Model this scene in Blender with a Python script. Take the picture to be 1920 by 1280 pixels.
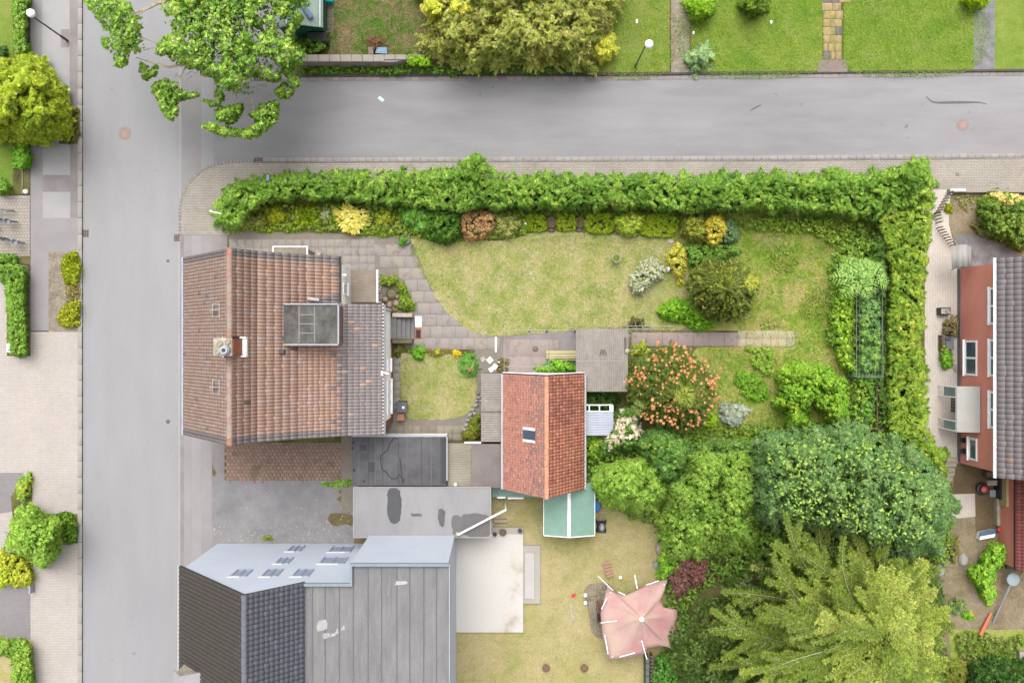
import bpy, bmesh, math, random
import numpy as np
from mathutils import Vector, Matrix

for o in list(bpy.data.objects):
    bpy.data.objects.remove(o, do_unlink=True)
SC = bpy.context.scene
COL = SC.collection
RS = np.random.RandomState(11)
random.seed(7)

# ------------------------------------------------------------------ camera, sky, sun, exposure
H = 60.0            # flying height of the camera
S = 0.033           # metres on the ground per photo pixel
VX, VY = 935.0, 640.0   # where the plumb line under the camera meets the picture
cam_d = bpy.data.cameras.new('camera')
cam_d.sensor_width = 36.0
cam_d.lens = 36.0 * H / (1920 * S)
cam_d.shift_x = (960 - VX) / 1920.0
cam_d.clip_start = 1.0
cam_d.clip_end = 2000.0
cam = bpy.data.objects.new('camera', cam_d)
cam.location = (0, 0, H)
COL.objects.link(cam)
SC.camera = cam

SUN_EL, SUN_ROT = math.radians(66), math.radians(350)   # veiled sun from the north-north-west
w = bpy.data.worlds.new('World'); SC.world = w; w.use_nodes = True
nt = w.node_tree
bg = nt.nodes['Background']
sky = nt.nodes.new('ShaderNodeTexSky'); sky.sky_type = 'NISHITA'; sky.sun_disc = False
sky.sun_elevation = SUN_EL; sky.sun_rotation = SUN_ROT
sky.dust_density = 6.0; sky.air_density = 1.0; sky.ozone_density = 1.0
hs = nt.nodes.new('ShaderNodeHueSaturation'); hs.inputs['Saturation'].default_value = 0.12
nt.links.new(sky.outputs[0], hs.inputs['Color']); nt.links.new(hs.outputs[0], bg.inputs['Color'])
bg.inputs['Strength'].default_value = 0.15
sd = bpy.data.lights.new('sun', 'SUN'); sd.energy = 0.7; sd.angle = math.radians(40); sd.color = (1.0, 0.95, 0.88)
sun = bpy.data.objects.new('sun', sd)
dv = Vector((math.sin(SUN_ROT) * math.cos(SUN_EL), math.cos(SUN_ROT) * math.cos(SUN_EL), math.sin(SUN_EL)))
sun.rotation_euler = dv.to_track_quat('Z', 'Y').to_euler()
sun.location = dv * 100
COL.objects.link(sun)
SC.view_settings.view_transform = 'Standard'
SC.view_settings.look = 'None'
SC.view_settings.gamma = 1.0
SC.view_settings.use_curve_mapping = False
SC.view_settings.exposure = 1.16
try:
    SC.cycles.max_bounces = 6; SC.cycles.diffuse_bounces = 3; SC.cycles.transmission_bounces = 3; SC.cycles.transparent_max_bounces = 6
except Exception:
    pass

# ------------------------------------------------------------------ helpers
def P(px, py, z=0.0):
    k = S * (1 - z / H)
    return ((px - VX) * k, (VY - py) * k, z)

def lin(c):
    return tuple(((v / 255.) / 12.92 if v / 255. <= .04045 else ((v / 255. + .055) / 1.055) ** 2.4) for v in c)

def g(r, gg=None, b=None, k=1.0):
    """colour as it would look on an sRGB swatch -> linear albedo scaled by k"""
    if gg is None: gg = b = r
    return tuple(v * k for v in lin((r, gg, b)))

MATS = {}
def newmat(name):
    m = bpy.data.materials.new(name); m.use_nodes = True
    MATS[name] = m
    return m, m.node_tree, m.node_tree.nodes['Principled BSDF']

def ramp(nt, fac, cols, lo=.35, hi=.65):
    r = nt.nodes.new('ShaderNodeValToRGB')
    el = r.color_ramp.elements
    while len(el) < len(cols): el.new(.5)
    for i, c in enumerate(cols):
        el[i].position = lo + (hi - lo) * i / max(1, len(cols) - 1)
        el[i].color = (*c, 1)
    nt.links.new(fac, r.inputs[0])
    return r.outputs[0]

def noise(nt, vec, scale, detail=4, rough=.6, dist=0.0):
    n = nt.nodes.new('ShaderNodeTexNoise')
    n.inputs['Scale'].default_value = scale; n.inputs['Detail'].default_value = detail
    n.inputs['Roughness'].default_value = rough; n.inputs['Distortion'].default_value = dist
    nt.links.new(vec, n.inputs['Vector'])
    return n.outputs['Fac']

def mixc(nt, fac, a, b, mode='MIX'):
    m = nt.nodes.new('ShaderNodeMix'); m.data_type = 'RGBA'; m.blend_type = mode
    for inp, v in ((m.inputs[0], fac), (m.inputs[6], a), (m.inputs[7], b)):
        if isinstance(v, (int, float)): inp.default_value = v
        elif isinstance(v, tuple): inp.default_value = (*v, 1)
        else: nt.links.new(v, inp)
    return m.outputs[2]

def mrange(nt, v, a, b, c, d):
    m = nt.nodes.new('ShaderNodeMapRange')
    nt.links.new(v, m.inputs[0])
    for i, x in enumerate((a, b, c, d)): m.inputs[i + 1].default_value = x
    return m.outputs[0]

def coords(nt, scale=(1, 1, 1), rot=0.0, world=True):
    if world:
        t = nt.nodes.new('ShaderNodeNewGeometry').outputs['Position']
    else:
        t = nt.nodes.new('ShaderNodeTexCoord').outputs['Object']
    mp = nt.nodes.new('ShaderNodeMapping')
    mp.inputs['Scale'].default_value = scale; mp.inputs['Rotation'].default_value = (0, 0, rot)
    nt.links.new(t, mp.inputs['Vector'])
    return mp.outputs[0]

def bumpit(nt, bs, h, strength, dist=.02):
    b = nt.nodes.new('ShaderNodeBump'); b.inputs['Strength'].default_value = strength; b.inputs['Distance'].default_value = dist
    nt.links.new(h, b.inputs['Height']); nt.links.new(b.outputs[0], bs.inputs['Normal'])

def pmat(name, cols, scale=.5, stretch=(1, 1, 1), fine=.12, fscale=12., rough=.85, bump=.2, lo=.35, hi=.65, spots=None, spec=.3, metal=0., cols2=None, scale2=3., rot=0.):
    """procedural: broad mottling between cols, fine grain, optional spots=(colour, scale, threshold)"""
    if name in MATS: return MATS[name]
    m, nt, bs = newmat(name)
    v = coords(nt, stretch, rot)
    c = ramp(nt, noise(nt, v, scale, 5), cols, lo, hi) if len(cols) > 1 else None
    if c is None:
        rgb = nt.nodes.new('ShaderNodeRGB'); rgb.outputs[0].default_value = (*cols[0], 1); c = rgb.outputs[0]
    if cols2:
        c = mixc(nt, .5, c, ramp(nt, noise(nt, v, scale2, 5, .65), cols2, lo, hi))
    v2 = coords(nt)
    f = mrange(nt, noise(nt, v2, fscale, 3, .7), .25, .75, 1 - fine, 1 + fine)
    fm = nt.nodes.new('ShaderNodeCombineColor')
    for i in range(3): nt.links.new(f, fm.inputs[i])
    c = mixc(nt, 1.0, c, fm.outputs[0], 'MULTIPLY')
    if spots:
        s = noise(nt, v2, spots[1], 2, .5)
        c = mixc(nt, mrange(nt, s, spots[2], spots[2] + .04, 0, 1), c, spots[0])
    nt.links.new(c, bs.inputs['Base Color'])
    bs.inputs['Roughness'].default_value = rough
    bs.inputs['Specular IOR Level'].default_value = spec
    bs.inputs['Metallic'].default_value = metal
    if bump: bumpit(nt, bs, noise(nt, v2, fscale, 3, .7), bump)
    return m

def amat(name, rough=.8, fine=.12, fscale=20., spec=.3, bump=.15, lich=None):
    """colour comes from the mesh's own colour attribute, grained"""
    m, nt, bs = newmat(name)
    at = nt.nodes.new('ShaderNodeAttribute'); at.attribute_name = 'Col'
    v2 = coords(nt)
    n = noise(nt, v2, fscale, 3, .7)
    f = mrange(nt, n, .25, .75, 1 - fine, 1 + fine)
    fm = nt.nodes.new('ShaderNodeCombineColor')
    for i in range(3): nt.links.new(f, fm.inputs[i])
    c = mixc(nt, 1.0, at.outputs['Color'], fm.outputs[0], 'MULTIPLY')
    if lich:
        c = mixc(nt, mrange(nt, noise(nt, v2, lich[1], 3, .6), lich[2], lich[2] + .06, 0, lich[3]), c, lich[0])
    nt.links.new(c, bs.inputs['Base Color'])
    bs.inputs['Roughness'].default_value = rough; bs.inputs['Specular IOR Level'].default_value = spec
    if bump: bumpit(nt, bs, n, bump)
    return m

def leafmat(name, transl=.22, rough=.55):
    m, nt, bs = newmat(name)
    at = nt.nodes.new('ShaderNodeAttribute'); at.attribute_name = 'Col'
    nt.links.new(at.outputs['Color'], bs.inputs['Base Color'])
    bs.inputs['Roughness'].default_value = rough; bs.inputs['Specular IOR Level'].default_value = .25
    tr = nt.nodes.new('ShaderNodeBsdfTranslucent')
    nt.links.new(mixc(nt, 1., at.outputs['Color'], (1.3, 1.4, .6), 'MULTIPLY'), tr.inputs['Color'])
    mx = nt.nodes.new('ShaderNodeMixShader'); mx.inputs[0].default_value = transl
    nt.links.new(bs.outputs[0], mx.inputs[1]); nt.links.new(tr.outputs[0], mx.inputs[2])
    nt.links.new(mx.outputs[0], nt.nodes['Material Output'].inputs['Surface'])
    return m

def brickmat(name, c1, c2, mortar, bw, bh, msize=.008, rot=0., vert=False, tint=None, bias=0., rough=.9, mott=.1):
    m, nt, bs = newmat(name)
    if vert:   # walls facing +-X: map (Y,Z)
        pos = nt.nodes.new('ShaderNodeNewGeometry').outputs['Position']
        sx = nt.nodes.new('ShaderNodeSeparateXYZ'); nt.links.new(pos, sx.inputs[0])
        ad = nt.nodes.new('ShaderNodeMath'); ad.operation = 'ADD'
        nt.links.new(sx.outputs[0], ad.inputs[0]); nt.links.new(sx.outputs[1], ad.inputs[1])
        cx = nt.nodes.new('ShaderNodeCombineXYZ'); nt.links.new(ad.outputs[0], cx.inputs[0]); nt.links.new(sx.outputs[2], cx.inputs[1])
        v = cx.outputs[0]
    else:
        v = coords(nt, (1, 1, 1), rot)
    b = nt.nodes.new('ShaderNodeTexBrick')
    nt.links.new(v, b.inputs['Vector'])
    b.inputs['Color1'].default_value = (*c1, 1); b.inputs['Color2'].default_value = (*c2, 1); b.inputs['Mortar'].default_value = (*mortar, 1)
    b.inputs['Scale'].default_value = 1.0; b.inputs['Mortar Size'].default_value = msize
    b.inputs['Brick Width'].default_value = bw; b.inputs['Row Height'].default_value = bh; b.inputs['Bias'].default_value = bias
    v2 = coords(nt)
    f = mrange(nt, noise(nt, v2, .6, 5, .65), .3, .7, 1 - mott, 1 + mott)
    fm = nt.nodes.new('ShaderNodeCombineColor')
    for i in range(3): nt.links.new(f, fm.inputs[i])
    c = mixc(nt, 1.0, b.outputs['Color'], fm.outputs[0], 'MULTIPLY')
    if tint: c = mixc(nt, mrange(nt, noise(nt, v2, tint[1], 4, .6), tint[2], tint[2] + .12, 0, tint[3]), c, tint[0])
    nt.links.new(c, bs.inputs['Base Color']); bs.inputs['Roughness'].default_value = rough; bs.inputs['Specular IOR Level'].default_value = .25
    inv = nt.nodes.new('ShaderNodeMath'); inv.operation = 'SUBTRACT'; inv.inputs[0].default_value = 1
    nt.links.new(b.outputs['Fac'], inv.inputs[1])
    bumpit(nt, bs, inv.outputs[0], .4, .01)
    return m

def plain(name, c, rough=.5, metal=0., fine=.05, spec=.4):
    if name in MATS: return MATS[name]
    return pmat(name, [tuple(x * .93 for x in c), tuple(min(1, x * 1.06) for x in c)], 2.5, fine=fine, rough=rough, bump=.05, metal=metal, spec=spec)

# ---- mesh building
ORG = {}
def link(name, me, parent=None, loc=(0, 0, 0)):
    o = bpy.data.objects.new(name, me)
    COL.objects.link(o)
    if parent is not None: o.parent = parent
    o.location = loc
    return o

def tag(o, label=None, cat=None, group=None, kind=None):
    if label: o['label'] = label
    if cat: o['category'] = cat
    if group: o['group'] = group
    if kind: o['kind'] = kind
    return o

def root(name, x, y, z=0., label=None, cat=None, group=None, rz=0.):
    o = bpy.data.objects.new(name, None); COL.objects.link(o)
    o.empty_display_size = .3
    o.location = (x, y, z); o.rotation_euler = (0, 0, rz)
    ORG[o.name] = (x, y, z)
    return tag(o, label, cat, group)

def org(o):
    while o is not None:
        if o.name in ORG: return ORG[o.name]
        o = o.parent
    return (0, 0, 0)

def np_mesh(name, V, F, C=None, smooth=False):
    """V (n,3), F (m,k) equal-sized faces, C (n,3) point colours"""
    V = np.asarray(V, np.float32); F = np.asarray(F, np.int32)
    me = bpy.data.meshes.new(name)
    k = F.shape[1]
    me.vertices.add(len(V)); me.vertices.foreach_set('co', V.ravel())
    me.loops.add(F.size); me.loops.foreach_set('vertex_index', F.ravel())
    me.polygons.add(len(F)); me.polygons.foreach_set('loop_start', np.arange(0, F.size, k, dtype=np.int32))
    if smooth: me.polygons.foreach_set('use_smooth', np.ones(len(F), bool))
    if C is not None:
        a = me.attributes.new('Col', 'FLOAT_COLOR', 'POINT')
        cc = np.ones((len(V), 4), np.float32); cc[:, :3] = C
        a.data.foreach_set('color', cc.ravel())
    me.update(calc_edges=True)
    return me

class MB:
    """collects solids in world metres; build() links them as ONE mesh object"""
    def __init__(s): s.v = []; s.f = []; s.c = []
    def add(s, vs, fs, col=None):
        b = len(s.v); s.v += [tuple(p) for p in vs]; s.f += [tuple(i + b for i in f) for f in fs]
        s.c += [col or (1, 1, 1)] * len(vs); return s
    def box(s, x0, x1, y0, y1, z0, z1, col=None):
        if x0 > x1: x0, x1 = x1, x0
        if y0 > y1: y0, y1 = y1, y0
        v = [(x0, y0, z0), (x1, y0, z0), (x1, y1, z0), (x0, y1, z0), (x0, y0, z1), (x1, y0, z1), (x1, y1, z1), (x0, y1, z1)]
        return s.add(v, [(0, 3, 2, 1), (4, 5, 6, 7), (0, 1, 5, 4), (1, 2, 6, 5), (2, 3, 7, 6), (3, 0, 4, 7)], col)
    def bbox(s, x0, x1, y0, y1, z0, z1, b=.02, col=None):
        """box with a bevelled top rim"""
        if x0 > x1: x0, x1 = x1, x0
        if y0 > y1: y0, y1 = y1, y0
        r = [[(x0, y0, z0), (x1, y0, z0), (x1, y1, z0), (x0, y1, z0)], [(x0, y0, z1 - b), (x1, y0, z1 - b), (x1, y1, z1 - b), (x0, y1, z1 - b)],
             [(x0 + b, y0 + b, z1), (x1 - b, y0 + b, z1), (x1 - b, y1 - b, z1), (x0 + b, y1 - b, z1)]]
        v = r[0] + r[1] + r[2]; f = [(3, 2, 1, 0), (8, 9, 10, 11)]
        for k in (0, 4):
            for i in range(4): j = (i + 1) % 4; f.append((k + i, k + j, k + 4 + j, k + 4 + i))
        return s.add(v, f, col)
    def prism(s, pts, z0, z1, col=None):
        """pts: xy list, counter-clockwise or not"""
        n = len(pts)
        a = sum(pts[i][0] * pts[(i + 1) % n][1] - pts[(i + 1) % n][0] * pts[i][1] for i in range(n))
        if a < 0: pts = pts[::-1]
        v = [(x, y, z0) for x, y in pts] + [(x, y, z1) for x, y in pts]
        f = [tuple(range(n))[::-1], tuple(range(n, 2 * n))] + [(i, (i + 1) % n, n + (i + 1) % n, n + i) for i in range(n)]
        return s.add(v, f, col)
    def extr(s, prof, y0, y1, col=None):
        """profile of (x,z) extruded along y"""
        n = len(prof)
        v = [(x, y0, z) for x, z in prof] + [(x, y1, z) for x, z in prof]
        f = [tuple(range(n)), tuple(range(n, 2 * n))[::-1]] + [(i, n + i, n + (i + 1) % n, (i + 1) % n) for i in range(n)]
        return s.add(v, f, col)
    def tube(s, pts, r, n=8, col=None, cap=True):
        pts = [Vector(p) for p in pts]
        rr = r if isinstance(r, (list, tuple)) else [r] * len(pts)
        vs = []; up = Vector((0, 0, 1))
        for i, p in enumerate(pts):
            d = (pts[min(i + 1, len(pts) - 1)] - pts[max(i - 1, 0)])
            d = d.normalized() if d.length > 1e-9 else up
            a = d.cross(up if abs(d.z) < .95 else Vector((1, 0, 0))).normalized(); b = d.cross(a)
            for k in range(n):
                t = 2 * math.pi * k / n
                vs.append(p + (a * math.cos(t) + b * math.sin(t)) * rr[i])
        fs = []
        for i in range(len(pts) - 1):
            for k in range(n):
                fs.append((i * n + k, i * n + (k + 1) % n, (i + 1) * n + (k + 1) % n, (i + 1) * n + k))
        if cap: fs += [tuple(range(n))[::-1], tuple(range((len(pts) - 1) * n, len(pts) * n))]
        return s.add(vs, fs, col)
    def lathe(s, cx, cy, prof, n=16, col=None, sx=1., sy=1.):
        vs = []; fs = []
        for r, z in prof:
            for k in range(n):
                t = 2 * math.pi * k / n
                vs.append((cx + r * sx * math.cos(t), cy + r * sy * math.sin(t), z))
        for i in range(len(prof) - 1):
            for k in range(n): fs.append((i * n + k, i * n + (k + 1) % n, (i + 1) * n + (k + 1) % n, (i + 1) * n + k))
        fs += [tuple(range(n))[::-1], tuple(range((len(prof) - 1) * n, len(prof) * n))]
        return s.add(vs, fs, col)
    def ring(s, c, R, r, axis='z', n=24, m=6, col=None):
        vs = []; fs = []
        for i in range(n):
            t = 2 * math.pi * i / n
            for j in range(m):
                q = 2 * math.pi * j / m
                a, b, h = (R + r * math.cos(q)) * math.cos(t), (R + r * math.cos(q)) * math.sin(t), r * math.sin(q)
                vs.append({'z': (c[0] + a, c[1] + b, c[2] + h), 'y': (c[0] + a, c[1] + h, c[2] + b), 'x': (c[0] + h, c[1] + a, c[2] + b)}[axis])
        for i in range(n):
            for j in range(m):
                fs.append((i * m + j, i * m + (j + 1) % m, ((i + 1) % n) * m + (j + 1) % m, ((i + 1) % n) * m + j))
        return s.add(vs, fs, col)
    def build(s, name, mat, parent=None, smooth=False, kind=None):
        o = org(parent) if parent is not None else (0, 0, 0)
        me = bpy.data.meshes.new(name)
        me.from_pydata([(x - o[0], y - o[1], z - o[2]) for x, y, z in s.v], [], s.f)
        a = me.attributes.new('Col', 'FLOAT_COLOR', 'POINT')
        a.data.foreach_set('color', [q for c in s.c for q in (*c, 1.0)])
        if smooth:
            for p in me.polygons: p.use_smooth = True
        me.materials.append(mat)
        ob = link(name, me, parent)
        if kind: ob['kind'] = kind
        return ob

def thing(name, mb, mat, label, cat, group=None, smooth=False):
    """a thing that is one mesh, origin at its base centre"""
    xs = [v[0] for v in mb.v]; ys = [v[1] for v in mb.v]; zs = [v[2] for v in mb.v]
    c = ((min(xs) + max(xs)) / 2, (min(ys) + max(ys)) / 2, min(zs))
    mb.v = [(x - c[0], y - c[1], z - c[2]) for x, y, z in mb.v]
    ob = mb.build(name, mat, None, smooth); ob.location = c
    return tag(ob, label, cat, group)

def smooth_poly(pts, step=12., wob=0., seed=0):
    """Catmull-Rom through closed pixel polygon, then ragged by wob pixels"""
    n = len(pts); out = []
    for i in range(n):
        p0, p1, p2, p3 = [np.array(pts[(i + k) % n], float) for k in (-1, 0, 1, 2)]
        m = max(1, int(np.linalg.norm(p2 - p1) / step))
        for k in range(m):
            t = k / m
            out.append(.5 * ((2 * p1) + (-p0 + p2) * t + (2 * p0 - 5 * p1 + 4 * p2 - p3) * t * t + (-p0 + 3 * p1 - 3 * p2 + p3) * t ** 3))
    if wob:
        r = np.random.RandomState(seed)
        out = [o + r.uniform(-wob, wob, 2) for o in out]
    return [(float(a), float(b)) for a, b in out]

def tri_fill(pts):
    from mathutils.geometry import tessellate_polygon
    return tessellate_polygon([[Vector((x, y, 0)) for x, y in pts]])

def sheet(name, px, z, mat, parent=None, kind='structure', thick=0., curved=False, wob=0., seed=1, step=12.):
    if curved: px = smooth_poly(px, step, wob, seed)
    pts = [P(x, y, z)[:2] for x, y in px]
    n = len(pts)
    ar = sum(pts[i][0] * pts[(i + 1) % n][1] - pts[(i + 1) % n][0] * pts[i][1] for i in range(n))
    if ar < 0: pts = pts[::-1]
    tris = tri_fill(pts)
    fs = []
    for t in tris:
        a, b, c = [pts[i] for i in t]
        cr = (b[0] - a[0]) * (c[1] - a[1]) - (b[1] - a[1]) * (c[0] - a[0])
        fs.append(tuple(t) if cr > 0 else tuple(t)[::-1])
    o = org(parent) if parent is not None else (0, 0, 0)
    vs = [(x, y, z) for x, y in pts]
    if thick:
        vs += [(x, y, z - thick) for x, y in pts]
        fs += [(i, n + i, n + (i + 1) % n, (i + 1) % n) for i in range(n)]
    me = bpy.data.meshes.new(name)
    me.from_pydata([(a - o[0], b - o[1], c - o[2]) for a, b, c in vs], [], fs)
    me.materials.append(mat)
    ob = link(name, me, parent)
    if kind and parent is None: ob['kind'] = kind
    return ob

def box_px(mb, x0, x1, y0, y1, z0, z1, col=None, bev=0., zp=None):
    """box given by the pixel rectangle of its top (seen at height zp or z1)"""
    a = P(x0, y0, z1 if zp is None else zp); b = P(x1, y1, z1 if zp is None else zp)
    return mb.bbox(a[0], b[0], a[1], b[1], z0, z1, bev, col) if bev else mb.box(a[0], b[0], a[1], b[1], z0, z1, col)

# ---- repeated pieces: shared meshes as single parts up to the cap, the rest as one joined part
def pieces(name, parent, protos, insts, mat, cap=300, rest=None, order=None):
    """protos: list of (V,F) numpy in local metres (F all quads); insts: list of (proto idx, colour idx, 4x4 in world); rest joined.
    protos carry palette: list of (V, F, [colours])"""
    o = np.array(org(parent) if parent is not None else (0, 0, 0), float)
    cache = {}
    idx = list(range(len(insts)))
    if order is not None: idx.sort(key=lambda i: -order[i])
    for i in idx[:cap]:
        pi, ci, M = insts[i]
        if (pi, ci) not in cache:
            V, F, pal = protos[pi]
            me = np_mesh(name, V, F, np.tile(pal[ci], (len(V), 1))); me.materials.append(mat); cache[(pi, ci)] = me
        ob = bpy.data.objects.new(name, cache[(pi, ci)]); COL.objects.link(ob)
        if parent is not None: ob.parent = parent
        M2 = Matrix(M.tolist()); M2.translation = Vector(M[:3, 3] - o)
        ob.matrix_basis = M2
        if parent is None: ob['kind'] = 'structure'
    left = idx[cap:]
    if left:
        VV = []; FF = []; CC = []; b = 0
        for i in left:
            pi, ci, M = insts[i]; V, F, pal = protos[pi]
            VV.append(V @ M[:3, :3].T + M[:3, 3] - o); FF.append(F + b); b += len(V)
            CC.append(np.tile(pal[ci], (len(V), 1)))
        me = np_mesh(rest or name + 's', np.vstack(VV), np.vstack(FF), np.vstack(CC)); me.materials.append(mat)
        ob = link(rest or name + 's', me, parent); ob['kind'] = 'stuff'

def boxproto(lx, ly, h, b, pal):
    m = MB().bbox(-lx / 2, lx / 2, -ly / 2, ly / 2, 0, h, b)
    return (np.array(m.v), np.array(m.f), pal)

def tr(x, y, z, rz=0., sx=1., sy=1., tilt=(0, 0)):
    M = Matrix.Translation((x, y, z)) @ Matrix.Rotation(rz, 4, 'Z') @ Matrix.Rotation(tilt[0], 4, 'X') @ Matrix.Rotation(tilt[1], 4, 'Y') @ Matrix.Diagonal((sx, sy, 1, 1))
    return np.array(M)

def vary(c, k=.1, n=6, seed=0):
    r = np.random.RandomState(seed)
    return [np.clip(np.array(c) * (1 + r.uniform(-k, k)) * (1 + r.uniform(-k * .25, k * .25, 3)), 0, 1) for _ in range(n)]

# ------------------------------------------------------------------ foliage
def inside(pts, poly):
    x, y = pts[:, 0], pts[:, 1]; c = np.zeros(len(pts), bool)
    n = len(poly); j = n - 1
    for i in range(n):
        xi, yi = poly[i]; xj, yj = poly[j]
        if yi != yj:
            c ^= ((yi > y) != (yj > y)) & (x < (xj - xi) * (y - yi) / (yj - yi) + xi)
        j = i
    return c

def edge_dist(pts, poly):
    d = np.full(len(pts), 1e9)
    n = len(poly)
    for i in range(n):
        a = np.array(poly[i]); b = np.array(poly[(i + 1) % n]); ab = b - a
        L = max(1e-9, ab @ ab)
        t = np.clip(((pts - a) @ ab) / L, 0, 1)
        q = a + t[:, None] * ab
        d = np.minimum(d, np.hypot(pts[:, 0] - q[:, 0], pts[:, 1] - q[:, 1]))
    return d

def rand_in(poly, n, rs):
    P_ = np.array(poly); lo = P_.min(0); hi = P_.max(0); out = []; k = 0
    while k < n:
        p = rs.uniform(lo, hi, (max(64, int(n * 1.6)), 2)); p = p[inside(p, poly)]
        out.append(p); k += len(p)
        if len(out) > 200: break
    return np.vstack(out)[:n]

def nrm(v): return v / np.maximum(1e-9, np.linalg.norm(v, axis=1))[:, None]

def leaf_geo(C, D, N, L, W, col, tri=True):
    """small leaves as slim triangles, large ones as folded rhombs; returns V,F,Cc"""
    D = nrm(D); N = nrm(N - (N * D).sum(1)[:, None] * D); Sd = np.cross(D, N)
    L = np.asarray(L)[:, None] if np.ndim(L) else L; W = np.asarray(W)[:, None] if np.ndim(W) else W
    if tri: V = np.stack([C - D * L * .4 + Sd * W * .62, C + D * L * .6, C - D * L * .4 - Sd * W * .62], 1)
    else: V = np.stack([C - D * L * .5, C + Sd * W * .5 - N * L * .06 - D * L * .05, C + D * L * .5, C - Sd * W * .5 - N * L * .06 - D * L * .05], 1)
    n = len(C); k = V.shape[1]
    return V.reshape(-1, 3), np.arange(k * n).reshape(n, k), np.repeat(col, k, axis=0)

def spray_geo(C, D, N, L, W, col, rs, k=3):
    """flat feathery spray: a spine of paired leaflets"""
    D = nrm(D); N = nrm(N - (N * D).sum(1)[:, None] * D); Sd = np.cross(D, N)
    Vs = []; Fs = []; Cs = []; b = 0
    L = np.asarray(L)[:, None]
    for i in range(k):
        t = (i / (k - 1) - .5) if k > 1 else 0.
        for sgn in (-1, 1):
            a = math.radians(38) * sgn
            d2 = D * math.cos(a) + Sd * math.sin(a) - N * .12
            c2 = C + D * L * t * .8 + d2 * L * (.30 - .14 * (i / max(1, k - 1)))
            V, F, Cc = leaf_geo(c2, d2, N, (L[:, 0] * (.62 - .25 * i / max(1, k - 1))), L[:, 0] * W, col * rs.uniform(.85, 1.12, (len(C), 1)))
            Vs.append(V); Fs.append(F + b); Cs.append(Cc); b += len(V)
    V, F, Cc = leaf_geo(C + D * L * .42, D, N, L[:, 0] * .42, L[:, 0] * W * 1.1, col * 1.08)
    Vs.append(V); Fs.append(F + b); Cs.append(Cc)
    return np.vstack(Vs), np.vstack(Fs), np.vstack(Cs)

def circ(cx, cy, rx, ry=None, n=14, wob=.12, seed=1):
    ry = ry or rx; r = np.random.RandomState(seed + int(cx * 7 + cy) % 9999)
    return [(cx + rx * (1 + r.uniform(-wob, wob)) * math.cos(2 * math.pi * i / n), cy + ry * (1 + r.uniform(-wob, wob)) * math.sin(2 * math.pi * i / n)) for i in range(n)]

def pick(pal, n, rs, w=None):
    pal = np.array(pal); i = rs.choice(len(pal), n, p=w)
    return pal[i]

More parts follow.
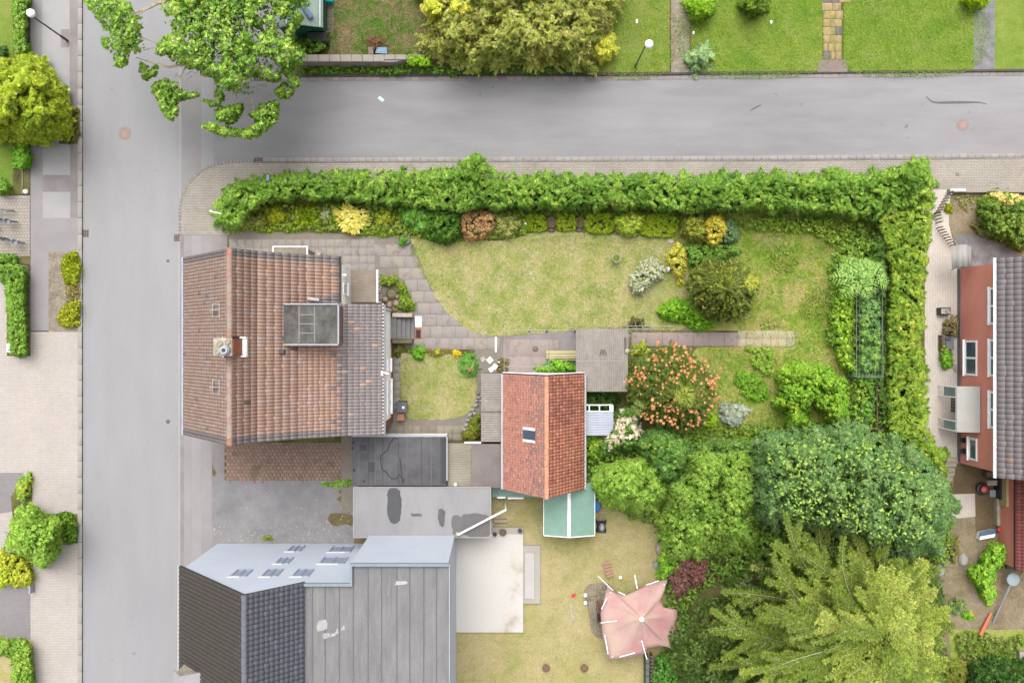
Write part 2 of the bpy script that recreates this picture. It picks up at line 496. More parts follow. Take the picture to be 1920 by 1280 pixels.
def canopy(name, parent, polys, z0, z1, n, size, pal, kind='leaf', lobe=20., amp=.5, edge=30., mat=None, seed=1, w=None,
           flat=False, jit=.2, aspect=.55, gap=0., lobevar=.5, out=0., wob=4., clump=0., stuff=False, k=3, updir=None, core=None, bun=None, gthr=-.1):
    rs = np.random.RandomState(seed)
    if isinstance(polys[0][0], (int, float)): polys = [polys]
    polys = [smooth_poly(p, 12., wob, seed + i) for i, p in enumerate(polys)]
    areas = []
    for p in polys:
        a = np.array(p); areas.append(abs(np.sum(a[:, 0] * np.roll(a[:, 1], -1) - np.roll(a[:, 0], -1) * a[:, 1])) / 2)
    tot = sum(areas)
    Vs = []; Fs = []; Cs = []; b = 0
    for p, ar in zip(polys, areas):
        m = max(30, int(n * ar / tot))
        nl = max(1, int(ar / (math.pi * lobe * lobe * .55)))
        cand = rand_in(p, nl * 6, rs); lob = []
        for c in cand:
            if len(lob) >= nl: break
            if all((c[0] - q[0]) ** 2 + (c[1] - q[1]) ** 2 > (lobe * .8) ** 2 for q in lob): lob.append(c)
        lob = np.array(lob); lr = lobe * rs.uniform(.85, 1.35, len(lob)); lh = rs.uniform(-lobevar, lobevar * .6, len(lob)) * amp
        lcol = rs.normal(0, 1, len(lob))
        q = rand_in(p, m, rs)
        # leaves gather in bunches (leaf) or elongated fronds (spray)
        bn = min(bun or (6.5 if kind == 'spray' else 2.7), lobe * .5)
        nc = max(4, int(ar / (bn * bn * (1.1 if kind == 'spray' else 2.2)))); cc = rand_in(p, nc, rs); nc = len(cc); bi = rs.randint(0, nc, m)
        bz = rs.normal(0, 1, nc) * min(.3, amp * .55 + .01); bc = rs.normal(0, 1, nc); ba = rs.uniform(0, 2 * math.pi, nc)
        if kind == 'spray':
            u_ = rs.uniform(-1, 1.3, m); jl = np.array([[0., 0.]])
            dcen = cc[:, None, :] - lob[None, :, :] if nc * len(lob) < 4e6 else None
            if dcen is not None:
                ni = (dcen ** 2).sum(2).argmin(1); dd = cc - lob[ni]; ba = np.arctan2(dd[:, 1], dd[:, 0]) + rs.normal(0, .7, nc)
            bd = np.stack([np.cos(ba), np.sin(ba)], 1)
            q = cc[bi] + bd[bi] * (u_ * bn * 1.1)[:, None] + rs.normal(0, bn * .22, (m, 2)) * (1.2 - .5 * u_)[:, None]
        elif kind != 'grass':
            q = cc[bi] + rs.normal(0, bn * .55, (m, 2)); bd = None; u_ = 0 * q[:, 0]
        else: bd = None; u_ = 0 * q[:, 0]; bz = bz * .4
        d = edge_dist(q, p) * np.where(inside(q, p), 1, 0)
        f = np.clip(d / edge, 0, 1); dome = 1 - (1 - f) ** 1.7
        sc = np.full(m, -1e9); li = np.zeros(m, int)
        for j in range(len(lob)):
            v = 1 - ((q[:, 0] - lob[j, 0]) ** 2 + (q[:, 1] - lob[j, 1]) ** 2) / lr[j] ** 2
            v = np.sign(v) * np.sqrt(np.abs(v)) * amp + lh[j]
            up = v > sc; sc[up] = v[up]; li[up] = j
        bump = np.clip(sc, -amp * 1.5, amp * 1.3)
        z = z0 + (z1 - z0) * dome + (bump - amp) * dome
        z = z + bz[bi] * np.clip(f * 2, .3, 1) - .05 * u_ ** 2
        dep = rs.exponential(jit * 1.2, m)
        low = rs.rand(m) < .12
        z = z - dep - np.where(low, rs.uniform(0, .6, m) * (z - z0), 0)
        if gap: 
            keep = ~((bump < amp * gthr) & (rs.rand(m) < gap))
        else: keep = np.ones(m, bool)
        pk = (bump < amp * .15) & (rs.rand(m) < .55); z = z - np.where(pk, rs.uniform(.15, 1, m) * np.minimum(1.1, (z - z0) * .6), 0)
        z = np.maximum(z, z0 * .98 - .02) + rs.uniform(0, .03, m)
        dl = (q - lob[li]) / lr[li][:, None]
        cen = np.array(p).mean(0)
        N = np.stack([dl[:, 0] * .5, -dl[:, 1] * .5, np.full(m, .85)], 1) + rs.normal(0, .6, (m, 3))
        # edge leans outward
        N[:, 2] = np.abs(N[:, 2])
        k_ = S * (1 - z / H)
        C = np.stack([(q[:, 0] - VX) * k_, (VY - q[:, 1]) * k_, z], 1)
        if kind == 'spray':
            D = np.stack([dl[:, 0], -dl[:, 1], -.25 * np.ones(m)], 1) + rs.normal(0, .35, (m, 3)) + 1e-3
        elif kind == 'grass':
            D = np.stack([rs.normal(0, .5, m), rs.normal(0, .5, m), np.ones(m) * .8], 1); N = rs.normal(0, 1, (m, 3))
        else:
            D = rs.normal(0, 1, (m, 3)); D[:, 2] *= .35
            D += np.stack([dl[:, 0], -dl[:, 1], 0 * z], 1) * .8
        if kind == 'spray': D[:, 0] += bd[bi][:, 0] * .9; D[:, 1] -= bd[bi][:, 1] * .9
        if updir is not None: D = D + np.array(updir)
        ci = np.clip((lcol[li] * .3 + bc[bi] * .4 + rs.normal(0, .45, m) + 1.5) / 3, 0, .999)
        pl = np.array(pal)
        if w is not None:
            cw = np.cumsum(np.array(w) / sum(w)); ii = np.searchsorted(cw, ci); col = pl[np.clip(ii, 0, len(pl) - 1)]
        else:
            t = ci * (len(pl) - 1); i0 = t.astype(int); fr = (t - i0)[:, None]; col = pl[i0] * (1 - fr) + pl[np.minimum(i0 + 1, len(pl) - 1)] * fr
        col = col * rs.uniform(.7, 1.25, (m, 1))
        C, D, N, col = C[keep], D[keep], N[keep], col[keep]
        L = size * rs.uniform(.65, 1.3, len(C))
        if kind == 'spray': V, F, Cc = spray_geo(C, D, N, L, aspect * .34, col, rs, k)
        else: V, F, Cc = leaf_geo(C, D, N, L, L * aspect, col, tri=size < .26)
        Vs.append(V); Fs.append(F + b); Cs.append(Cc); b += len(V)
    o = np.array(org(parent) if parent is not None else (0, 0, 0))
    V = np.vstack(Vs) - o
    me = np_mesh(name, V, np.vstack(Fs), np.vstack(Cs)); me.materials.append(mat or MATS['leaf'])
    ob = link(name, me, parent)
    if stuff: ob['kind'] = 'stuff'
    return ob

def vnoise(q, cell, seed):
    r = np.random.RandomState(seed).rand(256, 256); u = q / cell; i = np.floor(u).astype(int); f = u - i; f = f * f * (3 - 2 * f)
    a = lambda dx, dy: r[(i[:, 0] + dx) % 256, (i[:, 1] + dy) % 256]
    return (a(0, 0) * (1 - f[:, 0]) + a(1, 0) * f[:, 0]) * (1 - f[:, 1]) + (a(0, 1) * (1 - f[:, 0]) + a(1, 1) * f[:, 0]) * f[:, 1]

def trunk(parent, x, y, h, r, spread=1.2, nl=5, seed=0, name='trunk', mat=None, z0=.1):
    rs = random.Random(seed); mb = MB()
    mb.tube([(x, y, z0 - .05), (x + .03, y, z0 + h * .3), (x, y + .04, z0 + h * .6), (x, y, z0 + h)], [r * 1.25, r, r * .8, r * .35], 8)
    for i in range(nl):
        a = 2 * math.pi * i / nl + rs.uniform(-.4, .4); s = spread * rs.uniform(.6, 1.)
        hz = z0 + h * rs.uniform(.35, .6)
        mb.tube([(x, y, hz), (x + math.cos(a) * s * .5, y + math.sin(a) * s * .5, hz + h * .22), (x + math.cos(a) * s, y + math.sin(a) * s, hz + h * .34)], [r * .5, r * .33, r * .14], 6)
    return mb.build(name, mat or MATS['bark'], parent)

def shrub(name, px, py, label, cat, polys, z0, z1, n, size, pal, group=None, stem=True, **kw):
    """a plant: root at its foot, crown from its outline, stems below"""
    x, y, _ = P(px, py, z0)
    r = root(name, x, y, z0 if z0 < 1 else .1, label, cat, group)
    hgt = max(.1, (z0 + z1) / 2 - .1)
    sp = max(.1, min(2.5, hgt * .5))
    if stem: trunk(r, x, y, hgt, max(.015, hgt * .03), sp, 5, int(px), name='trunk' if z1 > 2.5 else 'stem', z0=z0 if z0 < 1 else .1)
    canopy('crown' if z1 > 2.5 else 'foliage', r, polys, max(z0, .12), z1, n, size, pal, seed=int(px * 3 + py) % 99999, **kw)
    return r

# ------------------------------------------------------------------ materials
LEAF = leafmat('leaf')
MATS['leaf'] = LEAF
BARK = pmat('bark', [g(70, 58, 48), g(110, 95, 80)], 6, fine=.25, rough=.95)
MATS['bark'] = BARK
TWIG = pmat('pale_twig', [g(130, 118, 100), g(165, 152, 132)], 6, fine=.2, rough=.95)
K = .42      # swatch colours below are written as they look in daylight and scaled to albedo
SOIL = pmat('soil_and_moss', [g(72, 60, 44, .8), g(96, 100, 50, .7), g(110, 92, 70, .8)], .7, fine=.35, fscale=9, rough=1, bump=.5)
ASPH = pmat('worn_asphalt', [g(172, 172, 175, K), g(186, 185, 187, K)], .12, (1, .25, 1), fine=.1, fscale=14, rough=.9, bump=.1, cols2=[g(178, 176, 178, K), g(190, 189, 191, K)], scale2=.9, spots=(g(160, 157, 158, K), 2.2, .73))
ASPH2 = pmat('side_street_asphalt', [g(150, 148, 152, K), g(172, 170, 173, K), g(188, 187, 189, K)], .13, (.35, 1.6, 1), fine=.1, fscale=14, rough=.9, bump=.1, cols2=[g(164, 161, 164, K), g(182, 180, 182, K)], scale2=.8, spots=(g(146, 143, 144, K), 2.0, .73))
PAV_A = pmat('pavement_asphalt', [g(172, 168, 170, K), g(186, 181, 181, K)], .4, fine=.07, fscale=25, rough=.95)
PAV_P = pmat('pavement_asphalt_pinkish', [g(158, 150, 152, K), g(180, 170, 170, K)], .7, fine=.08, fscale=25, rough=.95)
PAV_L = pmat('pale_concrete_panel', [g(190, 189, 190, K), g(200, 198, 198, K)], .6, fine=.05, fscale=25, rough=.95)
KERB = amat('kerb_concrete', .9, .1, 14)
SLABM = amat('slab_concrete', .9, .12, 10, lich=(g(140, 138, 120, K), 2.5, .58, .5))
PAVER = brickmat('beige_pavers', g(214, 205, 197, .49), g(205, 195, 188, .49), g(168, 158, 151, .48), .2, .1, .008, rot=0, mott=.05)
PAVER2 = brickmat('grey_parking_pavers', g(172, 166, 168, K), g(164, 158, 160, K), g(148, 142, 144, K), .2, .1, .006, mott=.04)
PAVER3 = brickmat('buff_bike_pavers', g(206, 196, 184, K), g(196, 184, 172, K), g(150, 142, 132, K), .2, .2, .012, mott=.05)
PAVER4 = brickmat('old_footpath_pavers', g(202, 193, 182, .48), g(188, 179, 168, .48), g(146, 138, 128, .46), .2, .1, .014, mott=.12, tint=(g(120, 128, 84, K), .8, .62, .4))
PAVER5 = brickmat('driveway_pavers', g(222, 212, 202, .6), g(212, 202, 191, .6), g(186, 175, 164, .55), .2, .1, .010, rot=math.pi / 2, mott=.07)
HEXM = amat('hexagonal_concrete', .9, .15, 8, lich=(g(120, 116, 72, K), 1.1, .55, .45))
LAWN = pmat('mown_lawn', [g(144, 166, 76, .46), g(172, 182, 98, .46), g(196, 192, 126, .46), g(208, 198, 148, .46)], .75, fine=.26, fscale=8, rough=1, bump=.6, lo=.38, hi=.60, cols2=[g(160, 174, 92, K), g(192, 188, 126, K), g(212, 200, 160, K)], scale2=3.2)
LAWN2 = pmat('wild_lawn', [g(116, 154, 48, .5), g(156, 178, 70, .5), g(192, 186, 110, .5), g(206, 182, 140, .5)], .5, fine=.3, fscale=6, rough=1, bump=.8, lo=.34, hi=.68, cols2=[g(116, 154, 50, .5), g(162, 174, 80, .5), g(200, 178, 138, .5)], scale2=2.2)
LAWN3 = pmat('lush_lawn', [g(118, 150, 54, K), g(138, 164, 62, K), g(160, 174, 84, K), g(182, 180, 112, K)], .6, fine=.2, fscale=8, rough=1, bump=.6, lo=.36, hi=.7, cols2=[g(120, 154, 50, K), g(160, 178, 78, K)], scale2=2.8)
LAWN4 = pmat('straw_lawn', [g(158, 160, 88, .52), g(190, 180, 126, .48), g(204, 188, 144, .48)], .3, fine=.15, fscale=7, rough=1, bump=.5, lo=.36, hi=.62, cols2=[g(176, 172, 108, .52), g(208, 190, 148, .52)], scale2=1.6)
LAWN5 = pmat('patchy_garden_grass', [g(84, 140, 40, K), g(118, 142, 60, K), g(150, 130, 96, K), g(172, 152, 122, K)], .55, fine=.3, fscale=6, rough=1, bump=.8, lo=.38, hi=.64, cols2=[g(84, 140, 40, K), g(158, 140, 106, K)], scale2=2.2)
GRAVEL = pmat('gravel', [g(150, 138, 122, K), g(182, 170, 152, K)], 2, fine=.3, fscale=14, rough=1, bump=.8, spots=(g(208, 200, 188, K), 9, .62))
GRAVEL2 = pmat('grey_gravel', [g(138, 136, 138, K), g(168, 166, 168, K)], 2, fine=.3, fscale=14, rough=1, bump=.8)
DIRT = pmat('bare_earth', [g(130, 112, 90, .5), g(162, 144, 120, .5), g(178, 164, 148, .5)], .6, fine=.3, fscale=7, rough=1, bump=.8, cols2=[g(126, 124, 76, .5), g(164, 144, 120, .5)], scale2=1.8)
MUD = pmat('brown_earth', [g(122, 104, 80, K), g(142, 122, 92, K)], .8, fine=.2, fscale=7, rough=1, bump=.5)
SCREED = pmat('pale_screed', [g(206, 192, 174, .46), g(228, 221, 212, .49), g(231, 226, 220, .5)], .35, fine=.05, fscale=8, rough=.9, bump=.1, lo=.3, hi=.48)
YARD = pmat('patched_yard_asphalt', [g(146, 144, 146, K), g(176, 174, 176, K)], .35, fine=.12, fscale=20, rough=.9, bump=.2, cols2=[g(150, 148, 150, K), g(178, 176, 177, K)], scale2=1.3, spots=(g(200, 194, 186, K), 5.5, .7))
BITU = pmat('bitumen_felt_dark', [g(100, 99, 102, K), g(122, 121, 123, K)], .5, fine=.12, fscale=20, rough=.85, bump=.2, cols2=[g(88, 87, 91, K), g(118, 117, 120, K)], scale2=1.6)
BITU2 = pmat('bitumen_felt_grey', [g(152, 152, 154, .5), g(174, 173, 174, .5)], .35, (1, .4, 1), fine=.08, fscale=16, rough=.85, bump=.15, cols2=[g(154, 152, 154, .5), g(176, 173, 173, .5)], scale2=1.2)
BITU4 = pmat('bitumen_felt_weathered', [g(138, 138, 140, .42), g(160, 159, 160, .42)], .35, (1.6, .3, 1), fine=.1, fscale=12, rough=.9, bump=.15, cols2=[g(134, 132, 134, .42), g(166, 164, 164, .42)], scale2=1.5)
BITU3 = pmat('weathered_dormer_felt', [g(86, 80, 80, K), g(110, 108, 106, K), g(140, 140, 134, K)], 1.2, fine=.25, fscale=10, rough=.9, bump=.2, cols2=[g(84, 76, 76, K), g(126, 126, 120, K)], scale2=3)
WHITE = plain('white_render', g(244, 240, 236, .85), .8)
WHITEP = plain('white_paint', g(242, 242, 244, .8), .5)
CREAMP = pmat('cream_mortar', [g(196, 184, 164, K), g(226, 216, 198, K)], 3, fine=.15, rough=.9)
BLUEW = pmat('pale_blue_render', [g(198, 207, 221, .66), g(206, 213, 227, .66)], .4, fine=.04, fscale=10, rough=.8, bump=.05)
BLUET = plain('blue_grey_trim', g(164, 180, 196, .38), .6)
ZINC = plain('zinc', g(176, 180, 190, .55), .45, .3)
DARK = plain('dark_metal', g(60, 62, 68, .6), .5)
BLACK = plain('black_plastic', g(40, 42, 48, .7), .5)
GLASS = plain('window_glass', g(84, 96, 112, .6), .12, 0, .03, .7)
REDW = pmat('red_painted_brick', [g(208, 132, 116, .8), g(216, 144, 130, .8)], .5, fine=.06, fscale=8, rough=.9)
TILEM = amat('clay_tile', .85, .16, 16, bump=.2, lich=(g(206, 194, 164, .5), 4.5, .61, .5))
TILEO = amat('orange_tile', .85, .14, 14, bump=.2, lich=(g(160, 120, 108, .6), 3.4, .54, .35))
TILED = amat('dark_tile', .7, .1, 16, bump=.1)
CORR = pmat('fibre_cement', [g(160, 152, 144, .5), g(184, 175, 166, .5)], .8, fine=.12, fscale=14, rough=.95, bump=.1, cols2=[g(150, 140, 134, .5), g(184, 176, 168, .5)], scale2=3)
CORR2 = pmat('beige_corrugated', [g(172, 164, 144, K), g(190, 182, 162, K)], .8, fine=.08, fscale=14, rough=.8)
CORR3 = plain('clear_corrugated', g(200, 206, 222, .5), .35)
CORR4 = pmat('porch_corrugated', [g(160, 148, 130, K), g(182, 168, 150, K)], .8, fine=.1, fscale=14, rough=.8)
GREENR = plain('green_tent_sheet', g(150, 190, 172, K * 1.1), .55)
GREENH = pmat('greenhouse_sheet', [g(140, 168, 156, K), g(170, 188, 178, K)], .8, fine=.08, rough=.4)
WOODY = pmat('pale_yellow_paint', [g(214, 200, 148, K * 1.05), g(228, 216, 168, K * 1.05)], 2, fine=.06, rough=.7)
WOODB = pmat('grey_timber', [g(120, 104, 84, K), g(156, 138, 112, K)], 3, fine=.2, rough=.9)
STEEL = plain('galvanised_tube', g(176, 172, 164, .5), .5, .3)
STONE = amat('field_stone', .9, .15, 8)
GREYST = pmat('grey_step_concrete', [g(140, 140, 140, K), g(160, 158, 156, K)], 1.5, fine=.08, rough=.9)
IRON = plain('cast_iron_rust', g(186, 160, 150, K), .7)
IROND = plain('drain_shadow', g(70, 52, 46, .5), .9)
PINKC = pmat('faded_pink_canvas', [g(204, 152, 150, .5), g(212, 172, 164, .5), g(216, 188, 170, .5)], .7, fine=.06, rough=.8, bump=.05)
ORANGE = plain('orange_plastic', g(232, 120, 80, .6), .5)
BLUE = plain('blue_plastic', g(20, 110, 190, .7), .5)
REDP = plain('red_plastic', g(215, 50, 60, .7), .5)
BROWN = plain('brown_plastic', g(150, 104, 86, .5), .7)
TERRA = plain('terracotta', g(200, 126, 96, K), .85)
CAPM = amat('coping_concrete', .9, .15, 8)
TAN = pmat('pale_flagstone', [g(190, 178, 156, K), g(206, 194, 172, K)], 1, fine=.12, rough=.95)

# ------------------------------------------------------------------ ground
mb = MB(); mb.v = [(-320, -320, -.06), (320, -320, -.06), (320, 320, -.06), (-320, 320, -.06)]; mb.f = [(0, 1, 2, 3)]; mb.c = [(1, 1, 1)] * 4
gr = mb.build('ground', pmat('ground_grass', [g(110, 135, 60, K), g(140, 150, 80, K), g(150, 140, 100, K)], .12, fine=.25, fscale=5, rough=1, bump=.4)); gr['kind'] = 'structure'
sheet('main_road', [(155.5, -3000), (337, -3000), (337, 4200), (155.5, 4200)], 0, ASPH)
sheet('side_road', [(337, -600), (570, -600), (570, 145.5), (1100, 143), (1920, 136), (4200, 118), (4200, 279), (1920, 293), (1440, 297), (480, 300), (425, 303), (395, 310), (372, 324), (355, 341), (343, 364), (338, 390), (337, 390)], 0, ASPH2)
sheet('road_patch', [(341, 120), (377, 120), (377, 322), (358, 337), (345, 360), (341, 372)], .004, PAV_A)
sheet('road_patch', [(377.5, 130), (400, 130), (400, 308), (390, 312), (377.5, 320)], .004, ASPH)
sheet('gutter_strip', [(336, 128), (340, 128), (340, 385), (336, 385)], .008, PAV_L)
# pavement on the west side of the main road
sheet('west_pavement', [(57, -600), (147, -600), (147, 620), (57, 620)], .10, PAV_A)
for a, b, m in (((79, -20, 130.5, 275), PAV_L, 0), ((131, -20, 147, 275), PAV_P, 0), ((80, 275, 131.5, 328), PAV_L, 0), ((80, 328.6, 131.5, 359.5), PAV_P, 0), ((80, 360, 131.5, 409), PAV_L, 0), ((132, 275, 147, 408), PAV_P, 0), ((114, 55, 130, 89), PAV_P, 1)):
    x0, y0, x1, y1 = a
    sheet('pavement_panel', [(x0, y0), (x1, y0), (x1, y1), (x0, y1)], .104 + .004 * m, b)
sheet('verge', [(91, 472), (147, 472), (147, 622), (91, 622)], .106, GRAVEL)
sheet('verge', [(118, 240), (147, 200), (147, 270), (110, 270)], .108, SOIL)
sheet('paved_forecourt', [(-500, 622), (147.5, 622), (147.5, 4200), (-500, 4200)], .10, PAVER)
sheet('cycle_stand_paving', [(-300, 366), (56, 366), (56, 480), (-300, 480)], .104, PAVER3)
sheet('parking_bay', [(-500, 886), (44, 886), (46, 955), (-500, 1036)], .106, PAVER2)
sheet('parking_bay', [(-500, 1096), (57, 1096), (57, 1198), (-500, 1198)], .106, PAVER2)
sheet('courtyard', [(-300, 500), (13, 500), (13, 640), (-300, 640)], .104, PAVER)
sheet('lawn', [(-400, -600), (24, -600), (24, 364), (-400, 364)], .12, LAWN3)
sheet('bed', [(24, -600), (56, -600), (56, 364), (24, 364)], .118, SOIL)
sheet('bed', [(-300, 480), (57, 480), (57, 500), (-300, 500)], .118, SOIL)
sheet('bed', [(13, 499), (57, 499), (57, 667), (13, 667)], .122, SOIL)
sheet('lawn', [(-300, 1199), (62, 1199), (62, 1700), (-300, 1700)], .12, LAWN4)
sheet('bed', [(20, 930), (60, 884), (62, 1095), (-200, 1095), (-200, 1040), (30, 1035)], .114, SOIL)
sheet('bed', [(92, 963), (149, 963), (149, 1018), (100, 1018)], .114, SOIL)
# pavement east side, footpath round the corner, driveway
sheet('corner_footpath', [(338.5, 440), (338.5, 392), (344, 366), (356, 343), (373, 326), (396, 312.5), (426, 305), (480, 304), (1440, 301), (1920, 297), (4200, 284), (4200, 357), (1700, 357), (1700, 440)], .10, PAVER4)
sheet('driveway', [(1700, 354), (1782, 356), (1779, 420), (1792, 470), (1800, 500), (1800, 880), (1770, 905), (1700, 905)], .108, PAVER5)
sheet('pavement', [(338, 440), (426, 440), (426, 468), (470, 470), (470, 830), (421, 830), (421, 905), (400, 905), (400, 4200), (338, 4200)], .10, PAV_P)
for x0, x1, m in ((345, 358.5, PAV_A), (359, 378, pmat('pavement_asphalt_light', [g(180, 176, 177, K), g(190, 186, 186, K)], .5, fine=.07, fscale=25, rough=.95)), (378.6, 397, PAV_A)):
    sheet('pavement_panel', [(x0, 441), (x1, 441), (x1, 2600), (x0, 2600)], .104, m)
sheet('gutter_strip', [(333, 440), (338, 440), (338, 1300), (331, 1300), (335, 1000)], .008, PAV_L)
sheet('yard', [(400, 900), (700, 900), (700, 1100), (400, 1100)], .108, YARD)
sheet('yard_base', [(421, 800), (665, 800), (665, 905), (421, 905)], .08, SOIL)
# private gardens
sheet('garden_soil', [(426, 345), (1734, 345), (1734, 380), (1734, 880), (1760, 905), (1770, 2600), (664, 2600), (664, 830), (426, 830)], .11, SOIL)
sheet('patio_base', [(429, 431), (640, 434), (770, 446), (900, 600), (1180, 612), (1400, 620), (1400, 650), (1180, 655), (1090, 720), (1090, 960), (640, 960), (640, 560), (429, 560)], .116, plain('joint_sand', g(160, 150, 138, K), 1.))
sheet('lawn', [(770, 448), (790, 447), (860, 452), (950, 450), (1000, 436), (1100, 436), (1180, 442), (1270, 448), (1290, 520), (1290, 612), (1185, 612), (1080, 620), (1000, 626), (930, 629), (895, 624), (860, 606), (830, 575), (808, 540), (795, 505), (782, 475)], .152, LAWN, curved=True, wob=2.2, step=5)
sheet('lawn', [(1280, 400), (1640, 400), (1660, 800), (1500, 850), (1300, 850), (1300, 660), (1380, 645), (1290, 612), (1270, 520)], .148, LAWN2, curved=True, wob=2, step=14)
sheet('lawn', [(752, 668), (770, 664), (850, 665), (884, 690), (892, 710), (892, 745), (880, 770), (860, 782), (820, 786), (770, 785), (754, 770), (752, 720)], .152, LAWN, curved=True, wob=2.0, step=5)
sheet('bed', [(432, 382), (780, 382), (1280, 395), (1280, 446), (1180, 440), (1100, 433), (1000, 433), (950, 448), (860, 450), (780, 444), (700, 440), (432, 432)], .14, SOIL)
sheet('path', [(945, 624), (1180, 618), (1180, 650), (1090, 720), (940, 710)], .126, PAV_P)
sheet('path_base', [(1180, 620), (1386, 620), (1388, 650), (1180, 652)], .158, SOIL)
sheet('bed', [(742, 652), (890, 655), (890, 668), (742, 668)], .14, SOIL)
# south garden
sheet('lawn', [(840, 915), (1260, 915), (1240, 2600), (840, 2600)], .13, LAWN4)
sheet('gravel_patch', [(1096, 1104), (1118, 1092), (1150, 1100), (1145, 1190), (1112, 1190), (1104, 1150)], .136, GRAVEL, curved=True)
# north gardens
sheet('garden_soil', [(545, -600), (1257, -600), (1257, 138), (1100, 140), (545, 141)], .10, SOIL)
sheet('lawn', [(600, -600), (1256, -600), (1256, 132), (1150, 134), (830, 106), (600, 106)], .12, LAWN5)
sheet('lawn', [(1140, -600), (1254, -600), (1256, 135), (1100, 137)], .13, LAWN3)
sheet('gravel_path', [(1256, -600), (1295, -600), (1294, 135), (1258, 137)], .134, GRAVEL)
sheet('lawn', [(1295, -600), (1545, -600), (1542, 133), (1295, 135)], .13, LAWN3)
sheet('lawn', [(1582, -600), (1830, -600), (1827, 131), (1582, 133)], .13, LAWN3)
sheet('gravel_path', [(1829, -600), (1868, -600), (1865, 130), (1826, 131)], .134, GRAVEL2)
sheet('lawn', [(1867, -600), (3000, -600), (3000, 122), (1864, 130)], .13, LAWN3)
sheet('garden_edging', [(560, 139), (1100, 137.5), (1920, 129.5), (3000, 116), (3000, 121), (1920, 133.5), (1100, 141.5), (560, 143.5)], .14, plain('edging_dark', g(96, 90, 86, K), .9), thick=.14)
# east plot
sheet('garden_soil', [(1782, 358), (3000, 358), (3000, 500), (1800, 500), (1792, 462), (1779, 420)], .114, DIRT)
sheet('gravel_patch', [(1790, 440), (1840, 438), (1910, 476), (1910, 500), (1800, 500)], .12, GRAVEL2)
sheet('garden_soil', [(1760, 895), (1800, 868), (3000, 868), (3000, 2600), (1765, 2600)], .104, DIRT)
sheet('earth_patch', [(1792, 868), (1880, 868), (1880, 1000), (1830, 1000), (1825, 925), (1785, 925)], .112, MUD)
sheet('terrace', [(1770, 927), (1828, 925), (1829, 968), (1785, 972), (1770, 972)], .118, PAVER5)
sheet('lawn', [(1780, 1180), (1920, 1180), (3000, 1180), (3000, 2600), (1780, 2600)], .116, LAWN2, curved=False)

# hexagonal drive, stone by stone joined
pal = vary(g(178, 150, 136, K), .12, 8, 3)
hp = .25; hx0, hy0, _ = P(424, 826, .1); hx1, hy1, _ = P(658, 903, .1)
hm = MB(); r_ = random.Random(4)
j = 0; yy = hy1
while yy < hy0 + hp:
    xx = hx0 + (hp * .5 if j % 2 else 0)
    while xx < hx1:
        z = .104 + r_.uniform(0, .006); R = hp * .545
        ring = [(xx + R * math.sin(math.pi / 3 * i), yy + R * math.cos(math.pi / 3 * i)) for i in range(6)]
        ri = [(xx + R * .86 * math.sin(math.pi / 3 * i), yy + R * .86 * math.cos(math.pi / 3 * i)) for i in range(6)]
        vs = [(a, b, z - .02) for a, b in ring] + [(a, b, z) for a, b in ri]
        hm.add(vs, [tuple(range(6, 12))[::-1]] + [(i, i + 6, (i + 1) % 6 + 6, (i + 1) % 6) for i in range(6)], tuple(r_.choice(pal)))
        xx += hp
    yy += hp * .866; j += 1
hexo = hm.build('hexagonal_pavers', HEXM); hexo['kind'] = 'stuff'; hexo['label'] = 'brown grey hexagonal pavers covering the drive south of the tiled house'

# kerbs, gutters and slabs as single stones
pal = vary(g(196, 188, 182, K), .07, 6, 5)
def run(name, pts, w_, l_, h, z, pal, mat, gap=.012, seed=0, cap=300, b=.01, jit=.0):
    """stones laid end to end along a pixel polyline; w_ across, l_ along (metres)"""
    q = [Vector(P(x, y, z)) for x, y in pts]; ins = []; r = random.Random(seed); left = 0.; pr = [boxproto(l_ - gap, w_, h, b, pal)]
    for a, c in zip(q[:-1], q[1:]):
        L = (c - a).length; d = (c - a) / L; s = left + l_ / 2
        while s < L + l_ * .2:
            p = a + d * s
            ins.append((0, r.randrange(len(pal)), tr(p.x, p.y, z + r.uniform(-.002, .003), math.atan2(d.y, d.x) + r.uniform(-1, 1) * jit))); s += l_
        left = s - L - l_ / 2
    pieces(name, None, pr, ins, mat, cap=cap)
run('kerb_stone', [(151, -15), (151, 1300)], .26, 1.0, .13, 0, pal, KERB, .02, 1)
run('gutter_slab', [(474, 147), (1100, 147.5), (1440, 143), (1930, 137.5)], .28, .49, .02, 0, vary(g(178, 170, 166, K), .1, 6, 8), KERB, .025, 2, b=.005)
run('gutter_slab', [(492, 300), (1440, 296), (1925, 291)], .25, .49, .02, 0, vary(g(190, 182, 178, K), .06, 6, 9), KERB, .02, 3, b=.005)
run('kerb_stone', [(338.5, 440), (338, 395), (341, 376), (347, 358), (357, 342), (370, 328), (386, 317), (404, 309), (425, 304.5), (474, 302.5)], .16, .22, .12, .0, vary(g(186, 178, 168, K), .12, 6, 10), KERB, .03, 4)
run('kerb_stone', [(474, 305), (1440, 302), (1925, 296.5)], .09, 1.0, .115, 0, vary(g(156, 150, 146, K), .1, 5, 12), KERB, .02, 5)

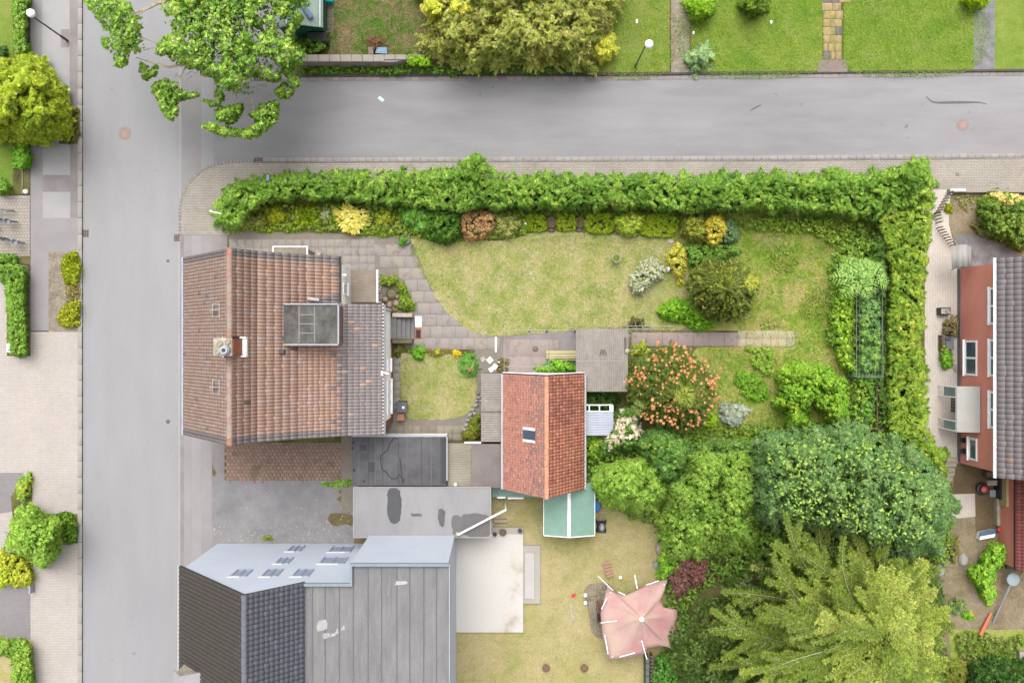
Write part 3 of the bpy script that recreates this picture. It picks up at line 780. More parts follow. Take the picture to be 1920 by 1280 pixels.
# concrete garden slabs round the house
def slabs(name, x0, x1, y0, y1, w_, h_, z, pal, seed=0, skip=None, rot=0., gap=.013, keep=None, wild=.004, bond=0., cap=300):
    r = random.Random(seed); X0, Y0, _ = P(x0, y1, z); X1, Y1, _ = P(x1, y0, z); ins = []
    pr = [boxproto(w_ - gap, h_ - gap, .05, .008, pal)]
    ny = int((Y1 - Y0) / h_); nx = int((X1 - X0) / w_)
    for j in range(ny):
        for i in range(nx):
            x = X0 + (i + .5) * w_ + (bond * w_ if j % 2 else 0); y = Y0 + (j + .5) * h_
            px = VX + x / (S * (1 - z / H)); py = VY - y / (S * (1 - z / H))
            if keep and not inside(np.array([[px, py]]), keep)[0]: continue
            ins.append((0, r.randrange(len(pal)), tr(x, y, z - .05 + r.uniform(-wild, wild), r.uniform(-.01, .01))))
    pieces(name, None, pr, ins, SLABM, cap=cap)
pal = vary(g(184, 174, 168, K), .03, 8, 21) + vary(g(190, 179, 167, K), .03, 2, 22)
slabs('patio_slab', 430, 715, 434, 570, .5, .5, .14, pal, 1, keep=[(430, 433), (560, 433), (640, 436), (715, 440), (715, 515), (660, 515), (660, 570), (640, 570), (640, 490), (430, 490)])
slabs('patio_slab', 700, 940, 440, 655, .78, .72, .14, pal, 2, bond=.5, keep=[(708, 438), (775, 446), (800, 520), (870, 612), (945, 628), (945, 652), (742, 655), (775, 640), (775, 590), (775, 540), (740, 512), (708, 512)])
slabs('patio_slab', 742, 880, 786, 828, .5, .5, .14, vary(g(168, 158, 142, K), .12, 8, 24), 3)
slabs('patio_slab', 738, 752, 668, 790, .45, .5, .14, pal, 4)
slabs('path_slab', 1184, 1388, 619, 649, .955, .86, .18, vary(g(182, 164, 158, .46), .05, 6, 26), 5)
slabs('path_slab', 1384, 1505, 616, 650, .5, .5, .185, vary(g(210, 198, 168, .46), .07, 6, 27), 6)
slabs('path_slab', 950, 1080, 628, 700, 1.6, 1.05, .135, vary(g(180, 166, 159, .46), .04, 6, 28), 7)
slabs('paving_stone', 611, 628, -10, 62, .5, .5, .15, vary(g(150, 138, 124, K), .1, 5, 29), 8)
# sandstone-coloured slab path in the north garden
pal = vary(g(212, 182, 134, K), .08, 6, 31) + [np.array(g(148, 140, 134, K)), np.array(g(140, 136, 136, K))]
ins = []; r = random.Random(6)
for j in range(9):
    y = 104 - j * 15.2; x = 1543.5
    if j == 7: cols = [(17, 7), (15, 6), (22, 2)]
    elif j == 8: cols = [(14, 2), (15, 6), (16, 3)]
    else: cols = [[(14, 7), (9, 1), (12, 2)], [(10, 0), (12, 3), (13, 1)], [(14, 4), (21, 1)], [(22, 3), (13, 7)], [(14, 2), (21, 5)], [(23, 1), (14, 0)], [(20, 4), (16, 2)]][j]
    if j >= 6: x -= 2
    for wpx, ci in cols:
        cx, cy, _ = P(x + wpx / 2, y, .15)
        ins.append((0, ci, tr(cx, cy, .10 + r.uniform(0, .006), r.uniform(-.012, .012), wpx * S - .02, 1))); x += wpx + (0 if j < 7 else 0)
pieces('path_slab', None, [boxproto(1, .48, .05, .008, pal)], ins, SLABM)
sheet('path_base', [(1541, -600), (1586, -600), (1586, 112), (1541, 112)], .112, SOIL)
sheet('brick_threshold', [(1536, 112), (1586, 112), (1589, 135), (1533, 135)], .15, brickmat('pinkish_block_paving', g(178, 160, 152, K), g(166, 150, 142, K), g(140, 126, 120, K), .2, .1, .012))

# ------------------------------------------------------------------ roofs
def tile_proto(w_, l_, pal, kind='pan'):
    """length along +X (down the slope), width along Y"""
    ys = np.linspace(-w_ / 2, w_ / 2, 5 if kind == 'pan' else 3)
    zz = {'pan': [-.006, .026, .03, .016, -.006], 'flat': [.006, .010, .006]}[kind]
    V = []
    for i, (x, dz) in enumerate(((-l_ / 2 - .02, 0), (l_ / 2, .006), (l_ / 2, -.0))):
        for y, z in zip(ys, zz): V.append((x, y * (.94 if kind == 'pan' else .96), (z if i < 2 else z - .012) + dz))
    n = len(ys); F = []
    for i in range(2):
        for k in range(n - 1): F.append((i * n + k, (i + 1) * n + k, (i + 1) * n + k + 1, i * n + k + 1))
    return (np.array(V), np.array(F), pal)

def roof_tiles(parent, prof, y0, y1, tw, tl, pal, colf, mat, kind='pan', cap=150, sign=1, name='roof_tile', rest='roof_tiles', hole=None):
    """prof: (x,z) from ridge down to eave"""
    segs = [(Vector((a[0], 0, a[1])), Vector((b[0], 0, b[1]))) for a, b in zip(prof[:-1], prof[1:])]
    tot = sum((b - a).length for a, b in segs); nc = max(1, round(tot / tl)); tl = tot / nc
    nr = max(1, round((y1 - y0) / tw)); tw = (y1 - y0) / nr
    pr = [tile_proto(tw, tl * 1.06, pal, kind)]; ins = []; order = []
    for c in range(nc):
        s = (c + .5) * tl; acc = 0
        for a, b in segs:
            L = (b - a).length
            if s <= acc + L or (a, b) == segs[-1]:
                p = a + (b - a) * ((s - acc) / L); d = (b - a).normalized(); break
            acc += L
        nrm_ = Vector((-d.z, 0, d.x)) if d.x > 0 else Vector((d.z, 0, -d.x))
        Yv = nrm_.cross(d)
        for k in range(nr):
            y = y0 + (k + .5) * tw
            if hole and hole(p.x, y): continue
            M = np.eye(4); M[:3, 0] = d; M[:3, 1] = Yv; M[:3, 2] = nrm_; M[:3, 3] = (p.x, y, p.z + .03)
            M[:3, 3] += np.array(nrm_) * random.uniform(-.004, .006)
            M[:3, 1] += np.array(d) * random.uniform(-.02, .02)
            ins.append((0, colf(p.x, y, c, k, nc, nr), M)); order.append(p.z + random.uniform(0, .001))
    pieces(name, parent, pr, ins, mat, cap=cap, rest=rest, order=order)

def ridge_tiles(parent, x, z, y0, y1, n, pal, mat, cols=None, r=.14, name='ridge_tile'):
    L = (y1 - y0) / n; m = MB(); vs = []; fs = []
    k = 7
    for i, (yy, rr) in enumerate(((-L / 2, r * .88), (L / 2 - .03, r), (L / 2, r * 1.1))):
        for j in range(k):
            t = math.pi * j / (k - 1); vs.append((rr * math.cos(t) * 1.15, yy, rr * math.sin(t) * .8 - .02))
    for i in range(2):
        for j in range(k - 1): fs.append((i * k + j, (i + 1) * k + j, (i + 1) * k + j + 1, i * k + j + 1))
    pr = [(np.array(vs), np.array(fs), pal)]
    ins = [(0, (cols[i] if cols else random.randrange(len(pal))), tr(x + random.uniform(-.01, .01), y0 + (i + .5) * L, z, random.uniform(-.015, .015))) for i in range(n)]
    pieces(name, parent, pr, ins, mat)

def corrugated(name, x0, x1, y0, y1, z, mat, pitch, axis='x', parent=None, amp=.02, slope=(0, 0), thick=.02, box=False):
    """waves; ridges run along axis. slope=(dz/dx, dz/dy)"""
    a = P(x0, y1, z); b = P(x1, y0, z)
    X0, Y0, X1, Y1 = a[0], a[1], b[0], b[1]
    L = (Y1 - Y0) if axis == 'x' else (X1 - X0); n = max(8, int(L / pitch)) * 4
    V = []; F = []
    for i in range(n + 1):
        t = i / n; w_ = math.sin(t * n / 4 * 2 * math.pi) * amp
        for e in (0, 1):
            if axis == 'x': x, y = (X0, X1)[e], Y0 + t * (Y1 - Y0)
            else: x, y = X0 + t * (X1 - X0), (Y0, Y1)[e]
            zz = z + w_ + slope[0] * (x - (X0 + X1) / 2) + slope[1] * (y - (Y0 + Y1) / 2)
            V.append((x, y, zz))
    for i in range(n):
        f = (2 * i, 2 * i + 1, 2 * i + 3, 2 * i + 2)
        F.append(f if axis == 'x' else f[::-1])
    m = MB(); m.add(V, F); ob = m.build(name, mat, parent)
    md = ob.modifiers.new('thickness', 'SOLIDIFY'); md.thickness = thick
    return ob

def px2x(v): return v * S
G = lambda v: v * S      # 'true ground pixel' -> metres

# ---------------- the tiled corner house
RZ = 11.1; XR = G(-411.6)
hx, hy = (G(-533) + G(-198)) / 2, 0
house = root('corner_house', hx, 0, .1, 'white corner house with an old brown red tiled gable roof and a chimney', 'house')
profR = [(XR, RZ), (G(-383), 9.55), (G(-317), 7.45), (G(-268), 6.3)]
profR2 = [(G(-254), 6.05), (G(-196), 5.45)]
profL = [(XR, RZ), (G(-470), 8.5), (G(-536.5), 5.5)]
YN, YS, YM = G(143), G(-159), G(63)
# solid under the tiles
mb = MB()
mb.extr([(G(-529), .1), (G(-529), 5.55), (XR, RZ - .25), (G(-383), 9.3), (G(-317), 7.2), (G(-276), 6.2), (G(-276), .1)], YS + .25, YN - .25)
mb.box(G(-276) - .01, G(-200), YS + .28, YM - .12, .1, 5.15)
mb.extr([(G(-276) - .02, 5.14), (G(-276) - .02, 6.1), (G(-254), 5.85), (G(-201), 5.3), (G(-201), 5.14)], YS + .29, YM - .13)
mb.build('wall', WHITE, house)
mb = MB(); mb.box(G(-200.5) + .003, G(-199) + .03, YS + .27, YM - .11, .1, .55)
mb.box(G(-200) , G(-198.6), YS + .26, YS + .6, .1, 5.0)
mb.build('plinth', plain('plinth_brown', g(150, 100, 84, K), .9), house)
# roof deck
mb = MB()
mb.extr([(XR, RZ), (G(-383), 9.55), (G(-317), 7.45), (G(-268), 6.3), (G(-268), 6.2), (G(-317), 7.33), (G(-383), 9.4), (XR, RZ - .2), (G(-536), 5.4), (G(-536.5), 5.5)], YS, YN)
mb.extr([(G(-325), 7.64), (G(-254), 6.07), (G(-196), 5.47), (G(-196), 5.35), (G(-254), 5.95), (G(-325), 7.5)], YS + .002, YM)
mb.build('roof', plain('roof_deck', g(70, 60, 56, .5), .9), house)
KT = .70
BR = vary(g(184, 150, 134, KT), .06, 12, 41); SL = vary(g(156, 146, 145, KT * .8), .06, 5, 42); DKT = vary(g(134, 120, 114, KT * .75), .1, 3, 43); BR2 = vary(g(188, 162, 154, KT * .95), .06, 5, 44)
PALH = BR + SL + DKT + BR2      # 0-11, 12-16, 17-19, 20-24
rt = random.Random(77)
def colR(x, y, c, k, nc, nr):
    X = x / S; Y = y / S
    if Y > 132 or Y < -146: return 12 + rt.randrange(5)
    if X > -262 and not (rt.random() < .05): return 12 + rt.randrange(5)
    if X > -268 - 10 and rt.random() < .3: return 12 + rt.randrange(5)
    if Y > 60 and X > -300: return rt.randrange(12) if Y < 132 and X < -255 and Y > 76 else 12 + rt.randrange(5)
    if -20 < Y < 15 and -380 < X < -280 and rt.random() < .06: return 17 + rt.randrange(3)
    if rt.random() < .008: return 17 + rt.randrange(3)
    return rt.randrange(12) if rt.random() < .9 else 20 + rt.randrange(5)
def colL(x, y, c, k, nc, nr):
    Y = y / S
    if Y > 130 or Y < -146: return 12 + rt.randrange(5)
    return 20 + rt.randrange(5) if rt.random() < .6 else (rt.randrange(12) if rt.random() < .96 else 12 + rt.randrange(5))
DX0, DX1, DY0, DY1 = G(-340), G(-261), G(-2), G(57)   # dormer plan
CH = (G(-428), G(-393), G(-23), G(5))
def holeR(x, y): return (DX0 + .1 < x < DX1 - .1 and DY0 + .1 < y < DY1 - .1) or (CH[0] < x < CH[1] and CH[2] < y < CH[3])
roof_tiles(house, profR, YM, YN, .185, .48, PALH, colR, TILEM, cap=60)
roof_tiles(house, profR[:3], YS, YM, .185, .48, PALH, colR, TILEM, cap=100, hole=holeR)
roof_tiles(house, [(G(-322), 7.6), (G(-254), 6.09), (G(-196), 5.49)], YS, YM - .0, .185, .34, PALH, colR, TILEM, cap=0, hole=holeR)
roof_tiles(house, profL, YS, YN, .185, .42, PALH, colL, TILEM, cap=100, hole=lambda x, y: CH[0] < x and CH[2] < y < CH[3])
rp = vary(g(192, 158, 144, .46), .06, 4, 51) + vary(g(196, 176, 158, .42), .06, 4, 52) + [np.array(g(206, 150, 128, .42))]
n = 27; cols = [(rt.randrange(4) if 9 < i < 15 or rt.random() < .35 else 4 + rt.randrange(4)) for i in range(n)]; cols[0] = 8; cols[-1] = 8; cols[-2] = 2
ridge_tiles(house, XR, RZ + .03, YS, YN, n, rp, TILEM, cols)
# lichen-crusted mortar lumps beside the ridge
# gutters
mb = MB(); mb.tube([(G(-195), YS, 5.38), (G(-195), YM, 5.38)], .07, 8); mb.build('gutter', ZINC, house)
mb = MB(); mb.tube([(G(-538.5), YS, 5.42), (G(-538.5), YN, 5.42)], .08, 8); mb.build('gutter', plain('pale_blue_gutter', g(186, 200, 220, .55), .5), house)
mb = MB(); mb.tube([(G(-266), YM + .05, 6.2), (G(-266), YN, 6.2)], .06, 8); mb.build('gutter', DARK, house)
mb = MB()
yy = YS + .1
while yy < YM: mb.box(G(-197.3), G(-196), yy, yy + .07, 5.52, 5.58); yy += .2
o = mb.build('gutter_clips', WHITEP, house); o['kind'] = 'stuff'
mb = MB(); mb.tube([(G(-195), YM - .25, 5.3), (G(-198), YM - .25, 4.9), (G(-198), YM - .25, .2)], .045, 8); mb.build('downpipe', ZINC, house)
# windows on the east walls
def window(parent, x, y0, y1, z0, z1, nx=1, fr=.07, sill=True, axis='x', side=1, mat=None, name='window', glass=None):
    f = MB()
    def B(m, a0, a1, h0, h1, d0, d1):
        if axis == 'x': m.box(x + d0 * side, x + d1 * side, a0, a1, h0, h1)
        else: m.box(a0, a1, x + d0 * side, x + d1 * side, h0, h1)
    B(f, y0, y1, z0, z0 + fr, -.02, .05); B(f, y0, y1, z1 - fr, z1, -.02, .05)
    for i in range(nx + 1):
        c = y0 + (y1 - y0 - fr) * i / nx; B(f, c, c + fr, z0 + fr, z1 - fr, -.02, .05)
    w_ = f.build(name, mat or WHITEP, parent)
    ph = MB(); B(ph, y0 + fr, y1 - fr, z0 + fr, z1 - fr, -.02, .015); ph.build('pane', glass or GLASS, w_)
    if sill:
        s_ = MB(); B(s_, y0 - .05, y1 + .05, z0 - .05, z0, 0, .14); s_.build('sill', WHITEP, w_)
    return w_
window(house, G(-276), G(84), G(104), 1.9, 3.2)
window(house, G(-200), G(-54), G(-32), 1.2, 2.4)
window(house, G(-200), G(-132), G(-70), .9, 2.5, 3)
mb = MB(); mb.box(G(-276), G(-276) + .25, G(116), G(119), 3.4, 3.55); mb.build('wall_bracket', WHITEP, house)
# dormer
dm = MB(); dm.box(DX0 - .0, DX1, DY0, DY1, 6.0, 8.42); d_ = dm.build('dormer', plain('dormer_cladding', g(150, 120, 108, K), .8), house)
dm = MB(); dm.box(G(-346), DX1 + .06, DY0 - .06, DY1 + .06, 8.423, 8.49); dm.build('dormer_roof', BITU3, d_)
dm = MB()
for a in ((G(-346), DX1 + .1, DY1 + .062, DY1 + .14), (G(-346), DX1 + .1, DY0 - .14, DY0 - .062), (DX1 + .062, DX1 + .14, DY0 - .06, DY1 + .06)): dm.box(*a, 8.32, 8.56)
dm.build('dormer_edge', plain('zinc_pale', g(196, 196, 204, .42), .6), d_)
dm = MB()
for a in ((G(-322), DY0, DY1), (G(-297), DY0 + .02, DY1 - .02)): dm.box(a[0], a[0] + .05, a[1], a[2], 8.49, 8.505)
for a in (.25, .5, .75): dm.box(G(-322), G(-297), DY0 + (DY1 - DY0) * a, DY0 + (DY1 - DY0) * a + .05, 8.49, 8.503)
dm.build('felt_seam', plain('felt_seam', g(170, 168, 160, K), .9), d_)
# chimney
ch = MB(); ch.box(G(-425), G(-398), G(-21), G(4), 9.4, 12.0); c_ = ch.build('chimney', pmat('chimney_brick', [g(196, 112, 80, K), g(206, 128, 92, K)], 4, fine=.15), house)
ch = MB(); ch.bbox(G(-427), G(-399), G(-22), G(5), 12.003, 12.16, .04); ch.build('chimney_cap', CREAMP, c_)
ch = MB(); ch.lathe(G(-408), G(-13), [(.26, 12.16), (.24, 12.4), (.2, 12.42), (.19, 12.55)], 16); ch.build('flue', ZINC, c_)
ch = MB(); ch.lathe(G(-408), G(-13), [(.1, 12.55), (.1, 12.57)], 12); ch.build('flue_mouth', BLACK, c_)
for (xx, yy) in ((-420, -15), (-417, -3), (-405, 0)):
    ch = MB(); ch.lathe(G(xx), G(yy), [(.17, 12.16), (.14, 12.26), (.09, 12.28), (.08, 12.22)], 10); ch.build('chimney_pot', CREAMP, c_)
ch = MB(); ch.box(G(-428), G(-391), G(5), G(7), 9.9, 10.5); ch.box(G(-428), G(-391), G(-24), G(-22), 9.9, 10.5); ch.box(G(-397.7), G(-391.5), G(-22), G(5), 9.6, 10.35)
ch.build('flashing', WHITEP, c_)
# skylights on the west slope and small roof fittings
def slopez(prof, x):
    for a, b in zip(prof[:-1], prof[1:]):
        lo, hi = min(a[0], b[0]), max(a[0], b[0])
        if lo <= x <= hi: return a[1] + (b[1] - a[1]) * (x - a[0]) / (b[0] - a[0])
    return prof[-1][1]
for yc in (48.5, -71.5):
    x0_, x1_ = G(-451), G(-436); za, zb = slopez(profL, x0_) + .1, slopez(profL, x1_) + .1
    s_ = MB(); y0_, y1_ = G(yc) - .3, G(yc) + .3
    for (a, b, c, d) in ((x0_, x1_, y0_ - .07, y0_), (x0_, x1_, y1_, y1_ + .07)):
        s_.add([(a, c, za - .1), (b, c, zb - .1), (b, d, zb - .1), (a, d, za - .1), (a, c, za), (b, c, zb), (b, d, zb), (a, d, za)], [(0, 3, 2, 1), (4, 5, 6, 7), (0, 1, 5, 4), (1, 2, 6, 5), (2, 3, 7, 6), (3, 0, 4, 7)])
    s_.box(x0_ - .05, x0_, y0_ - .07, y1_ + .07, za - .12, za + .01); s_.box(x1_, x1_ + .05, y0_ - .07, y1_ + .07, zb - .1, zb + .02)
    s_.box(x0_, x1_, G(yc) - .02, G(yc) + .02, za - .05, zb - .02)
    w_ = s_.build('skylight', plain('skylight_frame', g(196, 192, 188, K), .6), house)
    s_ = MB(); s_.add([(x0_, y0_, za - .05), (x1_, y0_, zb - .05), (x1_, y1_, zb - .05), (x0_, y1_, za - .05)], [(0, 1, 2, 3)]); s_.build('pane', GLASS, w_)
x_ = G(-348); z_ = slopez(profR, x_); s_ = MB(); s_.bbox(x_ - .14, x_ + .14, G(-20), G(-13), z_ - .1, z_ + .22, .03); s_.build('roof_vent', DARK, house)
x_ = G(-305); s_ = MB(); s_.tube([(x_ - .3, G(70), 7.5), (x_ + .3, G(68), 7.35)], .1, 8); s_.build('vent_pipe', plain('pale_pipe', g(206, 202, 204, .5), .6), house)
s_ = MB(); s_.tube([(G(-199), G(-52), 5.6), (G(-186), G(-55), 5.75)], .05, 8); s_.box(G(-200), G(-197), G(-58), G(-50), 5.55, 5.62); s_.build('antenna_arm', WHITEP, house)

# porch canopy, basement stair cover
por = root('porch_canopy', *P(682, 535, 0)[:2], .1, 'brown ribbed canopy with white end trim on the north east wall of the tiled house', 'canopy')
corrugated('roof_sheet', 659, 706, 506, 566, 2.7, CORR4, .11, 'x', por, .014)
mb = MB(); a = P(706, 506, 2.7); b = P(709, 567, 2.7); mb.box(a[0], b[0], a[1], b[1], 2.55, 2.78); mb.build('fascia', WHITEP, por)
for yy in (508, 564):
    mb = MB(); a = P(705, yy, 2.6); mb.tube([(a[0], a[1], .1), (a[0], a[1], 2.6)], .04, 6); mb.build('post', WHITEP, por)
por = root('stairwell_cover', *P(545, 470, 0)[:2], .1, 'low ribbed cover in a white frame at the foot of the north gable', 'canopy')
corrugated('roof_sheet', 513, 574, 463.5, 486, 1.1, CORR4, .1, 'y', por, .012)
mb = MB()
for a in ((511, 577, 461.5, 463.5), (574.5, 577, 463.5, 486), (511, 513, 463.5, 486)): box_px(mb, *a, .95, 1.16)
mb.build('frame', WHITEP, por)
# garden steps at the east door
st = root('entrance_steps', *P(755, 613, 0)[:2], .1, 'grey concrete steps with two low side walls at the east door', 'steps')
for i, (x0, x1) in enumerate(((725, 743), (743, 752), (752, 760.5), (760.5, 769), (769, 777))):
    mb = MB(); z1 = .85 - i * .155; box_px(mb, x0, x1 + .0, 595, 636, .1, z1, bev=.015); mb.build('step', GREYST, st)
for y0, y1 in ((587, 594.5), (636.5, 643.5)):
    mb = MB(); box_px(mb, 735, 773, y0, y1, .1, 1.02, bev=.02); mb.build('side_wall', CREAMP if y0 < 600 else WOODB, st)
mb = MB(); box_px(mb, 778.5, 790, 593, 613, .14, .16, bev=.005); ob = thing('door_mat', mb, WHITEP, 'pale perforated mat on the paving beside the grey steps', 'mat')
mb = MB()
for i in range(3):
    for jj in range(4): a = P(781 + i * 3.6, 596 + jj * 4.6, .17); mb.lathe(a[0], a[1], [(.035, .16), (.03, .165)], 8)
o = mb.build('mat_holes', DARK, None); o.parent = ob; o.location = -ob.location; 
mb = MB(); box_px(mb, 778.5, 790, 614.5, 635.5, .13, .155, bev=.005); t_ = thing('foot_grate', mb, TERRA, 'terracotta framed boot grate set beside the grey steps', 'grate')
mb = MB(); box_px(mb, 780, 788.5, 618, 633.5, .156, .16); o = mb.build('grate_mesh', IROND); o.parent = t_; o.location = -t_.location

# ---------------- dark flat garage and neighbours
def flat_roof(name, x0, x1, y0, y1, z, mat, wallm, label, cat='garage', edge=None, lip=.06):
    a = P(x0, y0, z); b = P(x1, y1, z)
    r = root(name, (a[0] + b[0]) / 2, (a[1] + b[1]) / 2, .1, label, cat)
    m = MB(); m.box(a[0] + .06, b[0] - .06, b[1] + .06, a[1] - .06, .1, z - .1); m.build('wall', wallm, r)
    m = MB(); m.box(a[0], b[0], b[1], a[1], z - .1, z); m.build('roof', mat, r)
    if edge:
        m = MB(); 
        for e in ((a[0] - .04, b[0] + .04, a[1], a[1] + .06), (a[0] - .04, b[0] + .04, b[1] - .06, b[1]), (a[0] - .06, a[0], b[1], a[1]), (b[0], b[0] + .06, b[1], a[1])): m.box(*e, z - .14, z + lip)
        m.build('roof_edge', edge, r)
    return r, a, b
gar, a, b = flat_roof('garage', 660, 837, 818.5, 910, 2.8, BITU, WHITE, 'flat garage with dark bitumen felt roof and white north wall beside the tiled house', edge=None)
m = MB(); m.box(a[0], b[0] + .02, a[1], a[1] + .07, 2.6, 2.86); m.build('parapet', ZINC, gar)
m = MB(); m.box(b[0] + .003, b[0] + .07, b[1] + .3, a[1], 2.6, 2.84); m.build('parapet', ZINC, gar)
m = MB(); m.box(b[0] - .4, b[0] + .05, b[1] - .08, b[1] - .003, .1, 2.4); m.build('door_recess', BLACK, gar)
r_ = random.Random(3)
for i, xx in enumerate((672, 690, 703, 717, 731, 747, 762, 790, 808, 826)):   # felt strips
    m = MB(); q0 = P(xx, 819, 2.81); q1 = P(xx + 1.2, 909, 2.81); m.box(q0[0], q1[0], q1[1], q0[1], 2.8, 2.808); m.build('felt_seam', plain('felt_seam_dark', g(84, 83, 88, K), .9) if i % 2 else plain('felt_seam_mid', g(126, 124, 128, K), .9), gar)
for (x0, x1, y0, y1, cc) in ((674, 688, 834, 844, 84), (692, 702, 830, 860, 100), (705, 717, 835, 850, 118), (705, 717, 862, 880, 112), (676, 690, 850, 864, 92), (828, 836, 820, 908, 78), (690, 703, 866, 884, 80)):
    m = MB(); q0 = P(x0, y0, 2.81); q1 = P(x1, y1, 2.81); m.box(q0[0], q1[0], q1[1], q0[1], 2.8, 2.806); m.build('felt_patch', plain('felt_%d' % cc, g(cc, cc - 1, cc + 2, K), .85), gar)
# dried-puddle outline on the felt: a raised tar bead
bead = [(745, 823), (735, 826), (730, 834), (727, 843), (721, 848), (715, 853), (714, 866), (717, 880), (724, 884), (728, 892), (734, 896), (744, 897), (748, 888), (752, 894), (757, 899), (755, 905)]
m = MB(); m.tube([P(x, y, 2.8) for x, y in smooth_poly(bead, 4)[:-8]], .028, 6); m.build('tar_bead', plain('tar', g(66, 65, 70, K), .8), gar)
for (xx, yy) in ((662, 830), (660.5, 840), (663, 880), (664, 882), (682, 902)):
    q = P(xx, yy, 2.82); m = MB(); m.lathe(q[0], q[1], [(.06, 2.8), (.05, 2.86), (.02, 2.88)], 8); m.build('roof_vent', BLACK, gar)
shed2 = root('lean_to', *P(868, 870, 0)[:2], .1, 'beige corrugated lean-to roof between the dark garage and the orange shed', 'lean-to')
corrugated('roof_sheet', 839, 900, 831, 914, 2.3, CORR2, .1, 'x', shed2, .014)
m = MB(); a = P(840, 831, 2.1); b = P(899, 913, 2.1); m.box(a[0], b[0], b[1], a[1], .1, 2.2); m.build('wall', WOODB, shed2)
m = MB(); q = P(854, 908, 2.4); m.lathe(q[0], q[1], [(.07, 2.3), (.07, 2.5), (.1, 2.52), (.02, 2.6)], 10); m.build('vent', WHITEP, shed2)
m = MB(); a = P(871, 828, 2.4); b = P(902, 831, 2.4); m.box(a[0], b[0], b[1], a[1], 2.2, 2.42); m.build('fascia', WHITEP, shed2)
r, a, b = flat_roof('shed', 884, 944, 832, 914, 2.45, pmat('brown_grey_felt', [g(140, 130, 128, K), g(160, 150, 148, K)], .6, fine=.08), WOODB, 'brown grey flat shed roof touching the west eave of the orange roofed shed', 'shed')
st2 = root('side_canopy', *P(922, 770, 0)[:2], .1, 'long grey brown corrugated roof along the west side of the orange roofed shed', 'lean-to')
corrugated('roof_sheet', 902, 942, 700, 828, 2.3, CORR, .14, 'x', st2, .02)
m = MB(); a = P(903, 701, 2.2); b = P(941, 828, 2.2); m.box(a[0], b[0], b[1], a[1], .1, 2.22); m.build('wall', WOODB, st2)
m = MB(); q0 = P(902, 771, 2.34); q1 = P(942, 773, 2.34); m.box(q0[0], q1[0], q1[1], q0[1], 2.315, 2.33); m.build('seam', WOODB, st2)
can = root('corrugated_canopy', *P(1128, 675, 0)[:2], .1, 'square grey fibre cement canopy with debris on its east edge beside the orange tree', 'canopy')
corrugated('roof_sheet', 1080, 1177, 616, 734, 2.5, CORR, .125, 'y', can, .02)
for q in ((1083, 620), (1174, 620), (1083, 731), (1174, 731)):
    m = MB(); a = P(*q, 2.4); m.box(a[0] - .05, a[0] + .05, a[1] - .05, a[1] + .05, .1, 2.46); m.build('post', WOODB, can)
m = MB()
for y in (618, 675, 732): a = P(1081, y, 2.4); b = P(1176, y, 2.4); m.box(a[0], b[0], a[1] - .04, a[1] + .04, 2.38, 2.47)
m.build('beam', WOODB, can)
m = MB(); a = P(1081, 676, 2.5); b = P(1176, 677.5, 2.5); m.box(a[0], b[0], b[1], a[1], 2.521, 2.53); m.build('seam', STEEL, can)
m = MB(); a = P(1172, 632, 2.5); m.tube([(a[0], a[1], 2.58), (a[0] + .02, a[1] - .9, 2.58)], .05, 6); thing('branch', m, WOODB, 'grey stick lying on the north east edge of the corrugated canopy', 'stick')
m = MB(); q = P(1176, 658, 2.6); m.lathe(q[0], q[1], [(.12, 2.53), (.14, 2.62), (.05, 2.68)], 9); thing('stone', m, CREAMP, 'pale stone weighing down the east edge of the corrugated canopy', 'stone')
m = MB(); 
for k, (dx, dy) in enumerate(((0, 0), (.12, .3), (.25, -.05))): q = P(1128 + k * 3, 655, 2.6); m.tube([(q[0], q[1], 2.56), (q[0] + .1 * k - .1, q[1] - .35, 2.56)], .03, 5)
thing('twigs', m, WOODB, 'few dry twigs in the middle of the grey corrugated canopy', 'twigs')

# ---------------- orange roofed shed
sh = root('orange_roofed_shed', G(80), G(-161), .1, 'long outbuilding with a steep orange clay tile gable roof and one skylight', 'shed')
ex0, rx, ex1 = G(8), G(80.5), G(153); sy0, sy1 = G(-264), G(-58)
ez, rz = 2.75, 6.3
m = MB(); m.extr([(ex0 + .15, .1), (ex0 + .15, ez), (rx, rz - .3), (ex1 - .15, ez), (ex1 - .15, .1)], sy0 + .1, sy1 - .0); m.build('wall', WHITE, sh)
m = MB(); m.extr([(ex0, ez), (rx, rz), (ex1, ez), (ex1, ez - .1), (rx, rz - .15), (ex0, ez - .1)], sy0, sy1 + .06); m.build('roof', plain('roof_deck', g(70, 60, 56, .5), .9), sh)
PO = vary(g(222, 146, 120, .84), .08, 10, 61) + vary(g(200, 130, 112, .8), .08, 5, 62)
PO2 = vary(g(222, 156, 138, .84), .05, 10, 63) + vary(g(192, 150, 140, .8), .06, 5, 64)
def colS(x, y, c, k, nc, nr): return (10 + rt.randrange(5)) if rt.random() < (.55 if -150 < y / S < -60 and c < nc * .6 else .15) else rt.randrange(10)
def colS2(x, y, c, k, nc, nr): return (10 + rt.randrange(5)) if rt.random() < (.5 if c < nc * .35 else .1) else rt.randrange(10)
roof_tiles(sh, [(rx, rz), (ex1, ez)], sy0, sy1, .19, .36, PO, colS, TILEO, cap=150)
SKX0, SKX1, SKY0, SKY1 = G(42), G(62), G(-173), G(-148)
roof_tiles(sh, [(rx, rz), (ex0, ez)], sy0, sy1, .17, .16, PO2, colS2, TILEO, kind='flat', cap=0, hole=lambda x, y: G(45) < x < G(60) and G(-171) < y < G(-150))
ridge_tiles(sh, rx, rz + .03, sy0, sy1, 22, vary(g(220, 158, 128, .6), .06, 5, 65), TILEO, r=.12)
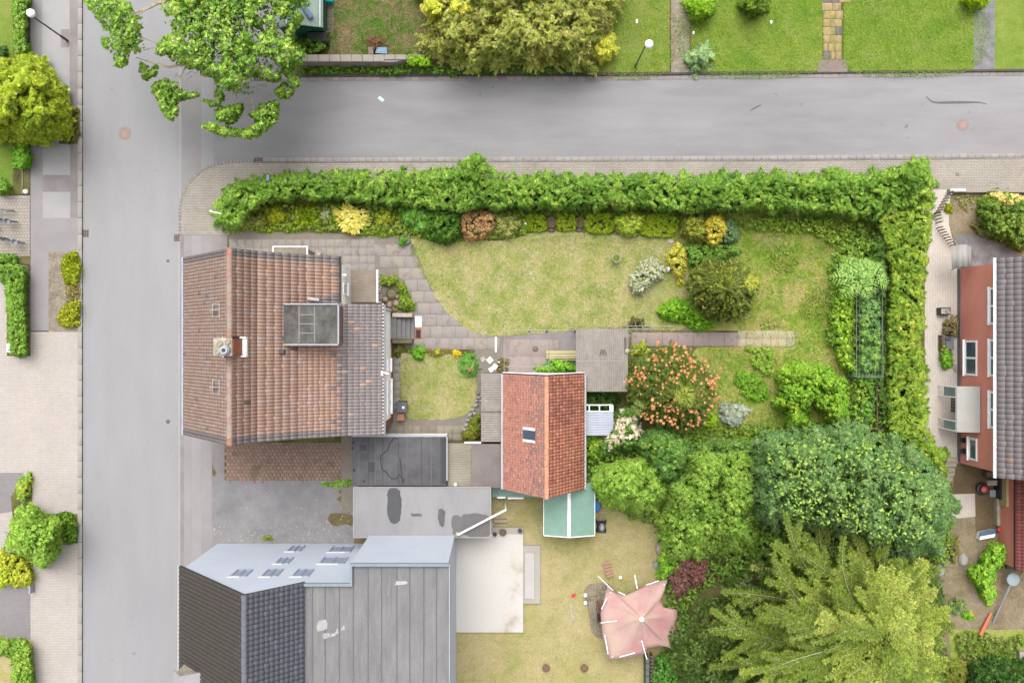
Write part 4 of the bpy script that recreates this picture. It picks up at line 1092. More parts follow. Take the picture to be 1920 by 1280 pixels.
for xx, zz in ((ex0 - .06, ez - .02), (ex1 + .06, ez - .02)):
    m = MB(); m.tube([(xx, sy0, zz), (xx, sy1, zz)], .075, 8); m.build('gutter', plain('pale_gutter', g(206, 206, 208, .5), .5), sh)
m = MB(); m.extr([(ex0 - .04, ez + .06), (rx, rz + .1), (ex1 + .04, ez + .06), (ex1 + .04, ez - .15), (rx, rz - .15), (ex0 - .04, ez - .15)], sy1 + .064, sy1 + .12); m.build('bargeboard', WHITEP, sh)
zl = slopez([(ex0, ez), (rx, rz)], SKX0); zh = slopez([(ex0, ez), (rx, rz)], SKX1)
s_ = MB()
for (y0_, y1_) in ((SKY0, SKY0 + .14), (SKY1 - .14, SKY1)): s_.add([(SKX0, y0_, zl), (SKX1, y0_, zh), (SKX1, y1_, zh), (SKX0, y1_, zl), (SKX0, y0_, zl + .14), (SKX1, y0_, zh + .14), (SKX1, y1_, zh + .14), (SKX0, y1_, zl + .14)], [(0, 3, 2, 1), (4, 5, 6, 7), (0, 1, 5, 4), (1, 2, 6, 5), (2, 3, 7, 6), (3, 0, 4, 7)])
w_ = s_.build('skylight', WHITEP, sh)
s_ = MB(); s_.add([(SKX0, SKY0 + .14, zl + .11), (SKX1, SKY0 + .14, zh + .11), (SKX1, SKY1 - .14, zh + .11), (SKX0, SKY1 - .14, zl + .11)], [(0, 1, 2, 3)]); s_.build('pane', GLASS, w_)

# small clear lean-to east of the shed
lt = root('glazed_lean_to', *P(1125, 795, 0)[:2], .1, 'small clear corrugated roof with open white frame east of the orange shed', 'lean-to')
corrugated('roof_sheet', 1096, 1150, 771, 816, 2.1, CORR3, .1, 'x', lt, .014)
m = MB(); 
for x0, x1, y0, y1 in ((1096, 1149, 758, 760), (1096, 1150, 770, 771.5), (1104, 1106, 760, 770), (1123, 1125, 760, 770), (1143, 1150, 760, 770)): box_px(m, x0, x1, y0, y1, 2.08, 2.14)
m.build('frame', WHITEP, lt)
for q in ((1098, 760), (1148, 760), (1148, 814)):
    m = MB(); a = P(*q, 2.05); m.tube([(a[0], a[1], .1), (a[0], a[1], 2.06)], .04, 6); m.build('post', WHITEP, lt)

# ---------------- garage behind (south) and the blue house
gar2, a, b = flat_roof('garage', 664, 919, 914, 1006, 2.75, BITU2, plain('grey_wall', g(150, 148, 148, K), .9), 'wide flat garage with mottled grey felt roof north of the pale blue house', edge=plain('grey_edge', g(190, 188, 188, K), .7), lip=.04)
for (x0, x1, y0, y1, cc) in ((728, 750, 919, 975, 100), (866, 919, 966, 1003, 128), (770, 792, 962, 968, 120), (822, 834, 955, 985, 116), (848, 866, 968, 1000, 132)):
    m = MB(); q = smooth_poly([(x0, y0), (x1, y0 + 2), (x1 - 1, y1), (x0 + 1, y1 - 2)], 5, 1.2, x0); m.prism([P(u, v, 2.76)[:2] for u, v in q], 2.75, 2.754 + cc * .00004); m.build('stain_patch', plain('felt_%d' % cc, g(cc, cc - 3, cc - 2, K), .85), gar2)
bh = root('blue_house', G(-300), G(-520), .1, 'pale blue rendered house with steep dark tiled roof and seven recessed gable windows', 'house')
by = G(-378)
apx, apz = G(-377), 12.6
m = MB(); m.extr([(G(-526), .1), (G(-526), 6.5), (apx, apz - .1), (G(-304), 10.0), (G(-304), .1)], G(-900), by); m.build('wall', BLUEW, bh)
m = MB(); m.box(G(-304) + .003, G(-232), G(-900), by + .003, .1, 9.85); m.build('wall', BLUEW, bh)
m = MB(); m.box(G(-232) + .003, G(-79), G(-900), G(-347), .1, 9.85); m.build('wall', BLUEW, bh)
m = MB(); m.box(G(-302), G(-79) + .05, G(-900), by, 9.853, 9.96); m.box(G(-232), G(-79) + .05, by, G(-347), 9.853, 9.958); m.build('flat_roof', BITU4, bh)
m = MB(); m.box(G(-304), G(-231), by - .1, by + .05, 9.97, 10.2); m.box(G(-231), G(-228), by - .1, G(-346), 9.97, 10.2); m.box(G(-228), G(-78), G(-350), G(-345.5), 9.97, 10.2); m.build('parapet', BLUET, bh)
m = MB(); m.box(G(-79) + .051, G(-76.5), G(-900), G(-347), 9.75, 10.15); m.build('parapet', plain('white_edge', g(206, 208, 214, .5), .5), bh)
for xx in (-292, -272, -250, -228, -205, -184, -160, -140, -118, -98):
    m = MB(); m.box(G(xx), G(xx) + .06, G(-900), by - .12 if xx < -232 else G(-352), 9.96, 9.968); m.build('felt_seam', plain('felt_seam_grey', g(124, 122, 124, .42), .9), bh)
for (x, y, w1, h1, cc) in ((-284, -452, .55, .6, 200), (-276, -464, .4, .3, 192), (-264, -461, .3, .2, 205), (-256, -458, .22, .35, 200), (-247, -452, .2, .3, 205), (-163, -380, .7, .2, 212), (-175, -400, .2, 1.2, 150), (-175, -440, .2, 1.4, 152), (-279, -492, .2, 2.2, 154)):
    m = MB(); q = smooth_poly([(0, 0), (w1, .1), (w1 * .9, h1), (.1, h1 * .9)], .2, .04, int(-x)); m.prism([(G(x) + u, G(y) + v) for u, v in q], 9.96, 9.984 + .002 * w1); m.build('repair_patch', plain('felt_%d' % cc, g(cc, cc, cc, K), .9), bh)
m = MB(); m.extr([(G(-532), 6.55), (apx, apz + .06), (G(-303), 10.12), (G(-303), 10.0), (apx, apz - .09), (G(-532), 6.4)], G(-900), by + .12); m.build('roof', plain('roof_deck_dark', g(58, 56, 60, .5), .9), bh)
PD = vary(g(96, 90, 86, .6), .06, 6, 71); PD2 = vary(g(120, 120, 132, .55), .07, 6, 72)
roof_tiles(bh, [(apx, apz + .06), (G(-533), 6.55)], G(-720), by + .12, .23, .34, PD, lambda *a: rt.randrange(6), TILED, kind='pan', cap=0)
roof_tiles(bh, [(apx, apz + .06), (G(-303), 10.12)], G(-720), by + .12, .26, .3, PD2, lambda *a: rt.randrange(6), TILED, kind='pan', cap=150)
ridge_tiles(bh, apx, apz + .08, G(-720), by + .12, 30, PD2, TILED, r=.13)
m = MB(); m.tube([(G(-535), G(-900), 6.45), (G(-535), by + .1, 6.45)], .08, 8); m.build('gutter', plain('pale_gutter', g(206, 206, 208, .5), .5), bh)
for (xa, xb, ya, yb) in ((539, 568, 1023, 1034), (616, 661, 1024, 1035), (517, 546, 1045, 1057), (599, 650, 1044, 1057), (434, 468, 1068, 1081), (492, 526, 1067, 1081), (549, 584, 1067, 1081)):
    def yz(y): return 60 * (1 - 378. / (y - 640))
    z0_, z1_ = yz(ya), yz(yb); zm = (z0_ + z1_) / 2
    X0_ = (xa + 4 - VX) * S * (1 - zm / 60); X1_ = (xb - VX) * S * (1 - zm / 60)
    w_ = window(bh, by, X0_, X1_, z0_, z1_, 2, axis='y', side=1, mat=plain('window_grey', g(170, 180, 200, .55), .5), sill=False, glass=plain('pale_glass', g(160, 174, 200, .6), .3, 0, .03, .5))
    m = MB(); m.box(X0_ - .12, X1_ - .3, by + .002, by + .07, z1_, z1_ + .16); m.build('shutter_box', plain('shutter_white', g(224, 224, 226, .5), .6), w_)
m = MB(); m.box(G(-520), G(-478), G(-560), G(-533), 6.5, 8.6); d2 = m.build('dormer', CREAMP, bh)
m = MB(); m.extr([(G(-525), 8.4), (G(-505), 9.3), (G(-470), 8.6), (G(-470), 8.45), (G(-505), 9.15), (G(-525), 8.25)], G(-562), G(-530)); m.build('dormer_roof', plain('dormer_trim', g(196, 194, 196, .5), .6), d2)

# ---------------- red house on the east
rh = root('red_brick_house', G(1000), G(-45), .1, 'red painted house with grey tiled roof and white framed windows beside the driveway', 'house')
rx0, rx1 = G(860), G(1140); ry0, ry1 = G(-226), G(136)
m = MB(); m.extr([(rx0, .1), (rx0, 5.6), (G(1000), 9.6), (rx1, 5.6), (rx1, .1)], ry0, ry1); m.build('wall', REDW, rh)
m = MB(); m.extr([(G(848), 5.6), (G(1000), 10.0), (G(1150), 5.6), (G(1150), 5.45), (G(1000), 9.8), (G(848), 5.45)], ry0 - .2, ry1 + .2); m.build('roof', plain('roof_deck', g(70, 60, 56, .5), .9), rh)
PG = vary(g(150, 140, 142, .55), .06, 6, 81) + [np.array(g(180, 146, 130, .55))]
roof_tiles(rh, [(G(1000), 10.0), (G(847), 5.6)], ry0 - .2, ry1 + .2, .3, .42, PG, lambda *a: 6 if rt.random() < .01 else rt.randrange(6), TILED, cap=120)
roof_tiles(rh, [(G(1000), 10.0), (G(1151), 5.6)], ry0 - .2, ry1 + .2, .3, .42, PG, lambda *a: rt.randrange(6), TILED, cap=0)
m = MB(); m.tube([(G(845), ry0 - .2, 5.5), (G(845), ry1 + .2, 5.5)], .09, 8); m.build('gutter', WHITEP, rh)
m = MB(); m.box(G(858.2), G(860) - .003, ry0 + .02, ry1, .1, .5); m.build('plinth', plain('plinth_grey', g(150, 140, 140, K), .9), rh)
def ry(py, z): return (VY - py) * S * (1 - z / H)
window(rh, rx0, ry(704, 1.8), ry(638, 1.8), 1.0, 2.5, 2, .12, side=-1)
window(rh, rx0, ry(862, 1.8), ry(820, 1.8), 1.5, 2.5, 1, .12, side=-1)
for (a, b) in ((608, 538), (706, 636), (804, 734)): window(rh, rx0, ry(a, 4.7), ry(b, 4.7), 4.0, 5.2, 2, .12, side=-1)
for yc in (805, 825, 845):
    m = MB(); m.lathe(G(857.5), ry(yc, 1.), [(.14, .75), (.17, 1.05), (.12, 1.12), (.05, 1.0)], 12); thing('wall_planter', m, BLACK, {805: 'black round pot on the red wall, closest to the entrance canopy', 825: 'black round pot on the red wall, middle one of three', 845: 'black round pot on the red wall beside the small lower window'}[yc], 'pot', 'black pots along the red wall')
ec = root('entrance_canopy', *P(1815, 766, 0)[:2], .1, 'pale translucent entrance canopy with side screens on the red house', 'canopy')
m = MB(); z = 2.7; m.add([(G(822), ry(724, z), 2.55), (rx0 - .07, ry(724, z), 2.95), (rx0 - .07, ry(810, z), 2.95), (G(822), ry(810, z), 2.55), (G(822), ry(724, z), 2.6), (rx0 - .07, ry(724, z), 3.0), (rx0 - .07, ry(810, z), 3.0), (G(822), ry(810, z), 2.6)], [(0, 1, 2, 3), (7, 6, 5, 4), (0, 3, 7, 4), (1, 0, 4, 5), (2, 1, 5, 6), (3, 2, 6, 7)][::1]); m.build('roof_panel', pmat('frosted_sheet', [g(206, 204, 196, K), g(214, 214, 208, K)], 1, fine=.03, rough=.4), ec)
m = MB()
for yy in (726, 745, 790, 808): q = ry(yy, 2.5); m.tube([(G(823), q, .1), (G(823), q, 2.56)], .04, 6)
m.box(G(822), G(826), ry(808, 2.5), ry(726, 2.5), 2.42, 2.54); m.build('frame', WHITEP, ec)
for (a_, b_) in ((726, 745), (790, 808)):
    m = MB(); m.box(G(822.5), G(823.3), ry(b_, 2.4), ry(a_, 2.4), .9, 2.3); m.build('screen_pane', plain('pane_teal', g(130, 160, 168, .5), .2), ec)
# pale ribbed carport / awning north-west of the red house
aw = root('awning', *P(1803, 480, 0)[:2], .1, 'pale grey scalloped awning at the north west corner of the red house', 'awning')
m = MB(); x0_, x1_ = 1785, 1822; V = []; F = []; nn = 15
for i in range(nn):
    t = i / (nn - 1); q = P(x0_ + (x1_ - x0_) * t, 462 - 3 * math.sin(t * math.pi), 2.5); q2 = P(x0_ + (x1_ - x0_) * t, 501, 2.5); zz = 2.4 + .35 * math.sin(t * math.pi) + .05 * math.cos(t * math.pi * 6)
    V += [(q[0], q[1], zz), (q2[0], q2[1], zz)]
for i in range(nn - 1): F.append((2 * i, 2 * i + 1, 2 * i + 3, 2 * i + 2))
m.add(V, F); o = m.build('cover', pmat('awning_cloth', [g(186, 182, 178, K), g(208, 204, 198, K)], 1.5, (3, .3, 1), fine=.04), aw, smooth=True); md = o.modifiers.new('t', 'SOLIDIFY'); md.thickness = .02
for q in ((1819, 466), (1819, 498)):
    m = MB(); a = P(*q, 2.4); m.tube([(a[0], a[1], .1), (a[0], a[1], 2.42)], .04, 6); m.build('post', ZINC, aw)

# ------------------------------------------------------------------ street things
def lamp(px, py, hx_, hy_, label, dark):
    x, y, _ = P(px, py, .1); hx, hy, _ = P(hx_, hy_, 4.9)
    r = root('street_lamp', x, y, .1, label, 'street lamp', 'street lamps')
    m = MB(); m.tube([(x, y, .05), (x, y, 1.0)], .075, 10); m.tube([(x, y, 1.0), (x, y, 4.3), (x + (hx - x) * .5, y + (hy - y) * .5, 4.75)], [.05, .04, .035], 10); m.build('pole', dark, r)
    m = MB(); m.lathe(hx, hy, [(.06, 4.55), (.24, 4.66), (.25, 4.72), (.22, 4.83), (.13, 4.92), (.03, 4.95)], 20); m.build('lamp_shade', WHITEP, r, smooth=True)
    m = MB(); m.lathe(hx, hy, [(.18, 4.5), (.2, 4.6), (.2, 4.655)], 16); m.build('lamp_glass', plain('frosted_glass', g(220, 224, 226, .6), .2), r)
    return r
lamp(127, 77, 55, 23, 'street lamp on the pavement beside the tall north west hedge', DARK)
lamp(1191, 125, 1218, 81, 'street lamp standing on the grass verge between conifer and gravel path', plain('lamp_grey', g(120, 124, 124, .5), .5))

def manhole(px, py, r, label):
    x, y, _ = P(px, py); t = root('manhole_cover', x, y, .01, label, 'manhole cover', 'round manhole covers')
    m = MB(); m.lathe(x, y, [(r, .0), (r, .012), (r * .98, .014)], 32); m.build('frame', plain('manhole_concrete', g(176, 158, 152, K), .9), t)
    m = MB(); m.lathe(x, y, [(r * .84, .014), (r * .82, .02)], 32); m.build('lid', IRON, t)
    m = MB()
    for i in range(16): a = 2 * math.pi * i / 16; m.lathe(x + r * .66 * math.cos(a), y + r * .66 * math.sin(a), [(.022, .02), (.02, .023)], 6)
    m.build('lid_holes', IROND, t)['kind'] = 'stuff'
manhole(234, 250, .40, 'rusty round manhole cover in the wide main road')
manhole(1805, 234, .37, 'rusty round manhole cover in the east end of the side street')
def drain(px, py, w_, h_, label, rz=0, z=.0):
    x, y, _ = P(px, py); t = root('drain_grate', x, y, z, label, 'drain grate', 'gutter drain grates')
    m = MB(); m.bbox(x - w_ / 2, x + w_ / 2, y - h_ / 2, y + h_ / 2, z, z + .022, .004); m.build('frame', plain('drain_iron', g(150, 138, 132, K), .7), t)
    m = MB(); nx, ny = 3, 5
    for i in range(nx):
        for j in range(ny):
            a = x - w_ * .36 + w_ * .72 * i / (nx - 1); b = y - h_ * .38 + h_ * .76 * j / (ny - 1)
            m.box(a - w_ * .11, a + w_ * .11, b - h_ * .06, b + h_ * .06, z + .02, z + .026)
    m.build('slots', IROND, t)['kind'] = 'stuff'
drain(161, 437.5, .33, .45, 'gutter drain on the west edge of the main road')
drain(331.5, 446, .33, .42, 'gutter drain on the east edge of the main road near the tiled house')
drain(485, 299.5, .48, .26, 'gutter drain at the start of the south gutter of the side street', z=.012)
drain(483, 147.5, .48, .26, 'gutter drain under the street tree in the north gutter', z=.012)
drain(1787, 758, .38, .95, 'long grey grate set in the driveway pavers beside the red house', z=.112)
m = MB(); q = P(1795, 327, .1); m.bbox(q[0] - .11, q[0] + .11, q[1] - .11, q[1] + .11, .1, .112, .004); thing('valve_cover', m, plain('drain_iron', (0, 0, 0)), 'small square iron cover in the pavement east of the hedge', 'cover')
for px, py, rr, lb in ((315, 790, .13, 'small dark round cap in the main road west of the tiled house'), (315, 489, .09, 'tiny round valve cap in the main road near the house corner')):
    m = MB(); q = P(px, py); m.lathe(q[0], q[1], [(rr, 0), (rr, .012), (rr * .9, .015)], 16); thing('road_cover', m, plain('cap_iron', g(118, 114, 116, K), .8), lb, 'valve cap')
m = MB(); q = P(714.5, 186, 0); a = math.radians(-38)
c_, s_ = math.cos(a), math.sin(a)
m.prism([(q[0] + u * c_ - v * s_, q[1] + u * s_ + v * c_) for u, v in ((-.19, -.1), (.19, -.1), (.19, .1), (-.19, .1))], .004, .02); thing('paper_sheet', m, plain('pale_blue_paper', g(206, 222, 246, .6), .7), 'pale blue folded paper lying alone on the side street', 'paper')
# cracks in the side street: sunken dark lines
def crack(name, pts, r, z, mat, label):
    m = MB(); q = smooth_poly(pts + pts[::-1][1:-1], 6)[:len(smooth_poly(pts + pts[::-1][1:-1], 6)) // 2]
    m.tube([(P(x, y)[0], P(x, y)[1], z) for x, y in q], [r * (.3 + .7 * math.sin(math.pi * min(1, max(0, i / max(1, len(q) - 1))))) for i in range(len(q))], 5)
    for k, v in enumerate(m.v): m.v[k] = (v[0], v[1], z + (v[2] - z) * .1)
    o = m.build(name, mat); o['kind'] = 'structure'
CRK = plain('crack_tar', g(126, 122, 126, K), .9)
crack('road_crack', [(1737, 181), (1746, 190), (1760, 192.5), (1790, 192), (1840, 192.5), (1852, 198)], .09, .006, CRK, '')
crack('road_crack', [(1406, 208), (1420, 200), (1428, 196), (1438, 190)], .06, .006, CRK, '')
# signs
x, y, _ = P(407, 399, 2.7); t = root('street_name_sign', x, y, .1, 'white street name blade on a pole at the rounded hedge end', 'sign')
m = MB(); m.tube([(x + .25, y - .05, .1), (x + .25, y - .05, 2.75)], .035, 8); m.build('pole', ZINC, t)
m = MB(); m.prism([(x - .36, y + .06), (x + .35, y - .1), (x + .355, y - .06), (x - .355, y + .1)], 2.62, 2.84); m.build('sign_blade', WHITEP, t)
m = MB(); m.lathe(x - .33, y + .08, [(.07, 2.5), (.07, 2.86), (.04, 2.88)], 8); m.build('end_bracket', WHITEP, t)
x, y, _ = P(503, 334, 2.6); m = MB(); m.tube([(x, y, .1), (x, y, 2.6)], .05, 8); m.bbox(x - .09, x + .09, y - .2, y + .2, 2.5, 2.75, .03); thing('post_sign', m, plain('blue_grey_paint', g(120, 136, 160, .5), .5), 'slim blue grey post top sticking out of the north hedge', 'post')
x, y, _ = P(332, 1270, 2.3); t = root('traffic_sign', x, y, .1, 'blue and white traffic sign seen from above at the kerb beside the blue house', 'sign')
m = MB(); m.tube([(x, y - .05, .1), (x, y - .05, 2.7)], .035, 8); m.build('pole', ZINC, t)
m = MB(); m.prism([(x - .1, y + .3), (x - .03, y + .33), (x + .1, y - .3), (x + .03, y - .33)], 2.0, 2.6); m.build('sign_plate', BLUE, t)
m = MB(); m.prism([(x - .03, y + .36), (x + .01, y + .37), (x + .14, y - .28), (x + .1, y - .3)], 2.0, 2.62); m.build('sign_rim', WHITEP, t)
x, y, _ = P(19, 652, .9); t = root('notice_box', x, y, .12, 'small white box sign on a bracket at the end of the fenced hedge', 'sign box')
m = MB(); m.bbox(x - .17, x + .17, y - .27, y + .27, .7, 1.0, .03); m.build('box', WHITEP, t)
m = MB(); m.tube([(x + .17, y + .05, .85), (x + .6, y + .05, .85), (x + .6, y + .05, .12)], .03, 6); m.build('bracket', ZINC, t)
m = MB(); m.bbox(x - .06, x + .06, y - .2, y - .06, 1.0, 1.012, .002); m.build('sticker', plain('blue_sticker', g(60, 84, 120, .6), .6), t)
x, y, _ = P(47, 359, .3); m = MB(); m.lathe(x, y, [(.13, .12), (.16, .25), (.1, .38), (.03, .4)], 9); thing('white_stone', m, WHITEP, 'white lump of stone at the corner of the fenced bed by the cycle stand', 'stone')
x, y, _ = P(58, 1104, .5); m = MB(); m.box(x - .05, x + .05, y - .25, y + .25, .1, .7); thing('electric_cabinet', m, ZINC, 'narrow grey panel post at the corner of the parking bay', 'post')

# fences on the west side
def wire_fence(name, x0, y0, x1, y1, n, hgt, label, mat=DARK, bars=3):
    a = P(x0, y0, .1); b = P(x1, y1, .1); t = root(name, a[0], a[1], .1, label, 'fence')
    for i in range(n):
        u = i / (n - 1); x = a[0] + (b[0] - a[0]) * u; y = a[1] + (b[1] - a[1]) * u
        m = MB(); m.tube([(x, y, .05), (x, y, hgt)], .03, 6); m.build('post', mat, t)
    for k in range(bars):
        z = .25 + (hgt - .3) * k / max(1, bars - 1); m = MB(); m.tube([(a[0], a[1], z), (b[0], b[1], z)], .016, 5); m.build('rail', mat, t)
    return t
wire_fence('wire_fence', 55, -10, 55, 98, 6, 1.3, 'dark wire fence along the pavement edge of the north west hedge')
wire_fence('wire_fence', 55, 497, 55, 664, 8, 1.2, 'dark green wire fence along the clipped hedge south of the cycle stand', plain('dark_green', g(50, 90, 64, .6), .5))
m = MB(); a = P(42.5, 268, .1); b = P(43.5, 364, .1); m.box(a[0], b[0], b[1], a[1], .1, .2); thing('edging_strip', m, CREAMP, 'narrow concrete edging between the west lawn and the fenced bed', 'edging')

# bicycles
def bicycle(px, py, rz, frame_c, label, basket=False, lean=.12, steer=.3):
    x, y, _ = P(px, py, .1)
    t = root('bicycle', 0, 0, 0, label, 'bicycle', 'bicycles at the cycle stand')
    for s, nm in ((-.52, 0), (.52, 1)):
        m = MB(); m.ring((s, 0, .34), .32, .024, 'y', 22, 5); o = m.build('wheel', BLACK, t)
        m = MB()
        for k in range(8): a = math.pi * k / 8; m.tube([(s - .3 * math.cos(a), 0, .34 - .3 * math.sin(a)), (s + .3 * math.cos(a), 0, .34 + .3 * math.sin(a))], .004, 3)
        m.tube([(s, -.05, .34), (s, .05, .34)], .025, 6); m.build('spokes', ZINC, o)
        m = MB(); A = [(s + .36 * math.cos(a), 0, .34 + .36 * math.sin(a)) for a in np.linspace(.3 if s > 0 else .6, 2.6 if s < 0 else 2.2, 7)]; m.tube(A, .03, 5); m.build('mudguard', frame_c, t)
    m = MB(); m.tube([(-.52, 0, .34), (-.1, 0, .3), (-.2, 0, .82)], .017, 6); m.tube([(-.1, 0, .3), (.38, 0, .78)], .021, 6); m.tube([(-.17, 0, .7), (.36, 0, .84)], .018, 6); m.tube([(-.52, 0, .34), (-.18, 0, .72)], .012, 5); m.tube([(.52, 0, .34), (.37, 0, .95)], .018, 6); m.build('frame', frame_c, t)
    m = MB(); m.lathe(-.22, 0, [(.05, .86), (.11, .9), (.1, .94), (.03, .95)], 10, sx=1.35, sy=.8); m.build('saddle', BLACK, t)
    m = MB(); m.tube([(.3 - steer * .3, .3, 1.0), (.36, .12, 1.02), (.38, 0, 1.0), (.36, -.12, 1.02), (.3 + steer * .3, -.3, 1.0)], .016, 6); m.build('handlebar', ZINC, t)
    m = MB(); m.box(-.72, -.34, -.07, .07, .7, .715); m.build('luggage_rack', DARK, t)
    if basket:
        m = MB(); m.lathe(.55, 0, [(.14, .78), (.2, 1.0), (.18, 1.0), (.12, .8)], 12); m.build('basket', plain('basket_grey', g(190, 190, 196, .4), .6), t)
    m = MB(); m.tube([(-.1, 0, .3), (-.12, .2, .02)], .012, 5); m.build('kickstand', ZINC, t)
    t.location = (x, y, .105); t.rotation_euler = (lean, 0, rz); ORG[t.name] = (0, 0, 0)
NAVY = plain('navy_paint', g(44, 66, 96, .7), .35)
bicycle(5, 394, math.radians(-2), DARK, 'dark bicycle, northernmost at the cycle stand', steer=.5)
bicycle(12, 412, math.radians(-10), NAVY, 'dark blue bicycle with its wheels turned, second from the north', True, steer=-.5)
bicycle(26, 450, math.radians(-14), plain('teal_paint', g(30, 84, 110, .7), .35), 'teal bicycle with a pale front basket, southernmost one standing alone', True, .1)
bicycle(-20, 438, math.radians(25), plain('silver_paint', g(190, 200, 210, .5), .35), 'pale bicycle mostly outside the west edge beside the teal bicycle', steer=.2)

# bins
x, y, _ = P(754, 763, .9); t = root('wheelie_bin', x, y, .14, 'dark grey wheelie bin on the paving beside the small lawn', 'bin')
m = MB(); m.add([(x - .25, y - .28, .2), (x + .25, y - .28, .2), (x + .25, y + .28, .2), (x - .25, y + .28, .2), (x - .3, y - .31, 1.0), (x + .3, y - .31, 1.0), (x + .3, y + .31, 1.0), (x - .3, y + .31, 1.0)], [(0, 3, 2, 1), (4, 5, 6, 7), (0, 1, 5, 4), (1, 2, 6, 5), (2, 3, 7, 6), (3, 0, 4, 7)]); m.build('body', BLACK, t)
m = MB(); m.bbox(x - .32, x + .32, y - .33, y + .33, 1.0, 1.07, .03); m.build('lid', plain('bin_lid_grey', g(88, 92, 104, .6), .5), t)
m = MB(); m.tube([(x - .22, y + .36, 1.0), (x + .22, y + .36, 1.0)], .025, 6); m.build('handle', BLACK, t)
m = MB(); m.bbox(x + .02, x + .15, y - .08, y + .06, 1.07, 1.078, .002); m.build('sticker', WHITEP, t)
for s in (-.22, .22): m = MB(); m.ring((x + s, y + .28, .24), .08, .03, 'x', 12, 5); m.build('wheel', BLACK, t)
x, y, _ = P(751, 781, .7); t = root('compost_bin', x, y, .14, 'brown lidded tub standing against the dark wheelie bin', 'bin')
m = MB(); m.bbox(x - .2, x + .2, y - .2, y + .2, .14, .66, .03); m.build('body', BROWN, t)
m = MB(); m.bbox(x - .23, x + .23, y - .23, y + .23, .66, .74, .03); m.build('lid', plain('faded_orange_lid', g(196, 140, 114, .5), .7), t)

# bench of pale yellow planks
t = root('garden_bench', *P(1052, 668, 0)[:2], .1, 'pale yellow plank bench half under the corrugated canopy', 'bench')
for y0, y1, z in ((657, 663, .5), (663.6, 668.4, .5), (669, 672.2, .5), (673.5, 675.5, .46)):
    m = MB(); box_px(m, 1024 if y0 < 669 else (1024 if y0 < 673 else 1030), 1090, y0, y1, z - .04, z, bev=.01); m.build('seat_plank', WOODY, t)
for xx in (1032, 1082):
    m = MB(); box_px(m, xx, xx + 4, 658, 673, .13, .455); m.build('leg', WOODY, t)
# pergola frame of thin steel tube
t = root('pipe_pergola', *P(1030, 660, 0)[:2], .1, 'thin grey pipe pergola frame over the paved area north of the orange shed', 'pergola')
Z = 2.4
def tb(a, b, r=.02, z0=Z, z1=Z, nm='rail', mat=STEEL):
    m = MB(); p = P(*a, z0); q = P(*b, z1); m.tube([p, q], r, 5); m.build(nm, mat, t)
tb((943, 620), (1232, 616)); tb((943, 687), (1031, 687))
for x in (945.5, 995.5, 1029): tb((x, 616 if x > 950 else 620), (x, 699))
tb((1178, 611), (1264, 611)); tb((1177, 604), (1177, 660)); tb((1190, 600), (1195, 622)); tb((1203, 603), (1208, 622)); tb((1177, 629), (1183, 629)); tb((1177, 657), (1200, 656))
for x, y in ((945.5, 620), (995.5, 618), (1029, 617), (1079, 616), (945.5, 687), (1031, 687), (1178, 612)):
    p = P(x, y, Z); m = MB(); m.tube([(p[0], p[1], .1), (p[0], p[1], Z)], .022, 6); m.build('post', STEEL, t)
for x, y in ((992, 621), (1025, 621), (1071, 618)):
    m = MB(); p = P(x, y, .3); m.box(p[0] - .07, p[0] + .07, p[1] - .05, p[1] + .05, .1, .2); m.build('footing', DARK, t)
# veg net cage on the east lawn
t = root('fruit_cage', *P(1630, 630, 0)[:2], .1, 'green netted fruit cage on grey poles beside the east hedge', 'fruit cage')
for x, y in ((1606, 545), (1654, 540), (1606, 640), (1654, 640), (1604, 706), (1656, 706)):
    p = P(x, y, 1.9); m = MB(); m.tube([(p[0], p[1], .1), (p[0], p[1], 1.9)], .03, 6); m.build('pole', STEEL, t)
for a, b in (((1606, 545), (1606, 706)), ((1654, 540), (1656, 706)), ((1606, 545), (1654, 540)), ((1604, 706), (1656, 706))):
    m = MB(); m.tube([P(*a, 1.9), P(*b, 1.9)], .016, 5); m.build('rail', STEEL, t)
m = MB()
for i in range(18): y = 546 + i * 9.2; m.tube([P(1606, y, 1.88 - .2 * (i % 2) * .2), P(1631, y + 1, 1.72), P(1655, y, 1.88)], .009, 3)
for i in range(9): x = 1606 + i * 6.0; z = 1.88 - .16 * math.sin(math.pi * i / 8); m.tube([P(x, 546, z), P(x, 705, z)], .008, 3)
o = m.build('net', plain('net_teal', g(120, 164, 140, .6), .6), t)
# old timber frame south of the cage
t = root('old_pergola', *P(1650, 770, 0)[:2], .1, 'weathered brown timber frame hidden between the shrubs and the east hedge', 'frame')
for a, b in (((1645, 720), (1645, 806)), ((1655, 720), (1657, 756)), ((1638, 718), (1655, 721)), ((1630, 802), (1652, 806)), ((1652, 806), (1662, 797)), ((1606, 707), (1640, 709))):
    m = MB(); m.tube([P(*a, 1.2), P(*b, 1.2)], .05, 5); m.build('beam', WOODB, t)
for q in ((1645, 722), (1645, 805), (1655, 722)): p = P(*q, 1.2); m = MB(); m.tube([(p[0], p[1], .1), (p[0], p[1], 1.22)], .05, 5); m.build('post', WOODB, t)

